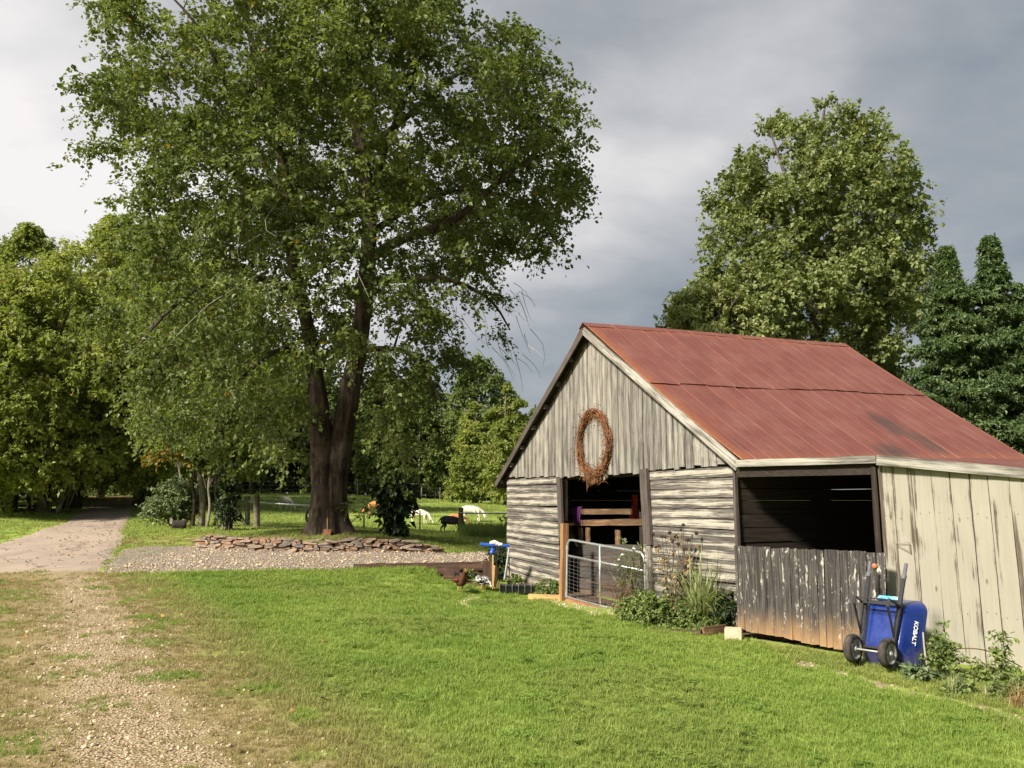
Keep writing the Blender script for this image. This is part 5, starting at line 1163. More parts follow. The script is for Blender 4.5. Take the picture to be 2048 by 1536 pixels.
# sprays hanging in front of the stems
Cf = np.array([PX(gT.uniform(520, 840), gT.uniform(330, 720), YM - gT.uniform(1.2, 4.5)) for _ in range(95)]); C = np.vstack([C, Cf])
def near_stem(c):
    v_ = 768 - F_PX * (c[2] * CP - c[1] * SP) / (c[1] * CP + c[2] * SP); u_ = 1024 + F_PX * c[0] / (c[1] * CP + c[2] * SP)
    if not (450 < v_ < 900) or c[1] > YM + .2: return False
    return min(abs(u_ - np.interp(v_, [460, 540, 690, 840], [578, 590, 620, 640])), abs(u_ - np.interp(v_, [450, 530, 690, 840], [738, 735, 718, 690]))) < 44
C = C[[not (near_stem(c) and gT.uniform() < .62) for c in C]]
T.clumps(C, (mb[0], mb[1]), .22, .045)
crown = T.leaves(153, .95, .118, .5, .45, 9, .82, center=np.array([mb[0], mb[1], 5.0]))
finish_tree(maple, T, mb, None, crown, [L1, L2], limbs, M['bark'], M['maple'], .62, .35, seed=3, nside=30)
# dead hanging twigs on the right-hand side
dtw = []
for k in range(46):
    u, v = gT.uniform(840, 1060), gT.uniform(560, 720); p = PX(u, v, YM + gT.uniform(-3, 3)); q = p + np.array([gT.uniform(.1, .7), gT.normal(0, .3), -gT.uniform(.4, 1.3)]); dtw.append((curve([p, (p + q) / 2 + gT.normal(0, .1, 3), q], 5), np.linspace(.011, .004, 5)))
for k in range(60):
    u, v = gT.uniform(480, 680), gT.uniform(390, 620); p = PX(u, v, YM - gT.uniform(1.5, 5)); q = p + gT.normal(0, .7, 3) + np.array([0, 0, -.3]); dtw.append((curve([p, (p + q) / 2 + gT.normal(0, .15, 3), q], 5), np.linspace(.010, .003, 5)))
V, Fq = tubes_np(dtw, 3); obj_np('dead_twigs', V, Fq, M['dead'], maple, mb, kind='stuff')
# tulip tree behind the barn
YT = 33.0; tb_ = PX(1640, 1040, YT); tb_[2] = gz(tb_) - .05
tulip = thing('tulip_tree', tb_, 'tall rounded light green tree rising behind the barn roof', 'tree'); T = Tree(202)
def pxt(l): return [PX(u, v, YT + dy) for u, v, dy in l]
Lt = T.limb([tb_] + pxt([(1640, 900, 0), (1638, 760, 0), (1632, 620, 0), (1630, 500, 0), (1630, 380, 0), (1640, 280, 0), (1650, 210, 0)]), [.42, .38, .33, .28, .22, .16, .10, .04], 30); limbs = []
for pts, rad in [([(1636, 640, 0), (1560, 520, 1), (1500, 420, 1.4), (1460, 340, 1.6)], [.14, .11, .07, .03]), ([(1634, 600, 0), (1720, 500, -1), (1790, 430, -1.2), (1830, 400, -1.2)], [.14, .11, .07, .03]), ([(1632, 520, 0), (1580, 380, -1.6), (1540, 260, -2)], [.12, .08, .03]), ([(1630, 450, 0), (1700, 330, 1.4), (1730, 250, 1.6)], [.11, .08, .03]), ([(1638, 720, 0), (1520, 650, -1.6), (1430, 620, -2.4)], [.13, .09, .03]), ([(1638, 720, 0), (1760, 640, 1.6), (1840, 600, 2)], [.13, .09, .03])]:
    limbs.append(T.limb(pxt(pts), rad, 12))
PT = [(225, 1610, 1700), (245, 1530, 1735), (285, 1500, 1755), (325, 1475, 1760), (360, 1430, 1785), (400, 1418, 1830), (435, 1415, 1845), (475, 1420, 1835), (500, 1425, 1835), (540, 1415, 1848), (580, 1370, 1872), (620, 1345, 1860), (660, 1340, 1830), (720, 1345, 1800), (790, 1360, 1790), (860, 1380, 1780)]
C = crown_points(1000, PT, YT, gT, .95, .5, [(1450, 455, .3), (1462, 520, .4), (1700, 300, .22), (1702, 420, .25), (1810, 690, .6), (1850, 490, .25)], -.34, .42)
T.clumps(C, (tb_[0], tb_[1]), .05, .04, up_bias=.9)
crown = T.leaves(135, .84, .145, .75, .12, 9, .9, center=np.array([tb_[0], tb_[1], 7.0])); finish_tree(tulip, T, tb_, None, crown, [Lt], limbs, M['bark_grey'], M['tulip'], .4, .3, seed=4)
# dark evergreens at the right: one grown, one copied and turned
def cone_tree(root, base, hgt, rad, n, seed, per, leafm, lsize, bark, power=.8, low=.12, crad=.75, flat=.28, droop=.28, tr=.2):
    T = Tree(seed); g = T.rng; b = np.asarray(base, float); L = T.limb([b, b + [.06, .05, hgt * .35], b + [-.05, .03, hgt * .7], b + [0, 0, hgt * .985]], [tr, tr * .75, tr * .4, .02], 26); out = []
    while len(out) < n:
        f = low + (1 - low) * g.uniform() ** 1.12; tier = .82 + .28 * math.sin(f * 60 + 2 * math.sin(f * 17)); r = rad * ((1 - f) ** power) * tier * g.uniform(.25, 1.0) ** .6 * (1.3 if g.uniform() < .12 else 1) + .04; th = g.uniform(0, 6.283)
        p = b + [r * math.cos(th) * (1 + .18 * math.sin(2 * th + seed)), r * math.sin(th), hgt * f - .10 * r]
        if mnoise.noise(Vector(p * .5)) < -.3: continue
        out.append(p)
    T.clumps(np.array(out), (b[0], b[1]), .0, .03, up_bias=.1); crown = T.leaves(per, lambda C: crad * (.30 + .85 * np.clip(1 - (C[:, 2] - b[2]) / hgt, 0, 1)), lsize, flat, droop, 8, .5, center=b + [0, 0, hgt * .4]); finish_tree(root, T, b, None, crown, [L], [], bark, leafm, .3, .15, seed=seed)
YE = 25.0
def base_at(u, Y, v=1000): p = PX(u, v, Y); p[2] = gz(p) - .05; return p
def height_to(u, v, Y, base): return PX(u, v, Y)[2] - base[2]
b1 = base_at(1928, YE); ev = thing('evergreen_tree', b1, 'dark evergreen with a ragged top just right of the tulip tree', 'tree', 'dark evergreens behind the barn')
cone_tree(ev, b1, height_to(1928, 498, YE, b1), 3.5, 900, 31, 118, M['hemlock'], .11, M['bark_grey'], .96, .10, .54)
b2 = base_at(2020, YE + .6); ev2 = copy_tree(ev); sc_ = height_to(2012, 478, YE + .6, b2) / height_to(1928, 498, YE, b1); ev2.matrix_basis = Matrix.Translation(Vector(b2)) @ Matrix.Rotation(2.2, 4, 'Z') @ Matrix.Diagonal((sc_, sc_, sc_, 1)); ev2['label'] = 'taller dark evergreen with a bare spike at the right edge'
b3 = base_at(1975, YE + 3.5); ev3 = copy_tree(ev); ev3.matrix_basis = Matrix.Translation(Vector(b3)) @ Matrix.Rotation(4.1, 4, 'Z') @ Matrix.Diagonal((1.1, 1.1, .80, 1)); ev3['label'] = 'lower dark evergreen in the gap behind the two right edge evergreens'
b4 = base_at(2110, YE - .5); ev4 = copy_tree(ev); ev4.matrix_basis = Matrix.Translation(Vector(b4)) @ Matrix.Rotation(5.3, 4, 'Z') @ Matrix.Diagonal((1.05, 1.05, .82, 1)); ev4['label'] = 'dark evergreen cut off by the right edge of the picture'

#MARK
# generic broadleaf trees for the roadside wood and the wood behind the pasture
def broad_tree(root, base, hgt, rad, n, seed, per, leafm, lsize, bark, low=.2, crad=.9, tr=.2, lean=(0, 0), multi=1, aspect=.75, twf=.2, shape=.9, flat=.55, droop=.3):
    T = Tree(seed); g = T.rng; b = np.asarray(base, float); stems = []; limbs = []
    for k in range(multi):
        o = np.array([g.normal(0, .18), g.normal(0, .18), 0]) * (multi > 1); dl = g.normal(0, .12 * hgt * (multi > 1), 2)
        stems.append(T.limb([b + o, b + o * 1.5 + [lean[0] * .25 + dl[0] * .4, lean[1] * .25 + dl[1] * .4, hgt * .3], b + [lean[0] * .6 + dl[0], lean[1] * .6 + dl[1], hgt * .62], b + [lean[0] + dl[0] * 1.3, lean[1] + dl[1] * 1.3, hgt * .93]], [tr, tr * .8, tr * .45, .03], 20))
    for k in range(6):
        f = g.uniform(low + .1, .75); th = g.uniform(0, 6.283); p = b + [lean[0] * f, lean[1] * f, hgt * f]; q = p + [rad * .75 * math.cos(th), rad * .75 * math.sin(th), hgt * .16]; limbs.append(T.limb([p, (p + q) / 2 + [0, 0, .3], q], [tr * .45, tr * .25, .02], 8))
    out = []
    while len(out) < n:
        f = g.uniform(low, 1); e = (f - low) / (1 - low); r = rad * max(.12, math.sin(math.pi * min(1, e * .82 + .17)) ** shape) * g.uniform(.3, 1) ** .5; th = g.uniform(0, 6.283); p = b + [r * math.cos(th) + lean[0] * f, r * math.sin(th) + lean[1] * f, hgt * f]
        if mnoise.noise(Vector(p * .42 + seed)) < -.22: continue
        out.append(p)
    T.clumps(np.array(out), (b[0] + lean[0] * .5, b[1] + lean[1] * .5), .12, .035); crown = T.leaves(per, crad, lsize, flat, droop, 7, aspect, center=b + [0, 0, hgt * .55]); finish_tree(root, T, b, None, crown, stems, limbs, bark, leafm, .35, twf, seed=seed, nside=12)
b = base_at(1440, 29); yt = thing('young_tulip_tree', b, 'lower light green tree at the left foot of the tall tulip tree', 'tree'); broad_tree(yt, b, height_to(1440, 545, 29, b), 2.5, 230, 51, 140, M['tulip'], .14, M['bark_grey'], .25, .72, .16, flat=.7, droop=.15)
def place_copy(proto, base, rz, s, label, group=None, sz=None):
    o = copy_tree(proto); o.matrix_basis = Matrix.Translation(Vector(base)) @ Matrix.Rotation(rz, 4, 'Z') @ Matrix.Diagonal((s, s, sz or s, 1)); o['label'] = label
    if group: o['group'] = group
    return o
GR_R = 'trees along the driveway'
def left_tree(u, Y, vtop, rad, seed, leafm, label, n=240, per=112, ls=.17, low=.14, **kw):
    b = base_at(u, Y); o = thing('roadside_tree', b, label, 'tree', GR_R); hh = height_to(u, vtop, Y, b); broad_tree(o, b, hh, rad, n, seed, per, leafm, ls, M['bark_grey'], low, 1.05, .22, **kw); o['hh'] = hh; return o, hh
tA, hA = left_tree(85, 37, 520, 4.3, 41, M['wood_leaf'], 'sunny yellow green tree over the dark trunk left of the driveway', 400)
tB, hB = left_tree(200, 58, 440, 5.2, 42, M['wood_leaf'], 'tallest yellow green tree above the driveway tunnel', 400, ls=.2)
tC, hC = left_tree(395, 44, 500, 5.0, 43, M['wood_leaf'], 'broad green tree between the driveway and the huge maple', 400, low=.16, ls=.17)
def lp(proto, hp, u, Y, vtop, rz, label, sxy=None):
    b = base_at(u, Y); s = height_to(u, vtop, Y, b) / hp; return place_copy(proto, b, rz, sxy or s, label, GR_R, s)
lp(tA, hA, -40, 36, 540, 1.0, 'sunny tree at the left edge of the picture, leaning over the hedge'); lp(tB, hB, 20, 50, 462, 2.0, 'pale topped tree at the left edge rising above its neighbours'); lp(tA, hA, 128, 46, 500, 3.0, 'yellow green tree with its crown left of the tunnel mouth')
lp(tB, hB, 290, 66, 455, 4.0, 'tall tree closing the view over the right side of the tunnel'); lp(tC, hC, 318, 54, 540, 5.0, 'rounded green tree just right of the driveway'); lp(tB, hB, 470, 86, 600, 2.7, 'green tree seen between the maple boughs on its left')
lp(tC, hC, 560, 88, 690, .7, 'dull green tree behind the left trunk of the maple'); lp(tA, hA, 310, 40, 690, 5.6, 'low bright bough tree overhanging the right of the driveway'); lp(tC, hC, 160, 74, 560, 1.7, 'shaded tree at the far end of the driveway tunnel', 1.1); lp(tC, hC, 240, 82, 560, 3.7, 'dark tree closing the far end of the driveway', 1.3); lp(tC, hC, 210, 90, 560, 2.9, 'dark tree farthest along the driveway', 1.4)
lp(tA, hA, -120, 44, 500, .3, 'tree mostly outside the left edge of the picture')
# wood behind the pasture
GR_W = 'trees of the wood behind the pasture'
fv = []
for k, (n, rad, hh, lm, bk) in enumerate([(130, 3.4, 13, 'edge_leaf', 'bark_grey'), (120, 3.0, 12, 'wood_dark', 'bark_pale'), (140, 3.8, 14, 'edge_leaf', 'bark_grey')]):
    b = base_at([500, 760, 960][k], [80, 82, 84][k]); o = thing('woodland_tree', b, ['broad dark tree at the left end of the far wood', 'pale trunked tree of the far wood behind the sapling', 'largest rounded tree of the far wood above the white goat'][k], 'tree', GR_W); broad_tree(o, b, hh, rad, n, 60 + k, 85, M[lm], .34, M[bk], .20, 1.3, .16, twf=0, flat=.7); fv.append((o, hh))
def wood_label(row, u):
    where = ['left of the fence posts' if u < 500 else 'between left fence posts and trunk' if u < 620 else 'between huge trunk and sapling' if u < 750 else 'behind the small sapling' if u < 850 else 'above the black goat' if u < 930 else 'above the big white goat' if u < 1010 else 'hidden beside the barn gable'][0]
    return ['front tree of the far wood ', 'second row tree of the far wood ', 'rearmost tree of the far wood '][row] + where
gw = np.random.default_rng(77); k = 0; wood_n = {}
for row, (Yr, du, vt) in enumerate([(81, 62, 800), (87, 70, 775), (94, 80, 760)]):
    for u in np.arange(395 + row * 20, 1130, du):
        Yk = Yr + gw.uniform(-2, 2); uu = u + gw.uniform(-14, 14); vtop = vt + gw.uniform(-25, 40) - (40 if uu < 560 else 0) + (55 if uu > 880 else 0); b = base_at(uu, Yk); p, hp = fv[k % 3]; k += 1
        place_copy(p, b, gw.uniform(0, 6.28), height_to(uu, vtop, Yk, b) / hp * gw.uniform(.95, 1.05), wood_label(row, uu), GR_W, height_to(uu, vtop, Yk, b) / hp)
for l_, os_ in ((l, [o for o in COL.objects if o.get('label') == l]) for l in {o.get('label') for o in COL.objects if o.name.startswith('woodland_tree')}):
    for i, o in enumerate(sorted(os_, key=lambda q: q.location.x / q.location.y)):
        if len(os_) > 1: o['label'] = l_ + [', left one', ', right one', ', far right one'][i]
b = base_at(1012, 66); pine = thing('pine_tree', b, 'bright yellow green conical tree just left of the barn roof', 'tree'); cone_tree(pine, b, height_to(1010, 767, 66, b), 2.9, 150, 91, 130, M['wood_leaf'], .26, M['bark_grey'], .6, .12, 1.0, .6, .2)
b = base_at(950, 70); pine2 = place_copy(pine, b, 2.0, 1.05, 'duller conical tree beside the bright one at the pasture end', None, height_to(950, 805, 70, b) / height_to(1010, 767, 66, base_at(1012, 66)))
# far wood closing the gaps: one mass
gm = np.random.default_rng(9)
def leaf_mass(name, P, size, mat, label, seed, cat='wood', flat=.6):
    g = np.random.default_rng(seed); A = unit(rand_dirs(len(P), g) + [0, 0, -.3]); Nn = unit(rand_dirs(len(P), g) * .9 + [0, -.2, .8]); sz = size * g.uniform(.6, 1.4, len(P)); V, F3 = leaves_geo(P, A, Nn, sz, sz * .75)
    o = obj_np(name, V, F3, mat, None, P.mean(0) * [1, 1, 0], attrs={'tint': np.repeat(np.clip(g.normal(.45, .2, len(P)), 0, .97), 4)}); tag(o, label, cat, kind='stuff'); return o
def mass_pts(n, u0, u1, Y0, Y1, vt0, vt1, rng, zlow=0.0):
    u = rng.uniform(u0, u1, n); Y = rng.uniform(Y0, Y1, n); x = (u - 1024) / F_PX * Y; top = np.array([PX(a, vt0 + (vt1 - vt0) * (a - u0) / (u1 - u0), b)[2] for a, b in zip(u, Y)]); z0 = H(np.stack([x, Y], 1)) + zlow
    tt = top + np.array([1.6 * mnoise.noise((a * .35, b * .35, 3)) for a, b in zip(x, Y)]); f = rng.uniform(size=n) ** 1.15; return np.column_stack([x, Y, z0 + (tt - z0) * f])
leaf_mass('far_wood', np.vstack([mass_pts(22000, 330, 1230, 98, 106, 830, 830, gm, .5), mass_pts(9000, -300, 420, 100, 112, 700, 760, gm, .5)]), .55, M['edge_leaf'], 'deep wood closing the view behind the pasture', 5)
leaf_mass('undergrowth', mass_pts(9000, 400, 1110, 79.5, 92, 962, 962, gm), .30, M['wood_dark'], 'low undergrowth among the trunks of the far wood', 6)
# ------------------------------------------------------------ dry-stone wall
rs = random.Random(17)
wl = resample(WALL, 200); wlen = np.concatenate([[0], np.cumsum(np.linalg.norm(np.diff(wl, axis=0), axis=1))])
wc0 = wl[100]; swall = thing('stone_wall', (wc0[0], wc0[1], gz(wc0)), 'low dry stone wall of flat brown field stones along the gravel', 'wall')
def wpos(d): return np.array([np.interp(d, wlen, wl[:, 0]), np.interp(d, wlen, wl[:, 1])])
def stone_mesh(L, Hh, D, r):
    """an irregular flat slab with chipped corners"""
    n = 7; ang = sorted([r.uniform(0, 6.283) for _ in range(n)]); ang = [k * 6.283 / n + r.uniform(-.3, .3) for k in range(n)]; V = []
    prof = [(math.copysign(abs(math.cos(a)) ** .55, math.cos(a)), math.copysign(abs(math.sin(a)) ** .55, math.sin(a))) for a in ang]
    for (y, k) in [(-D / 2 - r.uniform(0, .02), .86), (-D / 2 + .03, 1.0), (D / 2, .95)]:
        for (c, s) in prof: V.append((c * L / 2 * k * r.uniform(.93, 1.05), y + r.uniform(-.012, .012), s * Hh / 2 * k * r.uniform(.9, 1.06)))
    Fq = [(i * n + j, i * n + (j + 1) % n, (i + 1) * n + (j + 1) % n, (i + 1) * n + j) for i in range(2) for j in range(n)]
    me = bpy.data.meshes.new('stone'); me.from_pydata(V, [], Fq + [tuple(range(n))[::-1], tuple(2 * n + j for j in range(n))]); bm = bmesh.new(); bm.from_mesh(me); bmesh.ops.recalc_face_normals(bm, faces=bm.faces); bm.to_mesh(me); bm.free()
    me.polygons.foreach_set('use_smooth', np.zeros(len(me.polygons), bool)); me.materials.append(M['stone']); return me
d_max = wlen[-1]; heights = []
def wall_h(d): return .40 * min(1, .35 + d / .9, .45 + (d_max - d) / 1.6) + .02 * math.sin(3 * d)
for course in range(6):
    d = rs.uniform(0, .1)
    while d < d_max - .05:
        L = rs.choice([.12, .17, .22, .28, .36, .46]) * rs.uniform(.9, 1.1); hh = wall_h(d + L / 2); ch = hh / 6
        Hh = ch * rs.uniform(1.0, 1.45)
        if course == 5: L *= 1.25; Hh = ch * rs.uniform(.8, 1.2)
        if rs.random() < .13 and course < 5: Hh *= 1.7
        p = wpos(min(d + L / 2, d_max)); tdir = wpos(min(d + L, d_max)) - wpos(d); a = math.atan2(tdir[1], tdir[0])
        z = h(p[0], p[1] - .22) - .02 + ch * (course + .5) + rs.uniform(-.012, .012)
        o = bpy.data.objects.new('stone', stone_mesh(L * 1.02, Hh, rs.uniform(.22, .32), rs))
        put(o, swall, Matrix.Translation((p[0] + rs.uniform(-.01, .01), p[1] + rs.uniform(-.035, .035), z)) @ Matrix.Rotation(a + rs.gauss(0, .07), 4, 'Z') @ Matrix.Rotation(rs.gauss(0, .09), 4, 'Y')); d += L * rs.uniform(.96, 1.02)
# soil core behind the stones
cm = MB(); ds = np.linspace(.1, d_max - .1, 30); V = []
for d in ds:
    p = wpos(d); z0 = h(p[0], p[1] - .22) - .06; hh = wall_h(d) * .9; V += [np.array([p[0], p[1] + .0, z0]), np.array([p[0], p[1] + .0, z0 + hh]), np.array([p[0], p[1] + .35, z0 + hh]), np.array([p[0], p[1] + .35, z0])]
cm.add(V, [(i * 4 + j, i * 4 + (j + 1) % 4, i * 4 + 4 + (j + 1) % 4, i * 4 + 4 + j) for i in range(29) for j in range(4)] + [(0, 1, 2, 3), (116, 119, 118, 117)]); cm.build('earth_core', simple('dark wall earth', (.045, .032, .022), 1, 0, .3, 8), swall)
st_ = bpy.data.objects.new('loose_stone', stone_mesh(.34, .09, .25, rs)); p = PX(397, 1082, 23.6); put(st_, None, Matrix.Translation((p[0], p[1], gz(p) + .06)) @ Matrix.Rotation(-.25, 4, 'Y')); tag(st_, 'single pale stone in the grass at the left end of the stone wall', 'stone')

# ------------------------------------------------------------ fences
def post_at(parent, u, v0, v1, Y, r, name='post', mat='fence', ns=9, lean=0):
    a = PX(u, v1, Y); a[2] = gz(a) - .1; b = PX(u + lean, v0, Y); m = MB(); g = np.linspace(0, 1, 5); m.tube([a * (1 - k) + b * k + np.array([.008 * math.sin(9 * k + u), 0, 0]) for k in g], [r * 1.06, r, r * .98, r * 1.02, r * .95], ns); return m.build(name, M[mat], parent, smooth=False), b
pf = thing('pasture_fence', base_at(514, 28.5), 'wood post and wire fence between the huge tree and the pasture', 'fence')
post_at(pf, 495, 992, 1053, 29.3, .085); _, pt = post_at(pf, 513.5, 990, 1057, 28.5, .105); _, pr_ = post_at(pf, 922, 1015, 1069, 31.5, .095); post_at(pf, 448, 990, 1055, 28.8, .09); post_at(pf, 385, 985, 1052, 28.8, .085)
m = MB(); m.tube([PX(497, 1003, 29.2), PX(560, 1008, 28.9), PX(640, 1013, 28.8)], .035, 7); m.build('rail', M['galv'], pf, smooth=True)
m = MB(); m.tube([PX(918, 1026, 31.4), PX(1040, 1027.5, 30.6)], .03, 7); m.build('rail', M['galv'], pf, smooth=True)
m = MB(); m.tube([PX(470, 1010, 29.0), PX(494, 1053, 29.2)], .05, 7); m.build('brace', M['fence'], pf)
m = MB()
def wire_run(u0, Y0, u1, Y1, n, rows=9, hh=1.15, dv=.16, r=.003):
    a, b = PX(u0, 1000, Y0), PX(u1, 1000, Y1); L = np.linalg.norm((b - a)[:2])
    def q(f, k): p = a * (1 - f) + b * f; return np.array([p[0], p[1], gz(p) + .06 + hh * k])
    gr = [[q(f, k) for k in np.linspace(0, 1, rows)] for f in np.linspace(0, 1, n)]
    for k in range(rows): m.tube([g[k] for g in gr], r, 3, cap=False)
    for i in range(int(L / dv)): f = i * dv / L; m.tube([q(f, 0), q(f, 1)], r * .8, 3, cap=False)
wire_run(455, 28.9, 512, 28.5, 6); wire_run(514, 28.5, 645, 28.8, 12); wire_run(690, 29.5, 921, 31.5, 16, r=.0026); wire_run(921, 31.5, 1045, 30.4, 10, r=.0026)
m.build('wire_mesh', M['wire'], pf, kind='stuff')
m = MB(); a = PX(728, 1062, 29.9); a[2] = gz(a) - .1; m.beam(a, PX(728, 1030, 29.9), .05, .02, (0, 1, 0)); m.build('steel_post', simple('green steel post', (.03, .06, .03), .6), pf)
m = MB(); a = PX(840, 1060, 30.7); a[2] = gz(a) - .1; m.beam(a, PX(840, 1020, 30.7), .05, .02, (0, 1, 0)); m.build('steel_post', M['wire'], pf)
ff = thing('far_fence', base_at(714, 74), 'thin pale posts of the far fence along the wood', 'fence')
for u in (478, 520, 560, 612, 634, 714.5, 762, 800, 843, 880, 925, 973, 1010):
    Yf = 70 + (u - 478) * .014; a = base_at(u, Yf, 990); m = MB(); m.tube([a, a + UP * (1.25 if u not in (634, 714.5) else 1.5)], .05 if u in (634, 714.5, 843) else .035, 6); m.build('post', M['bark_pale'], ff)
m = MB()
for k in (.5, .85, 1.15): m.tube([base_at(u, 70 + (u - 478) * .014, 990) + UP * k for u in np.linspace(478, 1010, 14)], .008, 3, cap=False)
m.build('wire_mesh', M['wire'], ff, kind='stuff')
rfn = thing('rail_fence', base_at(55, 39), 'dark old rail fence half buried in the hedge left of the driveway', 'fence')
pp = []
for u in (2, 32, 58, 80): o, b = post_at(rfn, u, 978, 1022, 38.5, .10); pp.append(b)
for i in range(3):
    for k in (.12, .42, .75): m = MB(); m.tube([pp[i] - UP * k + np.array([-.1, .08, .03 * i]), (pp[i] + pp[i + 1]) / 2 - UP * (k + .02), pp[i + 1] - UP * k + np.array([.1, .08, -.03])], .055, 7); m.build('rail', M['fence'], rfn)

# ------------------------------------------------------------ goats and hens
def skin_mesh(name, verts, edges, sub=2, root=0):
    me = bpy.data.meshes.new(name); me.from_pydata([v[:3] for v in verts], edges, []); o = bpy.data.objects.new(name, me); COL.objects.link(o)
    sk = o.modifiers.new('skin', 'SKIN'); sk.use_smooth_shade = True; sl = me.skin_vertices[0].data
    for i, v in enumerate(verts): r = v[3]; sl[i].radius = (r, v[4] if len(v) > 4 else r)
    sl[root].use_root = True; ss = o.modifiers.new('sub', 'SUBSURF'); ss.levels = sub; ss.render_levels = sub
    dg = bpy.context.evaluated_depsgraph_get(); out = bpy.data.meshes.new_from_object(o.evaluated_get(dg)); bpy.data.objects.remove(o); out.name = name
    out.polygons.foreach_set('use_smooth', np.ones(len(out.polygons), bool)); return out
def goat_body(step=0, head=0, seed=0):
    s = step; V = [(-.36, 0, .60, .165), (-.12, 0, .585, .195, .21), (.14, 0, .58, .20, .205), (.35, 0, .62, .155), (.52, 0, .52, .095), (.63 + head * .02, head * .05, .33, .072), (.70 + head * .03, head * .10, .20, .066), (.78 + head * .04, head * .14, .10, .046), (.82 + head * .04, head * .15, .05, .034),
         (-.48, 0, .64, .085), (-.56, 0, .60, .028), (-.60, 0, .50, .02)]
    E_ = [(0, 1), (1, 2), (2, 3), (3, 4), (4, 5), (5, 6), (6, 7), (7, 8), (0, 9), (9, 10), (10, 11)]
    for sy in (-1, 1):
        f = .07 * s * sy; b = len(V); V += [(.33, sy * .10, .47, .075), (.34 + f * .5, sy * .105, .29, .042), (.335 + f, sy * .105, .26, .036), (.33 + f, sy * .105, .10, .027), (.345 + f, sy * .105, .015, .032)]; E_ += [(3, b), (b, b + 1), (b + 1, b + 2), (b + 2, b + 3), (b + 3, b + 4)]
        g = -.08 * s * sy; b = len(V); V += [(-.38, sy * .10, .48, .10), (-.30 + g * .4, sy * .11, .37, .062), (-.42 + g, sy * .11, .245, .034), (-.40 + g, sy * .11, .10, .027), (-.385 + g, sy * .11, .015, .032)]; E_ += [(0, b), (b, b + 1), (b + 1, b + 2), (b + 2, b + 3), (b + 3, b + 4)]
    return skin_mesh('body', V, E_, 2, 1)
GB_ = [goat_body(.9, .4), goat_body(-.6, -.5), goat_body(.2, 0)]
def goat(u, v, Y, face, kind, mat, size, label, horns=False, name='goat', cat='goat'):
    p = PX(u, v, Y); p[2] = gz(p) + .01; root = thing(name, p, label, cat, 'animals grazing in the pasture'); head = [.4, -.5, 0][kind]
    Mx = Matrix.Translation(Vector(p)) @ Matrix.Rotation(R(face), 4, 'Z') @ Matrix.Scale(size * .93, 4)
    me = GB_[kind].copy(); me.materials.clear(); me.materials.append(mat); put(bpy.data.objects.new('body', me), root, Mx)
    for sy in (-1, 1):
        m = MB(); e = np.array([.665 + head * .03, head * .09 + sy * .055, .25]); m.tube(curve([e, e + [-.015, sy * .07, -.01], e + [.01, sy * .12, -.06]], 6), [.018, .035, .036, .032, .024, .006], 6); o = m.build('ear', mat, None, (0, 0, 0), smooth=True); WM.pop(o.name); o.matrix_basis = WM[root.name].inverted() @ Mx; o.parent = root; o.matrix_basis = WM[root.name].inverted() @ Mx
        if horns:
            m = MB(); e = np.array([.645 + head * .03, head * .08 + sy * .03, .29]); m.tube(curve([e, e + [-.05, sy * .02, .08], e + [-.13, sy * .05, .10]], 6), [.017, .015, .013, .010, .007, .003], 6); o = m.build('horn', M['hoof'], None, (0, 0, 0), smooth=True); o.parent = root; o.matrix_basis = WM[root.name].inverted() @ Mx
    return root
goat(570, 1020, 48, -35, 0, M['ivory'], 1.03, 'white goat grazing left of the huge trunk, behind the wire fence'); goat(750, 1029, 44, 182, 1, M['tan'], .98, 'tan goat grazing just left of the leafy sapling', True)
goat(839, 1045, 41, -18, 2, M['ivory'], .98, 'white goat grazing right of the leafy sapling'); goat(903, 1068, 33.5, -12, 1, M['black_hair'], .95, 'black goat grazing beside the fence post', True)
goat(915, 1044, 40, 8, 0, M['tan'], .85, 'tan goat half hidden behind the fence post'); goat(944, 1040, 43, -3, 1, M['ivory'], 1.1, 'big white goat grazing right of the fence post')
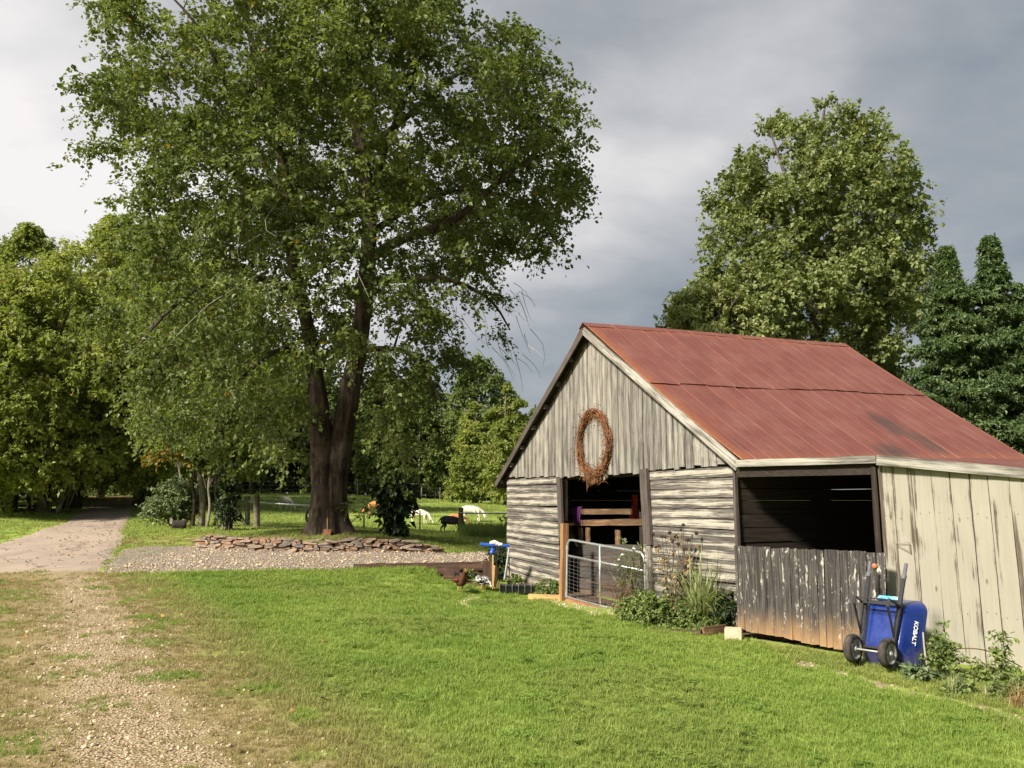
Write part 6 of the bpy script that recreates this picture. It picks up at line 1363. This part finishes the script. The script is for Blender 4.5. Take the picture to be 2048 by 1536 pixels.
def hen(u, v, Y, face, size, mat, label, tailm, peck=False):
    p = PX(u, v, Y); p[2] = gz(p) + .015; root = thing('hen', p, label, 'hen', 'hens on the lawn'); Mx = Matrix.Translation(Vector(p)) @ Matrix.Rotation(R(face), 4, 'Z') @ Matrix.Scale(size, 4)
    hd = [(.17, 0, .20, .042), (.22, 0, .13, .03), (.24, 0, .09, .026)] if peck else [(.16, 0, .34, .042), (.175, 0, .41, .03), (.19, 0, .45, .029)]
    V = [(-.02, 0, .23, .105, .11), (.10, 0, .24, .088, .10), (-.13, 0, .255, .075, .08), (-.20, 0, .31, .045)] + hd + [(-.0, .045, .15, .045), (.0, -.045, .15, .045)]; E_ = [(0, 1), (0, 2), (2, 3), (1, 4), (4, 5), (5, 6), (0, 7), (0, 8)]
    me = skin_mesh('body', V, E_, 2, 0); me.materials.append(mat); put(bpy.data.objects.new('body', me), root, Mx)
    def part(name, mb_, mt, sm=True):
        o = mb_.build(name, mt, None, (0, 0, 0), smooth=sm); o.parent = root; o.matrix_basis = WM[root.name].inverted() @ Mx; return o
    for sy in (-1, 1):
        m = MB(); m.tube([(0, sy * .045, .13), (-.012, sy * .05, .07), (.0, sy * .05, .008)], [.014, .009, .009], 6)
        for a in (-.5, 0, .5): m.tube([(0, sy * .05, .008), (.055 * math.cos(a), sy * .05 + .055 * math.sin(a), .004)], [.008, .004], 4)
        part('leg', m, M['beak'])
        m = MB(); m.lathe((-.02, sy * .095, .25), (-.95, sy * .1, -.1), [(-.12, .0), (-.10, .035), (-.02, .06), (.07, .045), (.15, .012), (.17, 0)], 8); part('wing', m, mat)
    m = MB()
    for k in range(9): a = (k - 4) * .14; m.tube(curve([(-.18, a * .06, .29), (-.235, a * .11, .375 - abs(a) * .04), (-.275 - .006 * k, a * .15, .405 - abs(a) * .10 - .03 * (k % 3))], 5), [.014, .02, .02, .015, .004], 4)
    part('tail', m, tailm)
    hx, hz = (hd[2][0], hd[2][2]); dx2, dz2 = (.03, -.03) if peck else (.045, -.008); m = MB(); m.tube([(hx + .018, 0, hz), (hx + dx2 + .015, 0, hz + dz2)], [.013, .002], 6); part('beak', m, M['beak'])
    m = MB(); 
    for k in range(4): m.lathe((hx - .02 + k * .014, 0, hz + .022), (0, 0, 1), [(0, .008), (.012, .009), (.024 - abs(k - 1.5) * .004, 0)], 6)
    m.lathe((hx + .02, 0, hz - .045), (0, 0, 1), [(0, 0), (.01, .01), (.025, .007), (.035, 0)], 6); part('comb', m, M['comb'])
hen(921, 1188, 17.7, -62, 1.05, M['russet'], 'russet brown hen facing the camera at the lawn edge', M['darktail']); hen(966, 1181, 18.1, -35, .95, M['speckle'], 'black and white hen pecking at the foot of the yellow timber', M['darktail'], True)

# ------------------------------------------------------------ things by the big tree
hp = PX(640, 1058, 25.15); hp[2] = gz(hp); hoop = thing('wheel_hoop', hp, 'old black iron wheel hoop leaning against the huge trunk', 'wheel')
hc = PX(644, 1030, 25.15); ax = np.array([.80, 0, -.0]); nb = unit(np.array([0, .22, 1.0]))
m = MB(); m.tube([hc + ax * .58 / .8 * math.cos(a) * .8 + nb * .46 * math.sin(a) for a in np.linspace(0, 6.283, 41)[:-1]], [.018 + .018 * max(0, math.cos(a - 3.5)) for a in np.linspace(0, 6.283, 41)[:-1]], 7, loop=True); m.build('rim', M['black_metal'], hoop, smooth=True)
for a in (2.5, 2.95, 3.35, .4, 5.6):
    q = hc + ax * .7 * math.cos(a) * .82 + nb * .43 * math.sin(a); m = MB(); m.tube([q, q * .72 + hc * .28], .02, 6); m.build('spoke', M['black_metal'], hoop)
sp = PX(652, 1064, 23.75); sp[2] = gz(sp); spade = thing('spade', sp, 'rusty spade standing against the foot of the huge trunk', 'spade'); m = MB(); g = [sp + np.array([x * .11, .06 + .02 * abs(x) + z * .12, z * .17]) for z in (0, .5, 1) for x in (-1, -.5, 0, .5, 1)]
m.add(g, [(r * 5 + j, r * 5 + j + 1, r * 5 + j + 6, r * 5 + j + 5) for r in range(2) for j in range(4)]); bl = m.build('blade', simple('rusty steel', (.24, .10, .055), .8, .2), spade); so = bl.modifiers.new('thickness', 'SOLIDIFY'); so.thickness = .008
m = MB(); m.tube([sp + np.array([0, .17, .16]), sp + np.array([-.06, .40, .52])], .017, 7); m.build('handle', M['newwood'], spade, smooth=True)
stp = PX(357, 1061, 27.0); stp[2] = gz(stp); stump = thing('log_stump', stp, 'short blackened log with a pale splintered end in the grass', 'log')
m = MB(); ax = unit(np.array([1, .25, 0])); m.lathe(stp + UP * .14 - ax * .2, ax, [(0, 0), (.0, .13), (.04, .155), (.2, .15), (.36, .16), (.42, .14), (.42, 0)], 12); m.build('log', simple('charred log', (.03, .024, .02), .95, 0, .5, 9), stump)
m = MB(); q = stp - ax * .18 + UP * .18
for k in range(7): m.tube([q + np.array([rs.gauss(0, .04), -.05, 0]), q + np.array([rs.gauss(-.05, .05), -.05, rs.uniform(.12, .28)])], [.03, .008], 5)
m.build('splinter', M['bark_pale'], stump)

# ------------------------------------------------------------ saplings, shrubs and weeds
def leafy(root, base, C, per, crad, size, leafm, seed, twig_to=None, flat=.8, droop=.25, twm=None, aspect=.75, tw=5, twf=.6, name='foliage'):
    T = Tree(seed); T.C = np.asarray(C, float); V, F3, tint = T.leaves(per, crad, size, flat, droop, tw, aspect, center=np.asarray(base, float)); o = obj_np(name, V, F3, leafm, root, base, attrs={'tint': tint}, kind='stuff')
    if twf: t_ = [(p, np.array([.006, .004, .002])) for p in T.tw if T.rng.uniform() < twf]; V, Fq = tubes_np(t_, 3); obj_np('twigs', V, Fq, twm or M['twig'], root, base, kind='stuff')
    return o
def blob(c, r, n, rng, low=-1.0, pw=.4):
    P = rand_dirs(n, rng) * (rng.uniform(size=(n, 1)) ** pw); P = P[P[:, 2] > low]; return np.asarray(c) + P * np.asarray(r)
def stems_to(root, base, C, k, rng, mat, r=.02, name='stem', spread=.1):
    for c in C[rng.choice(len(C), k, replace=False)]:
        a = np.asarray(base) + np.array([rng.normal(0, spread), rng.normal(0, spread), 0]); m_ = (a + c) / 2 + rng.normal(0, .08, 3); V, Fq = tubes_np([(curve([a, m_, c], 7), np.linspace(r, r * .35, 7))], 6); obj_np(name, V, Fq, mat, root, base, smooth=True)
g7 = np.random.default_rng(70)
# young tulip poplar in front of the fence: big dark leaves on a short trunk
b = base_at(795, 24.7, 1073); sap = thing('sapling', b, 'small dark leafy sapling on the bank right of the huge tree', 'tree')
C = blob(PX(789, 990, 24.7), (.50, .5, .58), 40, g7); m = MB(); m.tube(curve([b, PX(794, 1045, 24.7), PX(797, 1010, 24.7), PX(800, 965, 24.7)], 10), np.linspace(.075, .025, 10), 9); m.build('trunk', M['bark'], sap, smooth=True); stems_to(sap, PX(796, 1025, 24.7), C, 12, g7, M['twig'], .02, 'limb', .02)
C = np.vstack([C, blob(PX(793, 1040, 24.6), (.18, .18, .4), 9, g7)]); leafy(sap, b, C, 36, .38, .20, M['shrub_dark'], 71, flat=.7, droop=.5, tw=5, aspect=.85)
# suckers at the tree foot
for k, (pts, lab) in enumerate([([(702, 1046), (715, 1032), (728, 1015), (738, 1005)], 'thin leafy sucker right of the huge trunk foot'), ([(692, 1035), (696, 1015), (698, 1000)], 'small leafy shoot on the right side of the huge trunk')]):
    q = [PX(u, v, 24.2) for u, v in pts]; o = thing('tree_sucker', q[0], lab, 'shoot'); m = MB(); m.tube(curve(q, 10), np.linspace(.014, .006, 10), 5); m.build('stem', M['twig'], o); leafy(o, q[0], curve(q, 6)[2:] + g7.normal(0, .06, (4, 3)), 14, .22, .13, M['maple'], 74 + k, twf=.3)
# slender trees right of the driveway
GS = 'slender trees right of the driveway'
def slender(u, Y, vb, vt, r, nC, label, mat, leafm, lean=0, crown=None, seed=1, ls=.13):
    b = base_at(u, Y, vb); o = thing('slender_tree', b, label, 'tree', GS); t = PX(u + lean, vt, Y); m = MB(); P = curve([b, b * .66 + t * .34 + np.array([.06, 0, 0]), b * .33 + t * .67 - np.array([.05, 0, 0]), t], 12); m.tube(P, np.linspace(r, r * .3, 12), 9); m.build('trunk', M[mat], o, smooth=True)
    if crown is not None:
        cu, cv, ru, rv = crown; k = Y / F_PX; C = blob(PX(cu, cv, Y), (ru * k, ru * k, rv * k), nC, g7, -1, .45); stems_to(o, P[7], C, min(8, nC), g7, M['twig'], .02, 'limb', .03); leafy(o, b, C, 66, .62, ls, M[leafm], seed, flat=.6, droop=.35, tw=6)
slender(384, 28.2, 1048, 900, .075, 60, 'dark thin trunked tree with the yellowing bough over the shrub', 'bark', 'wood_dark', 4, (400, 880, 95, 70), 81); slender(403, 28.6, 1052, 860, .125, 60, 'pale thicker trunk just right of the dark slender tree', 'bark_pale', 'wood_dark', -6, (440, 840, 110, 80), 82)
slender(413, 28.0, 1052, 930, .06, 26, 'crooked pale sapling beside the pale trunk', 'bark_pale', 'wood_dark', 10, (440, 900, 60, 45), 83); slender(428, 28.9, 1050, 940, .04, 20, 'thinnest pale stem left of the vine covered post', 'bark_pale', 'wood_dark', 6, (470, 905, 60, 45), 84)
slender(371, 30.5, 1030, 880, .06, 40, 'slender tree behind the grey green shrub', 'bark_pale', 'wood_leaf', -14, (340, 850, 80, 60), 85)
b = base_at(345, 27.8, 1000); yb = thing('yellow_bough', PX(372, 930, 28), 'bough of yellowing leaves over the grey green shrub', 'branch'); q = [PX(386, 940, 28.2), PX(360, 918, 27.9), PX(325, 915, 27.6), PX(300, 922, 27.5)]; m = MB(); m.tube(curve(q, 10), np.linspace(.03, .008, 10), 6); m.build('limb', M['twig'], yb, smooth=True); leafy(yb, q[0], curve(q, 14)[3:] + g7.normal(0, .1, (11, 3)), 46, .5, .12, M['autumn'], 86, flat=.4, droop=.3)
b = base_at(458, 26.6, 1062); vp = thing('vine_post', b, 'dark leafy vine smothering a post left of the wire fence', 'vine'); m = MB(); m.tube([b, PX(459, 985, 26.6)], [.10, .09], 9); m.build('post', M['bark'], vp); C = np.vstack([blob(PX(456, v, 26.5), (.30, .3, .35), 16, g7) for v in (1000, 975, 1025, 945)]); leafy(vp, b, C, 40, .32, .085, M['shrub_dark'], 87, tw=5)
m = MB()
for k in range(16): a = b + np.array([g7.normal(0, .16), g7.normal(-.1, .12), 0]); m.tube(curve([a, a + [g7.normal(0, .06), 0, .5], a + [g7.normal(0, .14), 0, g7.uniform(.7, 1.1)]], 6), .009, 4)
m.build('dry_stems', M['dead'], vp, kind='stuff')
b = base_at(345, 28.6, 1048); sh = thing('shrub', b, 'rounded grey green shrub beside the driveway', 'shrub', 'shrubs along the driveway'); k_ = 28.6 / F_PX; C = np.vstack([blob(PX(350, 1005, 28.6), (48 * k_, .8, 34 * k_), 70, g7), blob(PX(318, 1022, 28.3), (30 * k_, .5, 18 * k_), 22, g7), blob(PX(372, 985, 28.8), (36 * k_, .6, 30 * k_), 30, g7)]); stems_to(sh, b, C, 12, g7, M['twig'], .03); leafy(sh, b, C, 64, .42, .085, M['shrub'], 88, tw=6)
# stems and hedge left of the driveway
b = base_at(112, 37.0, 1022); cl = thing('stem_cluster', b, 'fan of thin pale stems left of the driveway', 'shrub', 'shrubs along the driveway')
for k in range(13):
    a = b + np.array([g7.uniform(-.35, .35), g7.uniform(-.3, .3), 0]); t = a + np.array([(a - b)[0] * 2.6 + g7.normal(.1, .2), g7.normal(0, .3), g7.uniform(1.9, 3.1)]); m = MB(); m.tube(curve([a, (a + t) / 2 + [g7.normal(0, .08), 0, 0], t], 8), np.linspace(.035, .015, 8), 6); m.build('stem', M['bark_pale' if k % 3 else 'bark_grey'], cl, smooth=True)
C = blob(b + UP * 3.0, (1.4, 1.2, .9), 60, g7); leafy(cl, b, C, 60, .6, .13, M['wood_dark'], 89, tw=6)
for k, (u, Y, r, vt) in enumerate([(84, 37.6, .26, 900), (138, 39.5, .24, 905), (150, 43, .2, 930), (64, 41, .16, 930)]):
    b = base_at(u, Y, 1020); o = thing('roadside_tree', b, ['thick dark trunk in the hedge left of the driveway', 'dark trunk just left of the tunnel mouth', 'dark trunk leaning at the left edge of the tunnel mouth', 'thinner dark trunk behind the old rail fence'][k], 'tree', GR_R); V, Fq = trunk_mesh([(curve([b, b + [.03, 0, 1.2], PX(u + 4, vt, Y) , PX(u + 10, vt - 110, Y)], 14), np.linspace(r, r * .5, 14))], .5, k, 14); obj_np('trunk', V, Fq, M['bark'], o, b, smooth=True)
    C = blob(PX(u + 6, vt - 60, Y), (2.0, 1.8, 1.5), 60, g7); leafy(o, b, C, 60, .8, .16, M['wood_leaf' if k == 0 else 'wood_dark'], 90 + k, tw=6)
b = base_at(252, 50, 1005); V, Fq = None, None
o = thing('roadside_tree', b, 'grey trunk standing on the right verge of the tunnel mouth', 'tree', GR_R); V, Fq = trunk_mesh([(curve([b, b + [0, 0, 2], PX(258, 880, 50), PX(262, 780, 50)], 12), np.linspace(.28, .16, 12))], .4, 9, 14); b2_ = base_at(276, 46, 1012); obj_np('trunk', V, Fq, M['bark_grey'], o, b, smooth=True); C = blob(PX(280, 850, 49), (3.2, 2.4, 2.2), 110, g7); leafy(o, b, C, 70, .9, .18, M['wood_dark'], 95, tw=6)
o.matrix_basis = Matrix.Translation(Vector(b2_))
def undergrowth(name, n, u0, u1, Y0, Y1, v0, v1, size, mat, label, seed, lo=0.0): return leaf_mass(name, mass_pts(n, u0, u1, Y0, Y1, v0, v1, np.random.default_rng(seed), lo), size, mat, label, seed, 'undergrowth')
undergrowth('hedge', 9000, -160, 36, 35.2, 38.5, 930, 962, .115, M['wood_leaf'], 'pale straggling hedge of weeds and brambles left of the driveway', 11)
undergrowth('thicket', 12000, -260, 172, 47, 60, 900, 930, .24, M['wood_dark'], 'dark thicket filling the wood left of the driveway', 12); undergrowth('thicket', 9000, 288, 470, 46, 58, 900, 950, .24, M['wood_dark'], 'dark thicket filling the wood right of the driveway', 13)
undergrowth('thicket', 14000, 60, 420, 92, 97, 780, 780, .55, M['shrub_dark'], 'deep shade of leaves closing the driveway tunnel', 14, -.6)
undergrowth('thicket', 9000, 110, 345, 67, 72, 950, 950, .24, M['wood_dark'], 'dark leaf mass added for the black shade inside the driveway tunnel', 15, -.4)  # added leaf mass: covers sunlit ground and stands in for the tunnel's shade
# tall weeds along the pasture fence
def weed_tuft(name, pos, label, cat, n, hgt, mat, seed, wid=.012, lean=.5, grp=None, curl=.6):
    pos = np.asarray(pos, float); g = np.random.default_rng(seed); V, Fc, T = [], [], []
    for i in range(n):
        a = g.uniform(0, 6.283); d = g.uniform(0, .12 * hgt ** .5); p0 = pos + [d * math.cos(a), d * math.sin(a), -.02]; th = g.uniform(0, 6.283); L = hgt * g.uniform(.55, 1.1); le = lean * g.uniform(.1, 1); dr_ = np.array([math.cos(th), math.sin(th), 0]); sd = np.array([-dr_[1], dr_[0], 0]) * wid / 2; t0 = g.uniform(.15, .85); b = len(V); K = 5
        for k in range(K + 1):
            f = k / K; c = p0 + dr_ * L * le * (f ** 1.6) + UP * L * (f - curl * le * f ** 3 * .9); w = (1 - f ** 2) * .9 + .1; V += [c - sd * w, c + sd * w]; T += [t0, min(1, t0 + .12)]
        for k in range(K): q = b + 2 * k; Fc += [(q, q + 1, q + 3, q + 2)]
    o = obj_np(name, V, np.array(Fc), mat, None, pos, attrs={'tint': T}); tag(o, label, cat, grp); return o
P = []
for i in range(330):
    u = g7.uniform(925, 1040); Yp = g7.uniform(29.3, 32); q = PX(u, 1000, Yp); P.append([q[0], q[1], gz(q)])
V, Fc, T = [], [], []
for q in P:
    for j in range(9):
        a = g7.uniform(0, 6.28); L = g7.uniform(.2, .55); dr_ = np.array([math.cos(a), math.sin(a), 0]) * L * g7.uniform(.1, .6); b = len(V); p0 = np.array(q) + [g7.normal(0, .08), g7.normal(0, .08), -.03]; sd = np.array([.012, 0, 0]); V += [p0 - sd, p0 + sd, p0 + dr_ * .5 + UP * L * .6 + sd * .7, p0 + dr_ * .5 + UP * L * .6 - sd * .7, p0 + dr_ + UP * L]; Fc += [(b, b + 1, b + 2), (b, b + 2, b + 3), (b + 3, b + 2, b + 4)]; T += [g7.uniform(.1, .7)] * 5
tag(obj_np('fence_weeds', V, np.array(Fc), M['weed'], None, (0, 30, -1.3), attrs={'tint': T}), 'long grass and weeds along the fence by the far barn corner', 'weeds', kind='stuff')
b = base_at(1016, 30.2, 1068); o = thing('tall_weed', b, 'tall leggy weed at the far barn corner in front of the pasture', 'weed'); q = [b, PX(1012, 1050, 30.2), PX(1008, 1035, 30.2)]; m = MB(); m.tube(curve(q, 8), .012, 5); m.tube(curve([b, PX(1020, 1050, 30.2), PX(1022, 1040, 30.2)], 8), .01, 5); m.build('stem', M['twig'], o); leafy(o, b, np.vstack([curve(q, 7)[2:], [PX(1021, 1043, 30.2), PX(1023, 1050, 30.1)]]), 10, .26, .14, M['weed'], 120, twf=.5)
# dark shrub behind the tool and the leaning gate
b = base_at(1012, 20.9, 1160); o = thing('dark_shrub', b, 'dark glossy shrub between the sleepers and the barn corner', 'shrub'); C = np.vstack([blob(PX(1010, 1128, 20.9), (.36, .3, .42), 40, g7), blob(PX(1000, 1100, 21.2), (.3, .3, .2), 14, g7)]); stems_to(o, b, C, 6, g7, M['twig']); leafy(o, b, C, 46, .26, .06, M['shrub_dark'], 121)
# weed bed in front of the barn
def bed(u, v, Y): p = PX(u, v, Y); p[2] = gz(p); return p
b = bed(1320, 1255, 13.35); bush = thing('weed_bush', b, 'low bushy green weeds in the bed between gate and half door', 'weeds'); C = np.vstack([blob(PX(u, v, Y), (ru, .34, rv), n, g7, -.9, .4) for (u, v, Y, ru, rv, n) in [(1272, 1222, 13.9, .30, .24, 44), (1315, 1226, 13.5, .34, .27, 60), (1362, 1232, 13.2, .34, .25, 60), (1400, 1246, 12.85, .26, .18, 40), (1285, 1200, 14.1, .2, .2, 24), (1345, 1208, 13.5, .25, .15, 24)]]); stems_to(bush, b, C, 14, g7, M['weed'], .008, spread=.45); leafy(bush, b, C, 62, .15, .046, M['weed'], 130, tw=6)
b = bed(1452, 1258, 12.7); o = thing('weed_bush', b, 'dark leafy weed squeezed between the ornamental grass and half door', 'weeds'); C = blob(PX(1455, 1222, 12.7), (.16, .2, .28), 40, g7); stems_to(o, b, C, 6, g7, M['weed'], .007); leafy(o, b, C, 46, .14, .05, M['shrub_dark'], 131, tw=6)
# dry flower stalks with dark seed heads
b = bed(1355, 1250, 13.25); dry_ = thing('dry_flower_stalks', b, 'tall dead brown flower stalks with dark seed heads against the siding', 'plant'); st, hd, lf = MB(), [], []
for (u, v) in [(1366, 1050), (1363, 1060), (1392, 1066), (1343, 1079), (1347, 1081), (1372, 1080), (1376, 1079), (1396, 1094), (1330, 1074), (1324, 1073), (1312, 1094), (1318, 1092), (1410, 1075), (1340, 1066), (1356, 1088), (1305, 1068), (1351, 1074), (1381, 1100)]:
    t = PX(u, v, 13.3 + g7.uniform(-.15, .25)); a = b + np.array([g7.normal(0, .16), g7.normal(.1, .1), 0]); mid = (a + t) / 2 + np.array([g7.normal(0, .06), 0, .1]); cv = curve([a, mid, t], 10); st.tube(cv, np.linspace(.009, .004, 10), 4); hd.append(t)
    for k in range(5): lf.append(cv[int(g7.integers(3, 9))] + g7.normal(0, .03, 3))
st.build('stalks', M['twig'], dry_, kind='stuff')
for t in hd: m = MB(); r_ = g7.uniform(.022, .036); m.lathe(t - UP * r_ * .5, UP + g7.normal(0, .4, 3), [(0, 0), (.004, r_ * .8), (r_ * .6, r_), (r_ * 1.2, r_ * .7), (r_ * 1.5, 0)], 8); m.build('seed_head', M['seed'], dry_, smooth=True)
leafy(dry_, b, np.array(lf), 4, .11, .06, M['straw'], 132, tw=2, droop=.6, twf=0)
# striped ornamental grass
weed_tuft('ornamental_grass', bed(1402, 1250, 12.85), 'tall arching pale striped grass clump against the barn siding', 'grass clump', 150, 1.30, M['reed'], 140, .026, .95, curl=.62)
weed_tuft('ornamental_grass', bed(1432, 1255, 12.75), 'thin wispy grass clump beside the half door', 'grass clump', 34, 1.05, M['reed'], 141, .014, 1.0, curl=.6)
# flowering stalks poking through the gate
b = bed(1262, 1240, 14.25); o = thing('flower_stalks', b, 'leafy stalks with pale flower tops growing through the tube gate', 'plant'); L_ = []; m = MB(); fl = []
for (u, v) in [(1250, 1082), (1245, 1112), (1238, 1122), (1268, 1100), (1290, 1120), (1256, 1130), (1283, 1095)]:
    t = PX(u, v, 14.25); a = b + np.array([g7.normal(0, .12), g7.normal(0, .1), 0]); cv = curve([a, (a + t) / 2 + g7.normal(0, .06, 3), t], 12); m.tube(cv, np.linspace(.010, .004, 12), 4); L_ += [cv[k] + g7.normal(0, .03, 3) for k in range(3, 12)]; fl.append(t)
m.build('stalks', M['weed'], o, kind='stuff'); leafy(o, b, np.array(L_), 12, .13, .06, M['weed'], 150, twf=.4, droop=.6, aspect=.3)
for t in fl[:4]:
    m = MB()
    for k in range(12): q = t + UP * .015; m.tube([q, q + unit(g7.normal(0, 1, 3) + [0, 0, .6]) * .035], [.008, .003], 4)
    m.build('flower', M['flower'], o)
m = MB()
for k in range(44): a = b + np.array([g7.normal(-.15, .15), g7.normal(0, .08), g7.uniform(.05, .5)]); m.tube(curve([a, a + g7.normal(0, .10, 3) + [0, 0, .15], a + g7.normal(0, .2, 3) + [0, 0, .32]], 5), .0045, 3, cap=False)
tag(m.build('dry_twigs', simple('reddish dry twigs', (.16, .075, .045), .9), kind='stuff'), 'tangle of reddish dry twigs against the tube gate', 'twigs')
# weeds between the trough and the gate post, and along the foot of the wall
for k, (u, v, Y, ru, rv, n, lab) in enumerate([(1098, 1186, 17.6, .24, .20, 40, 'bright green weed clump just left of the gate post'), (1031, 1172, 19.0, .16, .16, 22, 'small weed clump at the far barn corner behind the trough'), (1118, 1190, 17.3, .12, .12, 14, 'little weed touching the gate post'), (930, 1143, 20.2, .35, .10, 26, 'low weeds on the earth under the long sleeper')]):
    b = bed(u, v + 8, Y); o = thing('weed_clump', b, lab, 'weeds', 'weed clumps around the barn front'); C = blob(b + UP * rv * .8, (ru, .2, rv), n, g7, -.8); stems_to(o, b, C, 4, g7, M['weed'], .006); leafy(o, b, C, 34, .12, .05, M['weed'], 160 + k, tw=5)
# weeds along the cream wall
for k, (u, v, Y, ru, rv, n, lab, mt) in enumerate([(1880, 1318, 10.05, .11, .32, 40, 'upright feathery weed right of the wheelbarrow', 'weed'), (1895, 1330, 9.95, .16, .20, 30, 'bushy weed in the middle of the wall foot', 'weed'), (1985, 1345, 9.8, .30, .14, 40, 'low spreading weeds along the foot of the cream wall', 'weed'), (1846, 1358, 9.8, .14, .07, 18, 'broad leaved weed at the wheelbarrow foot', 'shrub'), (1915, 1385, 9.2, .22, .08, 26, 'round clump of grassy weeds by the lawn edge', 'weed'), (2005, 1335, 9.9, .10, .34, 26, 'tall leafy stem near the right edge', 'weed'), (2030, 1390, 9.0, .30, .14, 34, 'straggling weeds at the bottom right wall corner', 'weed')]):
    b = bed(u, v + 14, Y); o = thing('wall_weed', b, lab, 'weeds', 'weeds along the cream wall'); C = blob(b + UP * (rv * .95), (ru * 1.25, .2, rv * 1.15), int(n * .62), g7, -.9, .6); stems_to(o, b, C, 7, g7, M['weed'], .005); leafy(o, b, C, 20, .12, .045 if mt == 'weed' else .07, M[mt], 170 + k, tw=5)
weed_tuft('grass_tuft', bed(2035, 1420, 8.6), 'dry yellow grass tuft in the bottom right corner', 'grass clump', 60, .40, M['straw'], 180, .008, 1.0); weed_tuft('grass_tuft', bed(1905, 1392, 9.1), 'yellow green grass tuft by the lawn edge', 'grass clump', 70, .26, M['reed'], 181, .008, .9)
for k, (u0, v0, u1, v1, Y, r, lab) in enumerate([(1862, 1370, 1846, 1265, 10.0, .014, 'tall pale broken stick beside the wheelbarrow'), (1882, 1320, 1864, 1265, 10.2, .010, 'short dark stick leaning on the cream wall'), (1918, 1365, 1920, 1334, 9.7, .022, 'dark stub of a post among the wall weeds'), (1972, 1412, 1970, 1370, 9.1, .010, 'thin upright twig near the lawn edge')]):
    a = PX(u0, v0, Y); a[2] = gz(a) - .02; m = MB(); t = PX(u1, v1, Y + .12); m.tube(curve([a, (a + t) / 2 + g7.normal(0, .02, 3), t], 7), np.linspace(r, r * .6, 7), 6); tag(m.build('stick', M['dead'] if k in (0, 3) else M['twig']), lab, 'stick', 'sticks along the cream wall')
m = MB(); m.tube(curve([bed(1885, 1330, 10.1), PX(1900, 1304, 10.1), PX(1945, 1297, 10.1), PX(1990, 1307, 10.1), PX(2045, 1335, 9.9)], 24), .007, 5); tag(m.build('bramble_stem', M['straw']), 'long arching bramble stem across the cream wall', 'stem')
m = MB(); mp = [bed(2052, 1400, 8.9)]; m.lathe(mp[0] + UP * .0, np.array([1, .2, 0]), [(-.18, 0), (-.17, .07), (.0, .085), (.2, .08), (.2, 0)], 10); tag(m.build('log', M['slat']), 'short brown log at the bottom right edge', 'log')
